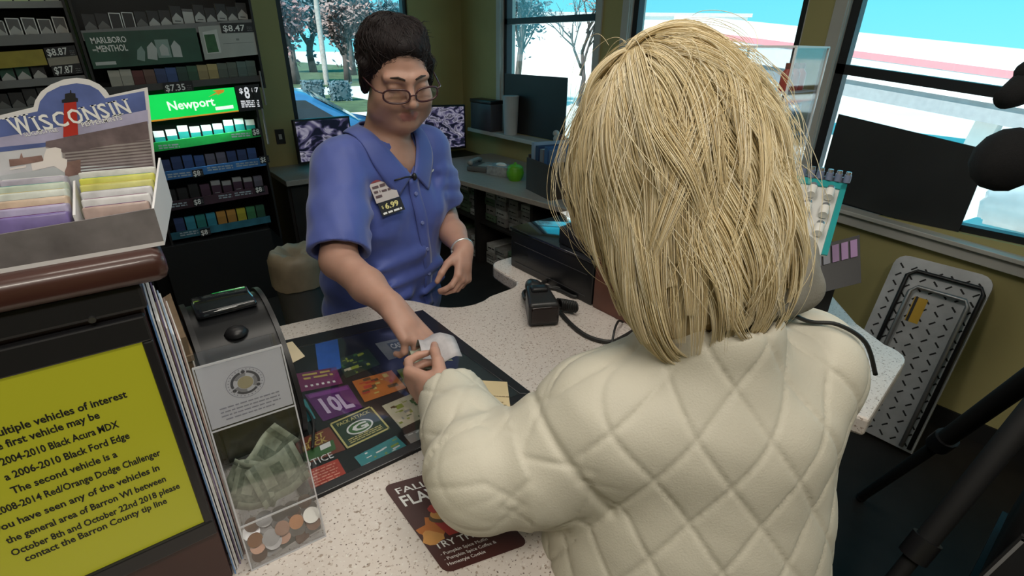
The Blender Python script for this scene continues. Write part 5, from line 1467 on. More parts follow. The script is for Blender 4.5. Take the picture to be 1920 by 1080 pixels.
# ================================================================== video camera on tripod, bag and magazine rack at the right
TP = thing('tripod', 'black video tripod at the right edge by the window', 'tripod', (1.55, -0.02, 0))
hub = Vector((1.57, -0.03, 1.12))
for ft in ((1.05, 0.13, 0.0), (2.05, 0.30, 0.0), (2.10, -0.50, 0.0)):
    ft = Vector(ft); md = hub.lerp(ft, 0.5)
    lg = MB().cyl(hub, md, 0.026, 0.024, 12).cyl(md, ft + Z * 0.02, 0.018, 0.016, 12).wbuild('leg', BLACKM, TP)
    fo = MB().ball(ft + Z * 0.018, 0.018).wbuild('foot', BLACKM, TP); fo.parent = lg
    cl = MB().cyl(md + (hub - md).normalized() * 0.03, md - (hub - md).normalized() * 0.03, 0.032, seg=12).wbuild('clamp', BLACK, TP); cl.parent = lg
MB().cyl(hub - Z * 0.06, hub + Z * 0.10, 0.055, 0.05).cyl(hub + Z * 0.10, hub + Z * 0.17, 0.065).wbuild('head', BLACK, TP)
VC = thing('video_camera', 'black video camera with foam windshield at the right frame edge', 'camera', (1.60, -0.02, 1.29))
MB().rbox((1.50, -0.12, 1.29), (1.86, 0.02, 1.46), 0.015).wbuild('body', BLACK, VC)
MB().cyl((1.70, 0.01, 1.385), (1.73, 0.11, 1.39), 0.065, 0.07, 20).wbuild('lens', BLACK, VC)
FOAM = mat('foam_black', (0.006, 0.006, 0.007), 0.95, bump=0.6, bs=300)
c1 = CAM_POS + pray(1888, 300) * 1.22
b = MB(); b.ball((0, 0, 0), 0.066, seg=14)
r = random.Random(2)
b.v = [(v[0] * (1 + r.uniform(-.04, .10)), v[1] * (1 + r.uniform(-.04, .10)), v[2] * 1.15) for v in b.v]
b.v = [tuple(Vector(v) + c1) for v in b.v]
b.wbuild('lens_hood', FOAM, VC)
c2 = CAM_POS + pray(1900, 178) * 1.22; c3 = CAM_POS + pray(1935, 145) * 1.22
MB().tube([c2 + Vector((-0.025, 0.01, -0.01)), c2, c2.lerp(c3, 0.6), c3 + Vector((0.05, -0.03, 0.0))], [0.024, 0.032, 0.033, 0.03], 14).wbuild('microphone_windshield', FOAM, VC)
MB().ball(c3 + Z * 0.012 + Vector((-0.01, 0, 0)), (0.036, 0.036, 0.03)).wbuild('viewfinder', FOAM, VC)
MB().tube([c2 + Vector((0.03, -0.02, 0)), Vector((1.70, 0.12, 1.50)), Vector((1.70, 0.0, 1.455))], 0.012, 8).wbuild('mount_arm', BLACK, VC)
BG = thing('equipment_bag', 'black equipment bag standing at the right edge below the tripod', 'bag', (1.55, -0.12, 0))
MB().rbox((1.33, -0.46, 0.45), (1.75, -0.06, 0.86), 0.05, seg=3).wbuild('body', mat('bag_nylon', (0.008, 0.008, 0.009), 0.65, bump=0.4), BG)
MB().tube(smooth([Vector((1.36, -0.20, 0.85)), Vector((1.40, -0.18, 0.97)), Vector((1.52, -0.19, 1.0)), Vector((1.68, -0.2, 0.85))]), 0.013, 8).wbuild('strap', BLACKM, BG)
b = MB(); bars(b, (1.3285, -0.12, 0.76), Vector((0, -1, 0.1)), Z, 0.10, 0.012, 0, 5, 0.0); b.wbuild('label_print', mat('label_ink', (0.5, 0.5, 0.5), 0.5), BG)
ST = thing('wire_stand', 'black stand under the equipment bag at the right edge', 'stand', (1.5, -0.2, 0))
MB().box((1.30, -0.48, 0.42), (1.78, -0.05, 0.45)).wbuild('top', BLACKM, ST)
for x_ in (1.32, 1.76):
    for y_ in (-0.46, -0.07):
        MB().cyl((x_, y_, 0), (x_, y_, 0.42), 0.012, seg=8).wbuild('leg', BLACKM, ST)
p = Vector((1.312, -0.15, 0.60))
MG = thing('magazine', 'dark magazine with a pale border on the rack at the lower right', 'magazine', p, rot=(R(90), R(8), R(-90)))
MB().box((-0.09, -0.12, -0.004), (0.09, 0.12, 0.004)).build('cover', mat('magazine_dark', (0.03, 0.03, 0.032), 0.35), MG)
b = MB()
for lo, hi in (((-.085, -.115), (-.079, .115)), ((.079, -.115), (.085, .115)), ((-.085, -.115), (.085, -.109)), ((-.085, .109), (.085, .115))):
    b.box((lo[0], lo[1], 0.004), (hi[0], hi[1], 0.0046))
b.build('border', mat('magazine_pale', (0.30, 0.30, 0.31), 0.4), MG)
# ================================================================== people: bodies and clothes grown from distance fields
class Field:
    """Signed distance on a grid; shapes melt together with a smooth union, then become one closed mesh."""
    def __init__(s, lo, hi, h):
        s.lo = np.array(lo, float); s.h = h
        s.n = np.ceil((np.array(hi, float) - s.lo) / h).astype(int) + 1
        s.D = np.full(s.n, 0.06, np.float32); s.pad = 0.012
    def _blk(s, lo, hi, pad):
        a = np.clip(np.floor((np.asarray(lo) - pad - s.lo) / s.h).astype(int), 0, s.n)
        b = np.clip(np.ceil((np.asarray(hi) + pad - s.lo) / s.h).astype(int) + 1, 0, s.n)
        if np.any(b <= a):
            return None
        g = [s.lo[i] + s.h * np.arange(a[i], b[i], dtype=np.float32) for i in range(3)]
        return tuple(slice(a[i], b[i]) for i in range(3)), g[0][:, None, None], g[1][None, :, None], g[2][None, None, :]
    def _mix(s, sl, d, k, op):
        D = s.D[sl]
        if op == 'sub':
            d = -d
            if k > 0:
                h = np.clip(0.5 - 0.5 * (D - d) / k, 0, 1)
                s.D[sl] = D + (d - D) * h + k * h * (1 - h)
            else:
                s.D[sl] = np.maximum(D, d)
        else:
            if k > 0:
                h = np.clip(0.5 + 0.5 * (D - d) / k, 0, 1)
                s.D[sl] = D + (d - D) * h - k * h * (1 - h)
            else:
                s.D[sl] = np.minimum(D, d)
    def cap(s, a, b, ra, rb=None, k=0.01, op='add', flat=None):
        """tapered capsule"""
        rb = ra if rb is None else rb
        a = np.array(a, float); b = np.array(b, float); R_ = max(ra, rb)
        q = s._blk(np.minimum(a, b) - R_, np.maximum(a, b) + R_, 2.5 * k + s.pad)
        if q is None:
            return s
        sl, x, y, z = q
        ab = b - a; L2 = max(1e-12, float(ab @ ab))
        t = np.clip(((x - a[0]) * ab[0] + (y - a[1]) * ab[1] + (z - a[2]) * ab[2]) / L2, 0, 1)
        d = np.sqrt((x - a[0] - t * ab[0]) ** 2 + (y - a[1] - t * ab[1]) ** 2 + (z - a[2] - t * ab[2]) ** 2) - (ra + (rb - ra) * t)
        s._mix(sl, d.astype(np.float32), k, op)
        return s
    def path(s, pts, rs, k=0.01, op='add'):
        for i in range(len(pts) - 1):
            s.cap(pts[i], pts[i + 1], rs[i], rs[i + 1], k, op)
        return s
    def ell(s, c, r, M=None, k=0.01, op='add'):
        """ellipsoid; rows of M are its axes"""
        c = np.array(c, float); r = np.array(r, float)
        M = np.eye(3) if M is None else np.array(M, float)
        ext = np.sqrt(((M.T * r) ** 2).sum(1))
        q = s._blk(c - ext, c + ext, 2.5 * k + s.pad)
        if q is None:
            return s
        sl, x, y, z = q
        x = x - c[0]; y = y - c[1]; z = z - c[2]
        u = [(M[i][0] * x + M[i][1] * y + M[i][2] * z) / r[i] for i in range(3)]
        k0 = np.sqrt(u[0] ** 2 + u[1] ** 2 + u[2] ** 2)
        k1 = np.sqrt((u[0] / r[0]) ** 2 + (u[1] / r[1]) ** 2 + (u[2] / r[2]) ** 2) + 1e-9
        s._mix(sl, (k0 * (k0 - 1.0) / k1).astype(np.float32), k, op)
        return s
    def half(s, p, n, lo=None, hi=None):
        """cut away everything on the side n points to"""
        q = s._blk(s.lo if lo is None else lo, s.lo + s.n * s.h if hi is None else hi, 0)
        sl, x, y, z = q
        n = np.array(n, float); n /= np.linalg.norm(n)
        d = (x - p[0]) * n[0] + (y - p[1]) * n[1] + (z - p[2]) * n[2]
        s.D[sl] = np.maximum(s.D[sl], d.astype(np.float32))
        return s
    def carve(s, fn, lo, hi):
        """D = max(D, -fn) inside a box"""
        q = s._blk(lo, hi, 0)
        if q is not None:
            sl, x, y, z = q
            s.D[sl] = np.maximum(s.D[sl], -fn(x, y, z).astype(np.float32))
        return s
    def mesh(s):
        D = s.D; n = s.n
        ins = D < 0
        c = [ins[i:n[0] - 1 + i, j:n[1] - 1 + j, k:n[2] - 1 + k] for i in (0, 1) for j in (0, 1) for k in (0, 1)]
        cnt = np.zeros(c[0].shape, np.int8)
        for q in c:
            cnt += q
        act = (cnt > 0) & (cnt < 8)
        idx = np.full(act.shape, -1, np.int64)
        cells = np.argwhere(act)
        idx[act] = np.arange(len(cells))
        P = np.zeros((len(cells), 3)); W_ = np.zeros(len(cells))
        co = [(i, j, k) for i in (0, 1) for j in (0, 1) for k in (0, 1)]
        vals = {o: D[cells[:, 0] + o[0], cells[:, 1] + o[1], cells[:, 2] + o[2]] for o in co}
        for a in co:
            for ax in range(3):
                if a[ax] == 0:
                    b = list(a); b[ax] = 1; b = tuple(b)
                    va, vb = vals[a], vals[b]
                    m = (va < 0) != (vb < 0)
                    t = va[m] / (va[m] - vb[m])
                    p = np.tile(np.array(a, float), (m.sum(), 1)); p[:, ax] = t
                    P[m] += p; W_[m] += 1
        P = (P / W_[:, None] + cells) * s.h + s.lo
        F = []
        for ax in range(3):
            o1, o2 = [(1, 2), (2, 0), (0, 1)][ax]
            sa = [slice(None)] * 3; sb = [slice(None)] * 3
            sa[ax] = slice(0, -1); sb[ax] = slice(1, None)
            A, B = ins[tuple(sa)], ins[tuple(sb)]
            for flip, m in ((False, A & ~B), (True, ~A & B)):
                e = np.argwhere(m)
                e = e[(e[:, o1] > 0) & (e[:, o2] > 0) & (e[:, o1] < n[o1] - 1) & (e[:, o2] < n[o2] - 1)]
                q = []
                for d1, d2 in ((0, 0), (-1, 0), (-1, -1), (0, -1)):
                    w = e.copy(); w[:, o1] += d1; w[:, o2] += d2
                    q.append(idx[w[:, 0], w[:, 1], w[:, 2]])
                q = np.stack(q if not flip else q[::-1], 1)
                F.append(q)
        F = np.concatenate(F)
        return P, F[(F >= 0).all(1)]
    def at(s, P):
        """trilinear distance at points"""
        g = (P - s.lo) / s.h
        i = np.clip(np.floor(g).astype(int), 0, s.n - 2)
        t = np.clip(g - i, 0, 1)
        r = 0
        for a in (0, 1):
            for b in (0, 1):
                for c in (0, 1):
                    w = (t[:, 0] if a else 1 - t[:, 0]) * (t[:, 1] if b else 1 - t[:, 1]) * (t[:, 2] if c else 1 - t[:, 2])
                    r = r + w * s.D[i[:, 0] + a, i[:, 1] + b, i[:, 2] + c]
        return r
    def grad(s, P):
        e = s.h
        g = np.stack([s.at(P + np.eye(3)[i] * e) - s.at(P - np.eye(3)[i] * e) for i in range(3)], 1)
        return g / (np.linalg.norm(g, axis=1, keepdims=True) + 1e-9)

def relax(P, F, it=2, f=0.5):
    for _ in range(it):
        A = np.zeros_like(P); C_ = np.zeros(len(P))
        for a, b in ((0, 1), (1, 2), (2, 3), (3, 0)):
            np.add.at(A, F[:, a], P[F[:, b]]); np.add.at(A, F[:, b], P[F[:, a]])
            np.add.at(C_, F[:, a], 1); np.add.at(C_, F[:, b], 1)
        P = P + f * (A / np.maximum(C_, 1)[:, None] - P)
    return P
def normals(P, F):
    n = np.cross(P[F[:, 2]] - P[F[:, 0]], P[F[:, 3]] - P[F[:, 1]])
    N = np.zeros_like(P)
    for i in range(4):
        np.add.at(N, F[:, i], n)
    return N / (np.linalg.norm(N, axis=1, keepdims=True) + 1e-12)
def vnoise(P, sc, seed=0):
    """cheap smooth noise from a few sine waves"""
    r = np.random.RandomState(seed); v = 0
    for i in range(6):
        d = r.normal(size=3); d /= np.linalg.norm(d)
        v = v + np.sin(P @ d * sc * r.uniform(0.6, 1.6) + r.uniform(0, 6.28))
    return v / 6
def mesh_obj(name, P, F, mats, parent, midx=None):
    me = bpy.data.meshes.new(name)
    inv = np.array(parent.matrix_basis.inverted()) if parent is not None else np.eye(4)
    P = P @ inv[:3, :3].T + inv[:3, 3]
    me.vertices.add(len(P)); me.vertices.foreach_set('co', P.astype(np.float32).ravel())
    me.loops.add(F.size); me.loops.foreach_set('vertex_index', F.astype(np.int32).ravel())
    me.polygons.add(len(F)); me.polygons.foreach_set('loop_start', np.arange(0, F.size, 4, dtype=np.int32))
    for m in (mats if isinstance(mats, (list, tuple)) else [mats]):
        me.materials.append(m)
    if midx is not None:
        me.polygons.foreach_set('material_index', midx.astype(np.int32))
    me.update(calc_edges=True)
    me.polygons.foreach_set('use_smooth', np.ones(len(F), bool))
    o = bpy.data.objects.new(name, me)
    COL.objects.link(o)
    o.parent = parent
    return o
def A_(*v): return np.array(v, float)
def unit(v):
    v = np.array(v, float); return v / np.linalg.norm(v)
def PX(x, y, d): return np.array(CAM_POS + pray(x, y) * d)

SKIN = mat('skin', (0.46, 0.262, 0.198), 0.5, var=0.07, vs=25, sss=0.15, bump=0.08, bs=500)
LIPS = mat('lips', (0.40, 0.165, 0.145), 0.45, var=0.05)

def hand(fd, wrist, d, n, t, sc, curls, thumb, spread=0.10, fr=0.0082):
    """d: towards the fingers, n: out of the palm, t: towards the thumb side; curls: bend of each finger"""
    d = unit(d); n = unit(n - np.dot(n, d) * d); t = unit(t - np.dot(t, d) * d - np.dot(t, n) * n)
    offs = (0.029, 0.0095, -0.0095, -0.0275); kd = (0.088, 0.092, 0.087, 0.077); ln = (0.070, 0.078, 0.072, 0.056)
    tips = []
    for i in range(4):
        base = wrist + (d * 0.012 + t * offs[i] * 0.62) * sc
        kn = wrist + (d * kd[i] + t * offs[i] - n * 0.002) * sc
        fd.cap(base, kn, 0.0135 * sc, 0.0115 * sc, 0.012)
        p = kn; ang = 0.0
        dd = unit(d + t * offs[i] / 0.029 * spread)
        rr = fr * sc * (0.90 if i == 3 else 1.0)
        for j, fr_ in enumerate((0.46, 0.30, 0.24)):
            ang += R(curls[i][j])
            dv = dd * math.cos(ang) + n * math.sin(ang)
            q = p + dv * ln[i] * fr_ * sc
            fd.cap(p, q, rr * (1.06 - 0.09 * j), rr * (1.0 - 0.10 * j), 0.0035)
            p = q
        tips.append(p)
    fd.cap(wrist - d * 0.01 * sc, wrist + d * 0.045 * sc, 0.024 * sc, 0.022 * sc, 0.015)
    p = wrist + (d * 0.022 + t * 0.022 + n * 0.006) * sc
    q = p + unit(t * thumb[0] + d * 0.75 + n * thumb[1]) * 0.043 * sc
    fd.cap(p, q, 0.0145 * sc, 0.0110 * sc, 0.010)
    q2 = q + unit(t * thumb[0] * 0.4 + d + n * thumb[1] * 1.1) * 0.031 * sc
    fd.cap(q, q2, 0.0098 * sc, 0.0092 * sc, 0.004)
    q3 = q2 + unit(d + n * thumb[1] * 1.4 - t * 0.1) * 0.025 * sc
    fd.cap(q2, q3, 0.0092 * sc, 0.0074 * sc, 0.004)
    return tips, q3

def head(fd, c, M, full=1.0):
    """M rows: right, forward, up"""
    W_ = lambda x, y, z: c + np.array([x, y, z]) @ M
    e = lambda p, r, k=0.012, op='add': fd.ell(W_(*p), r, M, k, op)
    e((0, -0.018, 0.030), (0.076, 0.096, 0.086), 0.0)
    e((0, 0.020, -0.035), (0.064, 0.070, 0.086), 0.03)
    e((0, 0.064, -0.098), (0.026, 0.022, 0.018), 0.03)
    for s_ in (-1, 1):
        e((s_ * 0.042, 0.050, -0.040), (0.030, 0.033, 0.030), 0.025)
        e((s_ * 0.046, 0.022, -0.078), (0.030 * full, 0.040, 0.030), 0.03)
        fd.cap(W_(s_ * 0.012, 0.086, 0.020), W_(s_ * 0.048, 0.070, 0.020), 0.010, 0.009, 0.016)
        e((s_ * 0.032, 0.100, 0.002), (0.017, 0.014, 0.011), 0.010, 'sub')
        e((s_ * 0.032, 0.0745, 0.000), (0.0165, 0.0145, 0.0120), 0.004)
        e((s_ * 0.080, -0.012, -0.006), (0.010, 0.018, 0.031), 0.008)
        e((s_ * 0.088, -0.006, -0.002), (0.006, 0.010, 0.016), 0.006, 'sub')
    fd.cap(W_(0, 0.086, 0.010), W_(0, 0.110, -0.030), 0.0085, 0.0115, 0.012)
    for s_ in (-1, 1):
        e((s_ * 0.0115, 0.098, -0.036), (0.0085, 0.010, 0.008), 0.008)
        e((s_ * 0.0065, 0.106, -0.045), (0.003, 0.005, 0.003), 0.003, 'sub')
    fd.cap(W_(-0.022, 0.080, -0.067), W_(0, 0.0885, -0.0635), 0.0045, 0.0058, 0.007)
    fd.cap(W_(0.022, 0.080, -0.067), W_(0, 0.0885, -0.0635), 0.0045, 0.0058, 0.007)
    fd.cap(W_(-0.014, 0.0815, -0.0745), W_(0.014, 0.0815, -0.0745), 0.0062, 0.0062, 0.009)
    fd.cap(W_(-0.023, 0.086, -0.0690), W_(0, 0.0975, -0.0680), 0.0014, 0.0014, 0.002, 'sub')
    fd.cap(W_(0.023, 0.086, -0.0690), W_(0, 0.0975, -0.0680), 0.0014, 0.0014, 0.002, 'sub')
    return W_

# ------------------------------------------------------------------ the clerk
CLF = unit(A_(0.20, -0.98, 0)); CLR = A_(CLF[1], -CLF[0], 0)          # facing, her right
CLR = np.cross(CLF, A_(0, 0, 1))
UPZ = A_(0, 0, 1)
TM = np.stack([CLR, CLF, UPZ])
CLERK = thing('person', 'person in a blue short-sleeved shirt and glasses handing over change behind the counter', 'person', (0.56, 1.36, 0))
bpy.context.view_layer.update()
def clt(z):                     # torso axis
    return A_(np.interp(z, [0.9, 1.25, 1.42], [0.568, 0.578, 0.588]), np.interp(z, [0.9, 1.1, 1.25, 1.42], [1.375, 1.370, 1.345, 1.300]), z)
cR = clt(1.385) + CLR * 0.140 + A_(0, 0, -0.015); cL = clt(1.385) - CLR * 0.150 + A_(0, 0, -0.015)
eR = A_(0.362, 1.120, 1.185); wR = A_(0.392, 0.905, 1.140)
eL = A_(0.770, 1.33, 1.165); wL = A_(0.718, 1.135, 1.125)
hy = R(-97); hp = R(19)
HF = A_(math.cos(hy) * math.cos(hp), math.sin(hy) * math.cos(hp), -math.sin(hp))
HU = unit(UPZ - UPZ.dot(HF) * HF); HR = np.cross(HF, HU)
rl = R(-3)
HR, HU = HR * math.cos(rl) + HU * math.sin(rl), HU * math.cos(rl) - HR * math.sin(rl)
HM = np.stack([HR, HF, HU]); HC = A_(0.610, 1.250, 1.582)

fd = Field((0.27, 0.74, 0.86), (0.86, 1.56, 1.74), 0.0028)
hw_ = head(fd, HC, HM, 1.1)
nb = clt(1.40) + CLF * -0.01
fd.cap(nb - UPZ * 0.02, HC + A_(0, -0.025, -0.065) @ HM, 0.062, 0.056, 0.03)
fd.ell(hw_(0, 0.028, -0.105), (0.045, 0.04, 0.025), HM, 0.03)
for z_, a, b_ in ((0.98, 0.160, 0.120), (1.10, 0.155, 0.125), (1.24, 0.148, 0.108), (1.33, 0.130, 0.082)):
    fd.ell(clt(z_), (a, b_, 0.11), TM, 0.03)
fd.ell(clt(1.365) + CLF * 0.040, (0.085, 0.056, 0.06), TM, 0.03)
fd.path([cR - CLR * 0.05, cR, eR, eR * 0.45 + wR * 0.55, wR], [0.05, 0.050, 0.041, 0.037, 0.026], 0.02)
fd.path([cL + CLR * 0.05, cL, eL, eL * 0.5 + wL * 0.5, wL], [0.05, 0.050, 0.041, 0.037, 0.026], 0.02)
tipsR, thR = hand(fd, wR, A_(0.14, -0.84, -0.50), A_(-0.25, 0.35, -0.88), A_(0.95, 0.15, -0.05), 1.04, [(22, 38, 20), (34, 44, 25), (44, 50, 30), (52, 55, 30)], (0.30, 0.62))
tipsL, thL = hand(fd, wL, A_(-0.42, -0.55, -0.62), A_(-0.55, 0.60, -0.35), A_(-0.45, -0.55, 0.75), 1.0, [(30, 35, 20), (38, 42, 22), (44, 45, 25), (48, 48, 28)], (0.45, 0.45))
P, F = fd.mesh(); P = relax(P, F, 1, 0.4)
C_ = P[F].mean(1); L_ = (C_ - HC) @ HM.T
mi = ((np.abs(L_[:, 0]) < 0.024 - 0.6 * np.abs(L_[:, 2] + 0.068)) & (L_[:, 2] > -0.0815) & (L_[:, 2] < -0.0575) & (L_[:, 1] > 0.07)).astype(int)
body_c = mesh_obj('body', P, F, [SKIN, LIPS], CLERK, mi)
# eyebrows and lashes
for s_ in (-1, 1):
    b = MB()
    ax = [hw_(s_ * x_, y_, z_) for x_, y_, z_ in ((0.013, 0.0975, 0.0235), (0.028, 0.092, 0.0285), (0.046, 0.078, 0.0235))]
    b.tube([Vector(q) for q in ax], [0.0022, 0.0026, 0.0012], 6)
    b.wbuild('eyebrow', mat('brow_dark', (0.035, 0.022, 0.018), 0.8), CLERK)
# hair: short, dark, gathered on top
fh = Field(HC - 0.17, HC + 0.17, 0.0028)
fh.ell(hw_(0, -0.026, 0.038), (0.086, 0.098, 0.086), HM, 0.0)
fh.ell(hw_(0, -0.005, 0.078), (0.072, 0.078, 0.042), HM, 0.02)
fh.ell(hw_(0.026, -0.010, 0.112), (0.030, 0.032, 0.018), HM, 0.010)
fh.ell(hw_(-0.032, 0.005, 0.102), (0.036, 0.040, 0.022), HM, 0.010)
for s_ in (-1, 1):
    fh.cap(hw_(s_ * 0.081, 0.012, 0.03), hw_(s_ * 0.082, 0.004, -0.035), 0.014, 0.007, 0.01)
fh.ell(hw_(0, 0.105, -0.030), (0.076, 0.085, 0.110), HM, 0.012, 'sub')
fh.ell(hw_(0, 0.03, -0.10), (0.10, 0.10, 0.065), HM, 0.01, 'sub')
P, F = fh.mesh(); P = relax(P, F, 2, 0.5)
L_ = (P - HC) @ HM.T
th = np.arctan2(L_[:, 0], L_[:, 1] + 0.02)
N = normals(P, F)
P = P + N * (0.0004 * np.sin(th * 46 + 5 * vnoise(P, 40, 1)) + 0.0032 * vnoise(P, 70, 2) + 0.0015 * vnoise(P, 190, 3))[:, None]
HAIRD = mat('dark_hair', (0.012, 0.008, 0.009), 0.62, spec=0.25, var=0.3, vs=60, bump=0.5, bs=220)
hair_c = mesh_obj('hair', P, F, HAIRD, CLERK)
b = MB(); r = random.Random(9)
for i in range(110):
    a = r.uniform(-0.8, 0.8) ; up_ = r.uniform(0.0, 1.0)
    p = A_(0.070 * math.sin(a * 1.3), 0.050 * math.cos(a * 1.3) + 0.005 - 0.05 * up_, 0.070 + 0.035 * up_)
    q = p + A_(r.gauss(0, .012), r.uniform(.002, .012), r.uniform(-0.004, 0.016))
    m_ = (p + q) / 2 + A_(0, 0.004, 0.008)
    b.tube([Vector(hw_(*p)), Vector(hw_(*m_)), Vector(hw_(*q))], [0.0012, 0.0009, 0.0003], 4)
b.wbuild('stray_strands', HAIRD, CLERK).parent = hair_c
# glasses
def clerk_strands(n, seed):
    rg = np.random.RandomState(seed)
    q = HC + rg.normal(size=(n, 3)) * 0.09
    for _ in range(5):
        q = q - fh.grad(q) * fh.at(q)[:, None]
    l_ = (q - HC) @ HM.T
    q = q[(l_[:, 2] > -0.05) & (np.abs(fh.at(q)) < 0.003)]
    n = len(q); bun = hw_(0, -0.03, 0.13)
    out = np.zeros((n, 9, 3)); p = q.copy(); lift = rg.uniform(0.001, 0.006, n); wob = rg.normal(0, 0.35, (n, 3))
    for i in range(9):
        out[:, i] = p
        g = fh.grad(p); d = bun - p; d /= np.linalg.norm(d, axis=1, keepdims=True) + 1e-6
        d = d + wob; d -= (d * g).sum(1, keepdims=True) * g; d /= np.linalg.norm(d, axis=1, keepdims=True) + 1e-6
        p = p + d * 0.006
        p = p + fh.grad(p) * (lift * math.sin(PI * (i + 1) / 9) - np.clip(fh.at(p), -0.02, 0.02))[:, None]
    return out
fh.D = np.clip(fh.D, -0.06, 0.06)
CSTR = clerk_strands(2600, 3)
GL = MB()
def lens_ring(s_):
    pts = []
    for i in range(28):
        a = 2 * PI * i / 28
        x_ = 0.0300 * math.copysign(abs(math.cos(a)) ** 0.7, math.cos(a)); z_ = 0.0165 * math.copysign(abs(math.sin(a)) ** 0.8, math.sin(a))
        xx = s_ * 0.0375 + x_
        pts.append(Vector(hw_(xx, 0.113 - 3.0 * xx * xx, -0.008 + z_)))
    return pts
FRAME = mat('dark_red_frame', (0.055, 0.014, 0.018), 0.3, coat=0.4)
for s_ in (-1, 1):
    q = lens_ring(s_)
    GL.tube(q + [q[0], q[1]], 0.0024, 6)
    GL.tube([Vector(hw_(s_ * 0.067, 0.099, -0.002)), Vector(hw_(s_ * 0.080, 0.086, 0.000)), Vector(hw_(s_ * 0.090, 0.02, 0.006)), Vector(hw_(s_ * 0.088, -0.02, 0.000))], [0.0022, 0.0022, 0.0016, 0.0016], 6)
GL.tube([Vector(hw_(-0.009, 0.113, -0.008)), Vector(hw_(0, 0.1155, -0.005)), Vector(hw_(0.009, 0.113, -0.008))], 0.0018, 6)
gl_ = GL.wbuild('glasses', FRAME, CLERK)
for s_ in (-1, 1):
    b = MB(); q = lens_ring(s_); b.add(q, [tuple(range(28))]); o = b.wbuild('lens', glassy('spectacle_lens', (0.97, 0.97, 0.96), 0.05), CLERK); o.parent = gl_

# shirt
fs = Field((0.24, 1.02, 0.86), (0.86, 1.58, 1.48), 0.0032)
for z_, a, b_, hh in ((0.92, 0.196, 0.160, 0.12), (1.02, 0.190, 0.155, 0.13), (1.12, 0.180, 0.150, 0.12), (1.25, 0.166, 0.125, 0.12), (1.33, 0.160, 0.110, 0.09)):
    fs.ell(clt(z_), (a, b_, hh), TM, 0.03)
for s_ in (-1, 1):
    fs.ell(clt(1.215) + CLR * 0.072 * s_ + CLF * 0.082, (0.078, 0.072, 0.078), TM, 0.045)
fs.ell(clt(1.10) + CLF * 0.05, (0.15, 0.11, 0.13), TM, 0.05)
fs.cap(cR - CLR * 0.03, cL + CLR * 0.03, 0.066, 0.066, 0.03)
fs.ell(clt(1.405) - CLF * 0.015, (0.105, 0.075, 0.055), TM, 0.04)
sR = cR + (eR - cR) * 0.92; sL = cL + (eL - cL) * 0.80
fsl = Field((0.24, 1.02, 0.86), (0.86, 1.58, 1.48), 0.0032)
fsl.path([cR, cR * 0.4 + sR * 0.6, sR + unit(sR - cR) * 0.06], [0.070, 0.070, 0.073], 0.02)
fsl.path([cL, cL * 0.4 + sL * 0.6, sL + unit(sL - cL) * 0.06], [0.068, 0.066, 0.066], 0.02)
fsl.half(sR, unit(sR - cR), lo=sR - 0.16, hi=A_(min(0.52, sR[0] + 0.15), sR[1] + 0.16, sR[2] + 0.12))
fsl.half(sL, unit(sL - cL), lo=A_(0.64, sL[1] - 0.16, sL[2] - 0.16), hi=sL + 0.16)
fsl.path([sR - unit(sR - cR) * 0.035, sR + unit(sR - cR) * 0.03], [0.058, 0.063], 0.0, 'sub')
fsl.path([sL - unit(sL - cL) * 0.035, sL + unit(sL - cL) * 0.03], [0.053, 0.056], 0.0, 'sub')
fs_body = Field((0.24, 1.02, 0.86), (0.86, 1.58, 1.48), 0.0032); fs_body.D = fs.D.copy()
h_ = np.clip(0.5 + 0.5 * (fs.D - fsl.D) / 0.03, 0, 1)
fs.D = fs.D + (fsl.D - fs.D) * h_ - 0.03 * h_ * (1 - h_)
# open neck: V-shaped cut to the chest
NK = clt(1.405) + CLF * 0.0
VB = clt(1.30) + CLF * 0.12
def vcut(x, y, z):
    lx = (x - NK[0]) * CLR[0] + (y - NK[1]) * CLR[1]
    ly = (x - NK[0]) * CLF[0] + (y - NK[1]) * CLF[1]
    w = np.clip((z - 1.335) * 0.50, -1, 0.040)
    return np.maximum(np.abs(lx + 0.012) - w, 0.030 - ly) + 0 * z
fs.carve(vcut, NK - 0.22, NK + 0.22)
fs.cap(NK - UPZ * 0.0, NK + UPZ * 0.15 + CLF * 0.03, 0.062, 0.075, 0.0, 'sub')
# folds
r = random.Random(12)
for a_, b__, rr in (((-0.10, .150, 1.06), (0.10, .165, 1.045), .008), ((-0.02, .16, 1.12), (0.13, .15, 1.10), .007), ((0.10, .12, 1.20), (0.16, .06, 1.12), .008), ((-0.09, .13, 1.22), (-0.15, .08, 1.33), .007), ((-0.13, .10, 1.15), (-0.17, .05, 1.06), .009), ((0.03, .16, 1.00), (0.15, .13, 0.98), .008), ((-0.12, .14, 1.0), (-0.03, .165, 0.985), .008)):
    p0 = clt(a_[2]) + CLR * a_[0] + CLF * a_[1]; p1 = clt(b__[2]) + CLR * b__[0] + CLF * b__[1]
    fs.cap(p0, p1, rr, rr * 0.6, 0.03)
for f_ in (0.25, 0.5, 0.72):
    for cc, ss in ((cR, sR), (cL, sL)):
        p0 = cc + (ss - cc) * f_
        fs.cap(p0 + CLF * 0.066 + CLR * 0.03, p0 + CLF * 0.05 - CLR * 0.05 - UPZ * 0.02, 0.006, 0.004, 0.02)
P, F = fs.mesh(); P = relax(P, F, 2, 0.5)
N = normals(P, F)
P = P + N * (0.0045 * vnoise(P * A_(1, 1, 1.8), 34, 15) + 0.0032 * vnoise(P, 62, 5) + 0.0012 * vnoise(P, 140, 6))[:, None]
SHIRT = mat('blue_shirt', (0.064, 0.098, 0.365), 0.55, var=0.06, vs=14, bump=0.15, bs=700, sheen=0.25)
shirt = mesh_obj('shirt', P, F, SHIRT, CLERK)
fs_shirt = fs
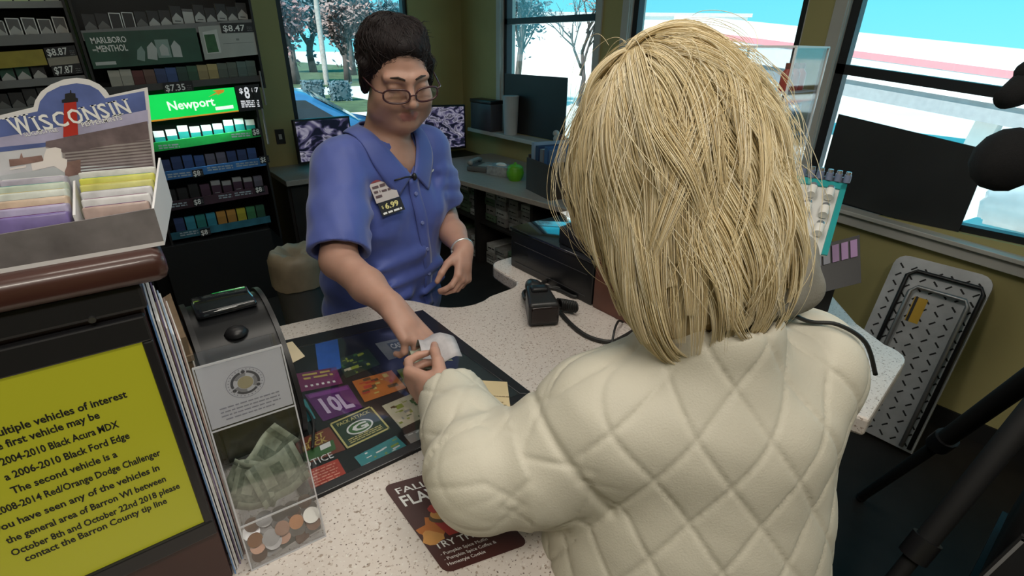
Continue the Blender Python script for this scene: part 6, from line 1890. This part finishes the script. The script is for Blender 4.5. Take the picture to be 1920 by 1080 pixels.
def on_shirt(p, out=0.0015, n_it=6):
    """slide a point along the facing direction onto the shirt"""
    p = np.array(p, float)
    T_ = np.arange(0.02, -0.26, -0.001)
    Q_ = p[None] + CLF[None] * T_[:, None]
    ok = np.where(fs_body.at(Q_) < 0)[0]
    q = Q_[ok[0]] if len(ok) else Q_[-1]
    return q + fs_body.grad(q[None])[0] * out
# collar leaves, placket, buttons
def leaf(side):
    """half of the turned-down collar: from the nape round the neck to its point beside the V"""
    def T_(l, f_, z_): return clt(z_) + CLR * (side * l - 0.010 * max(0, (1.45 - z_) / 0.1)) + CLF * f_
    inn = [T_(0, -0.058, 1.462), T_(0.040, -0.050, 1.462), T_(0.062, -0.015, 1.456), T_(0.060, 0.030, 1.440), T_(0.046, 0.075, 1.408), T_(0.024, 0.110, 1.370), T_(0.004, 0.13, 1.340)]
    outr = [T_(0, -0.085, 1.428), T_(0.058, -0.075, 1.428), T_(0.094, -0.020, 1.418), T_(0.100, 0.040, 1.395), T_(0.092, 0.090, 1.355), T_(0.075, 0.115, 1.315), T_(0.050, 0.135, 1.292)]
    inn = smooth(inn, 4); outr = smooth(outr, 4); n = len(inn) - 1; m = 6
    g = []
    for i in range(n + 1):
        a = np.array(inn[i]); c_ = np.array(outr[i])
        for k in range(m + 1):
            u_ = k / m
            p = a * (1 - u_) + c_ * u_
            o_ = p - clt(p[2]); o_[2] = 0; o_ = o_ / (np.linalg.norm(o_) + 1e-9)
            p = p + o_ * 0.008 * math.sin(u_ * PI)
            for _ in range(4):
                d_ = fs_body.at(p[None])[0]; want = 0.0045 + 0.002 * math.sin(u_ * PI)
                if d_ < want or (i > n * 0.62 and d_ < 0.05):
                    p = p + fs_body.grad(p[None])[0] * (want - d_)
            g.append(p)
    b = MB()
    b.add([Vector(q) for q in g], [(i * (m + 1) + k, i * (m + 1) + k + 1, (i + 1) * (m + 1) + k + 1, (i + 1) * (m + 1) + k) for i in range(n) for k in range(m)], 0, True)
    o = b.wbuild('collar', SHIRT, CLERK, solid=0.003)
    o.parent = shirt
leaf(1); leaf(-1)
b = MB(); zz_ = np.linspace(1.328, 0.93, 30)
b.add([Vector(on_shirt(clt(z_) + CLR * x_ + CLF * 0.22, 0.0035)) for z_ in zz_ for x_ in (-0.031 - (1.33 - z_) * 0.10, -0.020 - (1.33 - z_) * 0.10, -0.009 - (1.33 - z_) * 0.10, 0.002 - (1.33 - z_) * 0.10)], [(i * 4 + k, i * 4 + k + 1, i * 4 + k + 5, i * 4 + k + 4) for i in range(29) for k in range(3)], 0, True)
b.wbuild('placket', SHIRT, CLERK, solid=0.003).parent = shirt
BUTN = mat('button_blue', (0.20, 0.24, 0.50), 0.3)
for z_ in (1.285, 1.205, 1.125, 1.045):
    c_ = on_shirt(clt(z_) - CLR * (0.0145 + (1.33 - z_) * 0.10) + CLF * 0.22, 0.006); g_ = CLF
    MB().cyl(c_, c_ + g_ * 0.003, 0.0055, 0.005, 14).wbuild('button', BUTN, CLERK).parent = shirt
# badge with price card on her right chest
BC_ = on_shirt(clt(1.292) + CLR * 0.074 + CLF * 0.22, 0.007)
bn = unit(fs_body.grad(np.array([BC_]))[0] * 0.5 + CLF * 0.6 + UPZ * 0.30)
bu = unit(np.cross(UPZ, bn) * 1.0 - UPZ * 0.0); bu = -bu if bu.dot(CLR) > 0 else bu
bv = np.cross(bn, bu); bv = bv if bv[2] > 0 else -bv
bu, bv = unit(bu + bv * 0.10), unit(bv - bu * 0.10)
def bp_(x_, y_, l=0.0): return Vector(BC_ + bu * x_ + bv * y_ + bn * l)
def bcard(name, x0, x1, y0, y1, l, m_):
    b = MB(); b.add([bp_(x0, y0, l), bp_(x1, y0, l), bp_(x1, y1, l), bp_(x0, y1, l), bp_(x0, y0, l - .001), bp_(x1, y0, l - .001), bp_(x1, y1, l - .001), bp_(x0, y1, l - .001)], [(0, 1, 2, 3), (7, 6, 5, 4), (0, 4, 5, 1), (1, 5, 6, 2), (2, 6, 7, 3), (3, 7, 4, 0)])
    o = b.wbuild(name, m_, CLERK); o.parent = shirt
    return o
bcard('name_badge', -0.034, 0.034, -0.010, 0.050, 0.006, mat('badge_white', (0.52, 0.47, 0.47), 0.4))
bcard('badge_band', -0.034, 0.034, 0.040, 0.050, 0.0066, mat('badge_red', (0.22, 0.04, 0.05), 0.4))
bcard('price_card', -0.032, 0.036, -0.046, -0.011, 0.007, mat('price_black', (0.015, 0.015, 0.02), 0.4))
b = MB(); bU, bV = Vector(bu), Vector(bv)
b.text('6.99', bp_(-0.016, -0.030, 0.0075), bU, bV, 0.0135, 0.040, 0, bold=0.03)
b.text('$', bp_(-0.026, -0.027, 0.0075), bU, bV, 0.008, None, 0)
bars(b, bp_(-0.028, -0.042, 0.0075), bU, bV, 0.056, 0.005, 1, 3)
for k in range(3):
    bars(b, bp_(-0.030, 0.026 - k * 0.012, 0.0068), bU, bV, 0.018, 0.006, 2, k); 
for k in range(2):
    bars(b, bp_(-0.008, 0.026 - k * 0.013, 0.0068), bU, bV, 0.038, 0.007 - 0.002 * k, 2, k + 8)
b.wbuild('badge_print', [mat('price_yellow', (0.75, 0.68, 0.28), 0.5), INKW, mat('badge_ink', (0.10, 0.06, 0.07), 0.5)], CLERK).parent = shirt
b = MB().add([bp_(-0.006, 0.050, .006), bp_(0.006, 0.050, .006), bp_(0.005, 0.074, .003), bp_(-0.005, 0.074, .003)], [(0, 1, 2, 3)]); b.tube([bp_(-0.009, 0.074, .006), bp_(0.009, 0.074, .006)], 0.005, 8)
b.wbuild('badge_clip', CHROME, CLERK).parent = shirt
mc = on_shirt(clt(1.332) - CLR * 0.016 + CLF * 0.22, 0.006)
MB().ball(mc, (0.007, 0.007, 0.010)).tube([Vector(mc), Vector(mc + CLR * 0.03 + UPZ * 0.004 + CLF * 0.002), Vector(mc + CLR * 0.065 + UPZ * 0.001)], 0.0022, 6).wbuild('clip_microphone', BLACK, CLERK).parent = shirt
mm_ = on_shirt(clt(1.325) - CLR * 0.078 + CLF * 0.22, 0.002)
b = MB(); bars(b, Vector(mm_), Vector(-CLR + UPZ * 0.12), Vector(UPZ), 0.042, 0.006, 0, 4, 0.002)
b.v = [tuple(on_shirt(A_(*v), 0.0022)) for v in b.v]
b.wbuild('chest_embroidery', INKW, CLERK).parent = shirt
# bracelet and trousers
wd = unit(wL - eL); cb_ = wL - wd * 0.012
ex = unit(np.cross(wd, UPZ)); ey = np.cross(wd, ex)
MB().tube([Vector(cb_ + (ex * math.cos(a) + ey * math.sin(a)) * 0.031) for a in np.linspace(0, 2 * PI, 22)], 0.0035, 8).wbuild('bracelet', mat('bracelet_silver', (0.75, 0.75, 0.72), 0.25, 0.7), CLERK)
PANTS = mat('dark_trousers', (0.015, 0.016, 0.022), 0.8)
SHOE = mat('dark_shoes', (0.012, 0.012, 0.013), 0.5)
def legs(root, hip, Fv, Rv, feet, w_=0.085, col=PANTS):
    ft = Field(np.minimum(hip - 0.36, A_(9, 9, 0)), hip + A_(0.36, 0.36, 0.14), 0.009)
    ft.lo[2] = 0.03; 
    ft = Field(A_(hip[0] - 0.36, hip[1] - 0.36, 0.03), A_(hip[0] + 0.36, hip[1] + 0.36, hip[2] + 0.14), 0.009)
    ft.ell(hip, (0.165, 0.135, 0.12), np.stack([Rv, Fv, UPZ]), 0.02)
    for s_, f_ in ((1, feet[0]), (-1, feet[1])):
        hj = hip + Rv * 0.085 * s_ - UPZ * 0.06
        kn = (hj + A_(f_[0], f_[1], 0)) / 2 * A_(1, 1, 0) + A_(0, 0, 0.47) + Fv * 0.015
        ft.path([hj, kn, A_(f_[0], f_[1], 0.09)], [w_, w_ * 0.72, w_ * 0.62], 0.03)
    P, F = ft.mesh(); mesh_obj('trousers', relax(P, F, 2), F, col, root)
    for f_ in feet:
        fe = Field(A_(f_[0] - 0.2, f_[1] - 0.2, -0.01), A_(f_[0] + 0.2, f_[1] + 0.2, 0.13), 0.006)
        c_ = A_(f_[0], f_[1], 0.0)
        fe.path([c_ - Fv * 0.05 + UPZ * 0.05, c_ + Fv * 0.06 + UPZ * 0.042, c_ + Fv * 0.15 + UPZ * 0.032], [0.045, 0.044, 0.034], 0.02)
        fe.half((0, 0, 0.002), (0, 0, -1))
        P, F = fe.mesh(); mesh_obj('shoe', relax(P, F, 1), F, SHOE, root)
legs(CLERK, clt(0.93), CLF, CLR, ((0.47, 1.42), (0.66, 1.36)))

# ------------------------------------------------------------------ the customer
CUF = unit(A_(0.64, 0.77, 0)); CUR = np.cross(CUF, UPZ)
UM = np.stack([CUR, CUF, UPZ])
CUST = thing('person', 'person with shoulder-length blonde hair in a quilted cream jacket, seen from behind', 'person', (0.50, 0.22, 0))
bpy.context.view_layer.update()
chH = PX(1290, 305, 0.655)                      # head centre
jR = PX(1490, 690, 0.690); jL = PX(1122, 792, 0.660)
elL = PX(902, 888, 0.660); wrL = PX(850, 752, 0.800)
chest = (jR + jL) / 2 + CUF * 0.015 - UPZ * 0.055
hipC = A_(0.500, 0.235, 0.93)
axis_z = lambda z: np.array([np.interp(z, [hipC[2], chest[2]], [hipC[i], chest[i]]) for i in range(2)] + [z])
hd = unit(A_(0.50, 0.80, -0.30)); hu = unit(UPZ - UPZ.dot(hd) * hd); hr = np.cross(hd, hu)
HM2 = np.stack([hr, hd, hu])
fd = Field((0.20, 0.12, 0.88), (1.06, 0.84, 1.68), 0.0034)
head(fd, chH, HM2 * 1.0)
nk = (jR + jL) / 2 + UPZ * 0.03
fd.cap(nk, chH - hu * 0.06 - hd * 0.02, 0.055, 0.052, 0.03)
for z_, a, b_ in ((hipC[2] + 0.05, 0.13, 0.10), ((hipC[2] + chest[2]) / 2, 0.12, 0.09), (chest[2], 0.13, 0.09)):
    fd.ell(axis_z(z_), (a, b_, 0.13), UM, 0.03)
fd.path([jL + CUR * 0.05, jL, elL, wrL, wrL + unit(wrL - elL) * 0.01], [0.045, 0.048, 0.04, 0.027, 0.026], 0.02)
fd.path([jR - CUR * 0.05, jR, jR + CUF * 0.16 - UPZ * 0.19 + CUR * 0.03, jR + CUF * 0.33 - UPZ * 0.16], [0.045, 0.048, 0.04, 0.03], 0.02)
hand(fd, jR + CUF * 0.335 - UPZ * 0.16, CUF - UPZ * 0.25 - CUR * 0.2, -UPZ, -CUR, 0.95, [(20, 25, 15), (22, 28, 15), (25, 28, 15), (28, 30, 18)], (0.5, 0.3))
wd2 = unit(A_(-0.30, 0.90, -0.12))
hand(fd, wrL + unit(wrL - elL) * 0.012, wd2, A_(0.85, 0.25, 0.10), A_(-0.10, 0.0, 0.95), 0.95, [(45, 55, 30), (55, 60, 30), (60, 60, 34), (62, 60, 36)], (0.35, 0.75))
P, F = fd.mesh(); P = relax(P, F, 1, 0.4)
mesh_obj('body', P, F, SKIN, CUST)
legs(CUST, hipC - UPZ * 0.03, CUF, CUR, ((0.585, 0.10), (0.42, 0.24)), 0.075)

# jacket
fj = Field((0.18, -0.06, 0.80), (0.92, 0.72, 1.42), 0.0042)
for f_, a, b_, hh in ((0.0, 0.196, 0.150, 0.15), (0.35, 0.194, 0.150, 0.14), (0.7, 0.190, 0.145, 0.13), (1.0, 0.178, 0.130, 0.12)):
    fj.ell(hipC + (chest - hipC) * f_, (a, b_, hh), UM, 0.04)
fj.cap(jR - CUR * 0.01, jL + CUR * 0.01, 0.072, 0.074, 0.05)
fj.ell((jR + jL) / 2 - CUF * 0.035 - UPZ * 0.02, (0.150, 0.085, 0.085), UM, 0.05)
fj.cap(nk - UPZ * 0.03, nk + UPZ * 0.062, 0.090, 0.080, 0.03)
eR2 = jR + CUF * 0.16 - UPZ * 0.19 + CUR * 0.03
fj.path([jR, eR2, jR + CUF * 0.30 - UPZ * 0.165], [0.078, 0.070, 0.055], 0.03)
cuff = wrL + unit(wrL - elL) * 0.0
JP = [jL, jL * 0.5 + elL * 0.5 - UPZ * 0.026, elL, elL * 0.5 + wrL * 0.5, cuff + unit(wrL - elL) * 0.03]
JRAD = [0.084, 0.072, 0.061, 0.054, 0.050]
fj.path(JP, JRAD, 0.03)
fj.half(cuff + unit(wrL - elL) * 0.012, unit(wrL - elL), lo=cuff - 0.12, hi=cuff + 0.14)
fj.cap(cuff - unit(wrL - elL) * 0.015, cuff + unit(wrL - elL) * 0.05, 0.040, 0.044, 0.0, 'sub')
fj.cap(nk + UPZ * 0.02, nk + UPZ * 0.15, 0.060, 0.070, 0.006, 'sub')
# deep crease at the elbow bend and gathers at the shoulder
P, F = fj.mesh(); P = relax(P, F, 3, 0.5)
N = normals(P, F)
pts = np.array(JP); seg = np.linalg.norm(np.diff(pts, axis=0), axis=1); cum = np.concatenate([[0], np.cumsum(seg)])
best = np.full(len(P), 9.0); ub = np.zeros(len(P)); vb = np.zeros(len(P))
for i in range(len(pts) - 1):
    ab = pts[i + 1] - pts[i]
    t_ = np.clip(((P - pts[i]) @ ab) / (ab @ ab), 0, 1)
    q = P - pts[i] - t_[:, None] * ab
    dist = np.linalg.norm(q, axis=1) / (JRAD[i] + (JRAD[i + 1] - JRAD[i]) * t_)
    ax = unit(ab); e1 = unit(np.cross(ax, A_(0.2, 0.1, 1))); e2 = np.cross(ax, e1)
    an = np.arctan2(q @ e2, q @ e1)
    m_ = dist < best
    best[m_] = dist[m_]; ub[m_] = (an * 0.075)[m_]; vb[m_] = (cum[i] + t_ * seg[i])[m_]
sleeve = np.clip((1.22 - best) / 0.14, 0, 1) * np.clip(vb / 0.05, 0, 1)
cz = np.clip((P[:, 2] - hipC[2]) / (chest[2] - hipC[2]), -1, 2)
cen = hipC[None, :2] + (chest - hipC)[None, :2] * cz[:, None]
rel = P[:, :2] - cen
lx = rel @ CUR[:2]; ly = rel @ CUF[:2]
ut = np.arctan2(lx, -ly * 1.25) * 0.175; vt = P[:, 2]
def quilt(u, v, a, b_):
    s1 = np.abs(np.sin(PI * (u / a + v / b_))); s2 = np.abs(np.sin(PI * (u / a - v / b_)))
    return np.sqrt(np.clip(s1 * 4.0, 0, 1) * np.clip(s2 * 4.0, 0, 1)) * (0.62 + 0.38 * s1 * s2)
qt = quilt(ut, vt, 0.074, 0.100); qs = quilt(ub, vb + 0.02, 0.090, 0.110)
disp = 0.0058 * qt * (1 - sleeve) + 0.0042 * qs * sleeve
fade = np.clip((cum[-1] - vb) / 0.02, 0, 1) * sleeve + (1 - sleeve)
wr_ = 0.004 * np.sin((vb - cum[2]) * 95 + 2.5 * vnoise(P, 18, 4)) * np.exp(-((vb - cum[2] - 0.02) / 0.09) ** 2) * sleeve
seamd = 0.0042 * np.exp(-((vb - 0.045) / 0.006) ** 2) * np.clip((1.35 - best) / 0.1, 0, 1)
P = P + N * (disp * fade + wr_ - seamd + 0.0022 * vnoise(P, 30, 8) + 0.0010 * vnoise(P, 110, 9))[:, None]
CREAM = mat('cream_quilting', (0.575, 0.545, 0.455), 0.62, var=0.03, vs=10, bump=0.25, bs=420)
jacket = mesh_obj('jacket', P, F, CREAM, CUST)
# grey hood bunched at her right shoulder
fk = Field(PX(1485, 520, 0.60) - 0.14, PX(1485, 520, 0.60) + 0.14, 0.0032)
hp_ = [PX(1370, 580, 0.60), PX(1430, 550, 0.590), PX(1468, 510, 0.60), PX(1485, 478, 0.63), PX(1460, 462, 0.665), PX(1420, 475, 0.69)]
fk.path(hp_, [0.022, 0.030, 0.030, 0.024, 0.022, 0.022], 0.02)
fk.path([PX(1462, 560, 0.605), PX(1492, 535, 0.62), PX(1496, 495, 0.65)], [0.026, 0.026, 0.022], 0.02)
fk.path([PX(1438, 498, 0.585), PX(1470, 474, 0.615)], [0.014, 0.018], 0.008, 'sub')
P, F = fk.mesh(); P = relax(P, F, 2); N = normals(P, F)
P = P + N * (0.0030 * vnoise(P, 90, 3))[:, None]
mesh_obj('hood', P, F, mat('grey_olive_fleece', (0.25, 0.235, 0.20), 0.9, var=0.08, bump=0.4, bs=300), CUST)

# blonde hair: a soft volume and locks of strands combed over it
fq = Field(chH - A_(0.26, 0.26, 0.36), chH + A_(0.26, 0.26, 0.22), 0.005); fq.pad = 0.10; fq.D[:] = 0.12
VR = np.array(RGT); VU = np.array(UP); VF = np.array(FWD); VM = np.stack([VR, VF, VU])
def he(px, py, dep, r_, k=0.04): fq.ell(PX(px, py, dep), r_, VM, k)
he(1232, 200, 0.640, (0.078, 0.095, 0.080))
he(1274, 275, 0.640, (0.086, 0.098, 0.094))
he(1228, 300, 0.635, (0.082, 0.095, 0.100))
he(1296, 380, 0.635, (0.088, 0.096, 0.104))
he(1312, 460, 0.620, (0.080, 0.084, 0.092))
he(1362, 525, 0.610, (0.050, 0.058, 0.062))
he(1268, 525, 0.600, (0.050, 0.054, 0.080))
he(1150, 330, 0.690, (0.040, 0.05, 0.085))
P, F = fq.mesh(); P = relax(P, F, 2)
N = normals(P, F)
P = P - N * 0.003
def hair_mat(name, cols, rough=0.40):
    m = bpy.data.materials.new(name); m.use_nodes = True
    nt = m.node_tree; n = nt.nodes; b_ = n['Principled BSDF']
    hi = n.new('ShaderNodeHairInfo'); cr = n.new('ShaderNodeValToRGB')
    for i, c_ in enumerate(cols):
        e_ = cr.color_ramp.elements[i] if i < 2 else cr.color_ramp.elements.new(i / (len(cols) - 1))
        e_.position = i / (len(cols) - 1); e_.color = c_ + (1,)
    nt.links.new(hi.outputs['Random'], cr.inputs[0]); nt.links.new(cr.outputs[0], b_.inputs['Base Color'])
    b_.inputs['Roughness'].default_value = rough; b_.inputs['Specular IOR Level'].default_value = 0.4
    return m
BL0 = mat('blonde_under', (0.45, 0.345, 0.18), 0.7, var=0.2, vs=30)
hairu = mesh_obj('hair', P, F, BL0, CUST)
HC0 = PX(1285, 260, 0.635)
def locks(n, kids, n_pt, seed, rad, lift=(0.000, 0.012), clump=0.013, length=(0.16, 0.34), low=-0.03, flare=1.0, wander=0.16, loose=0.0, flick=0.0):
    """n locks of kids strands each, flowing from the crown over the volume"""
    rg = np.random.RandomState(seed)
    dirs = rg.normal(size=(n * 6, 3)); dirs /= np.linalg.norm(dirs, axis=1, keepdims=True)
    q = HC0 + dirs * 0.125
    for _ in range(5):
        q = q - fq.grad(q) * fq.at(q)[:, None]
    keep = ((q - HC0) @ VU > low) & ((q - np.array(CAM_POS)) @ VF < 0.70)
    q = q[keep][:n]; n = len(q)
    part = PX(1190, 112, 0.60)
    L = rg.uniform(length[0], length[1], n); st = L / (n_pt - 1)
    side = rg.normal(0.12, wander, n); lf = rg.uniform(lift[0], lift[1], n); ph = rg.uniform(0, 6.28, n); fr_ = rg.uniform(4, 10, n)
    G = np.zeros((n, n_pt, 3)); T = np.zeros((n, n_pt, 3)); p = q.copy(); vel = None
    for i in range(n_pt):
        s_ = i / (n_pt - 1)
        G[:, i] = p
        g = fq.grad(p)
        aw = p - part; aw /= np.linalg.norm(aw, axis=1, keepdims=True) + 1e-6
        xs = (p - HC0) @ VR; zs = (p - HC0) @ VU
        tgt = -VU[None] * (0.45 + 1.0 * s_) + aw * (0.95 - 0.8 * s_) + VR[None] * (side + 0.22 * np.sin(ph + fr_ * s_))[:, None]
        tgt = tgt + VR[None] * (np.where(xs < -0.06, -0.25, 0.02) * flare * np.clip((-zs - 0.06) / 0.10, 0, 1))[:, None]
        tgt = tgt + VR[None] * flick * np.clip((s_ - 0.35) / 0.5, 0, 1) * np.where(xs > -0.02, 1.0, -0.6)[:, None]
        tgt = tgt - (tgt * g).sum(1, keepdims=True) * g * 0.92
        tgt /= np.linalg.norm(tgt, axis=1, keepdims=True) + 1e-9
        vel = tgt if vel is None else vel * 0.72 + tgt * 0.28
        vel /= np.linalg.norm(vel, axis=1, keepdims=True) + 1e-9
        T[:, i] = vel
        p = p + vel * st[:, None]
        want = lf * (0.25 + 1.1 * math.sin(PI * min(1, s_ * 0.8))) + 0.006 * s_ * np.sin(ph * 2 + fr_ * s_)
        free = np.clip((s_ - 0.7) / 0.3, 0, 1) * 0.6
        p = p + fq.grad(p) * ((want - fq.at(p)) * (1 - free))[:, None]
    out = []
    for k in range(kids):
        a = rg.uniform(0, 6.28, n); rr = clump * np.sqrt(rg.uniform(0, 1, n)) * (1 + loose * (rg.uniform(0, 1, n) < 0.12) * 2.0)
        C_ = np.zeros_like(G)
        tw = rg.uniform(-0.8, 0.8, n); cut = rg.uniform(0.78, 1.0, n)
        for i in range(n_pt):
            s_ = i / (n_pt - 1)
            g = fq.grad(G[:, i]); bt = np.cross(T[:, i], g); bt /= np.linalg.norm(bt, axis=1, keepdims=True) + 1e-9
            w_ = (0.75 + 0.45 * math.sin(PI * s_)) * (1.0 - 0.45 * s_)
            an = a + tw * s_
            C_[:, i] = G[:, i] + bt * (np.cos(an) * rr * w_ * 1.25)[:, None] + g * ((np.sin(an) * 0.5 + 0.2) * rr * w_ * 0.55)[:, None]
        out.append(C_)
    return np.concatenate(out), rad
def hair_curves(name, sets, m_, parent, who=None):
    who = who or CUST
    hc = bpy.data.hair_curves.new(name)
    allp = []; sizes = []; rads = []
    for out, rad in sets:
        n, k, _ = out.shape
        sizes += [k] * n
        allp.append(out.reshape(-1, 3))
        prof_ = np.interp(np.arange(k) / (k - 1), [0, 0.1, 0.7, 1], [0.7, 1, 0.9, 0.15])
        rads.append(np.tile(rad * prof_, n))
    hc.add_curves(sizes)
    Pn = np.concatenate(allp); inv = np.array(who.matrix_basis.inverted())
    Pn = Pn @ inv[:3, :3].T + inv[:3, 3]
    hc.attributes['position'].data.foreach_set('vector', Pn.astype(np.float32).ravel())
    ra = hc.attributes.get('radius') or hc.attributes.new('radius', 'FLOAT', 'POINT')
    ra.data.foreach_set('value', np.concatenate(rads).astype(np.float32))
    hc.materials.append(m_)
    o = bpy.data.objects.new(name, hc); COL.objects.link(o); o.parent = parent
    return o
HB = hair_mat('blonde_strands', [(0.58, 0.45, 0.235), (0.70, 0.58, 0.345), (0.79, 0.69, 0.46), (0.86, 0.79, 0.63)])
hair_curves('hair_strands', [locks(190, 64, 24, 1, 0.00042, length=(0.17, 0.345), wander=0.20), locks(95, 46, 20, 2, 0.00042, lift=(0.002, 0.011), length=(0.14, 0.28), low=-0.14), locks(75, 36, 22, 6, 0.0004, lift=(0.006, 0.018), clump=0.011, length=(0.12, 0.26), wander=0.42), locks(50, 34, 20, 9, 0.00042, lift=(0.003, 0.012), clump=0.009, length=(0.13, 0.20), low=-0.16, wander=0.25, flick=0.9), locks(60, 3, 20, 12, 0.00034, lift=(0.010, 0.028), clump=0.014, length=(0.10, 0.22), wander=0.6, low=0.03, loose=1.0), locks(200, 2, 20, 3, 0.00032, lift=(0.008, 0.022), clump=0.02, length=(0.10, 0.26), wander=0.5, low=-0.06, loose=1.0)], HB, hairu)

hair_curves('hair_strands', [(CSTR, 0.0005)], hair_mat('dark_strands', [(0.010, 0.006, 0.007), (0.028, 0.018, 0.018)], 0.5), hair_c, CLERK)

# black cord over her right shoulder
cpts = [PX(1522, 545, 0.60), PX(1550, 565, 0.605), PX(1580, 600, 0.62), PX(1600, 650, 0.64), PX(1610, 700, 0.655)]
def on_f(fld, p, out):
    p = np.array([p], float)
    for _ in range(6):
        p = p - fld.grad(p) * fld.at(p)[:, None]
    return p[0] + fld.grad(p)[0] * out
cpts = [Vector(on_f(fj, q, 0.010)) for q in cpts]
tag(MB().tube(smooth(cpts), 0.0028, 6).build('cord', CABM), 'thin black cord lying over the right shoulder of the cream jacket', 'cord')

# banknotes passing between the two hands
a0, a1 = tipsR[0] * 0.5 + thR * 0.5, A_(0.376, 0.690, 1.122)
NOTE = mat('banknote_pale', (0.46, 0.44, 0.46), 0.5, var=0.15, vs=60)
for i, (lb, off, ar) in enumerate((('pale banknote held out in the clerk\'s fingers, upper of the two', A_(0.006, 0, 0.006), 0.034), ('creased greenish banknote under the pale one between the two hands', A_(-0.010, 0.006, -0.002), 0.024))):
    b = MB(); nx, nz = 14, 6; vs = []
    cdir = unit(a1 - a0); wd_ = unit(np.cross(cdir, UPZ))
    for iz in range(nz + 1):
        for ix in range(nx + 1):
            t_ = ix / nx; w_ = (iz / nz - 0.5) * 0.064
            p = a0 - cdir * 0.012 + (a1 - a0 + cdir * 0.03) * t_ + off + UPZ * (ar * 1.6 * math.sin(PI * t_) + 0.006 * math.sin(w_ * 110 + t_ * 4) + 0.003 * math.sin(t_ * 11 + i)) + wd_ * w_ * (0.9 + 0.2 * t_)
            vs.append(Vector(p))
    b.add(vs, [(iz * (nx + 1) + ix, iz * (nx + 1) + ix + 1, (iz + 1) * (nx + 1) + ix + 1, (iz + 1) * (nx + 1) + ix) for iz in range(nz) for ix in range(nx)], 0, True)
    tag(b.build('banknote', [NOTE, BILLM][i], solid=0.0004), lb, 'banknote')
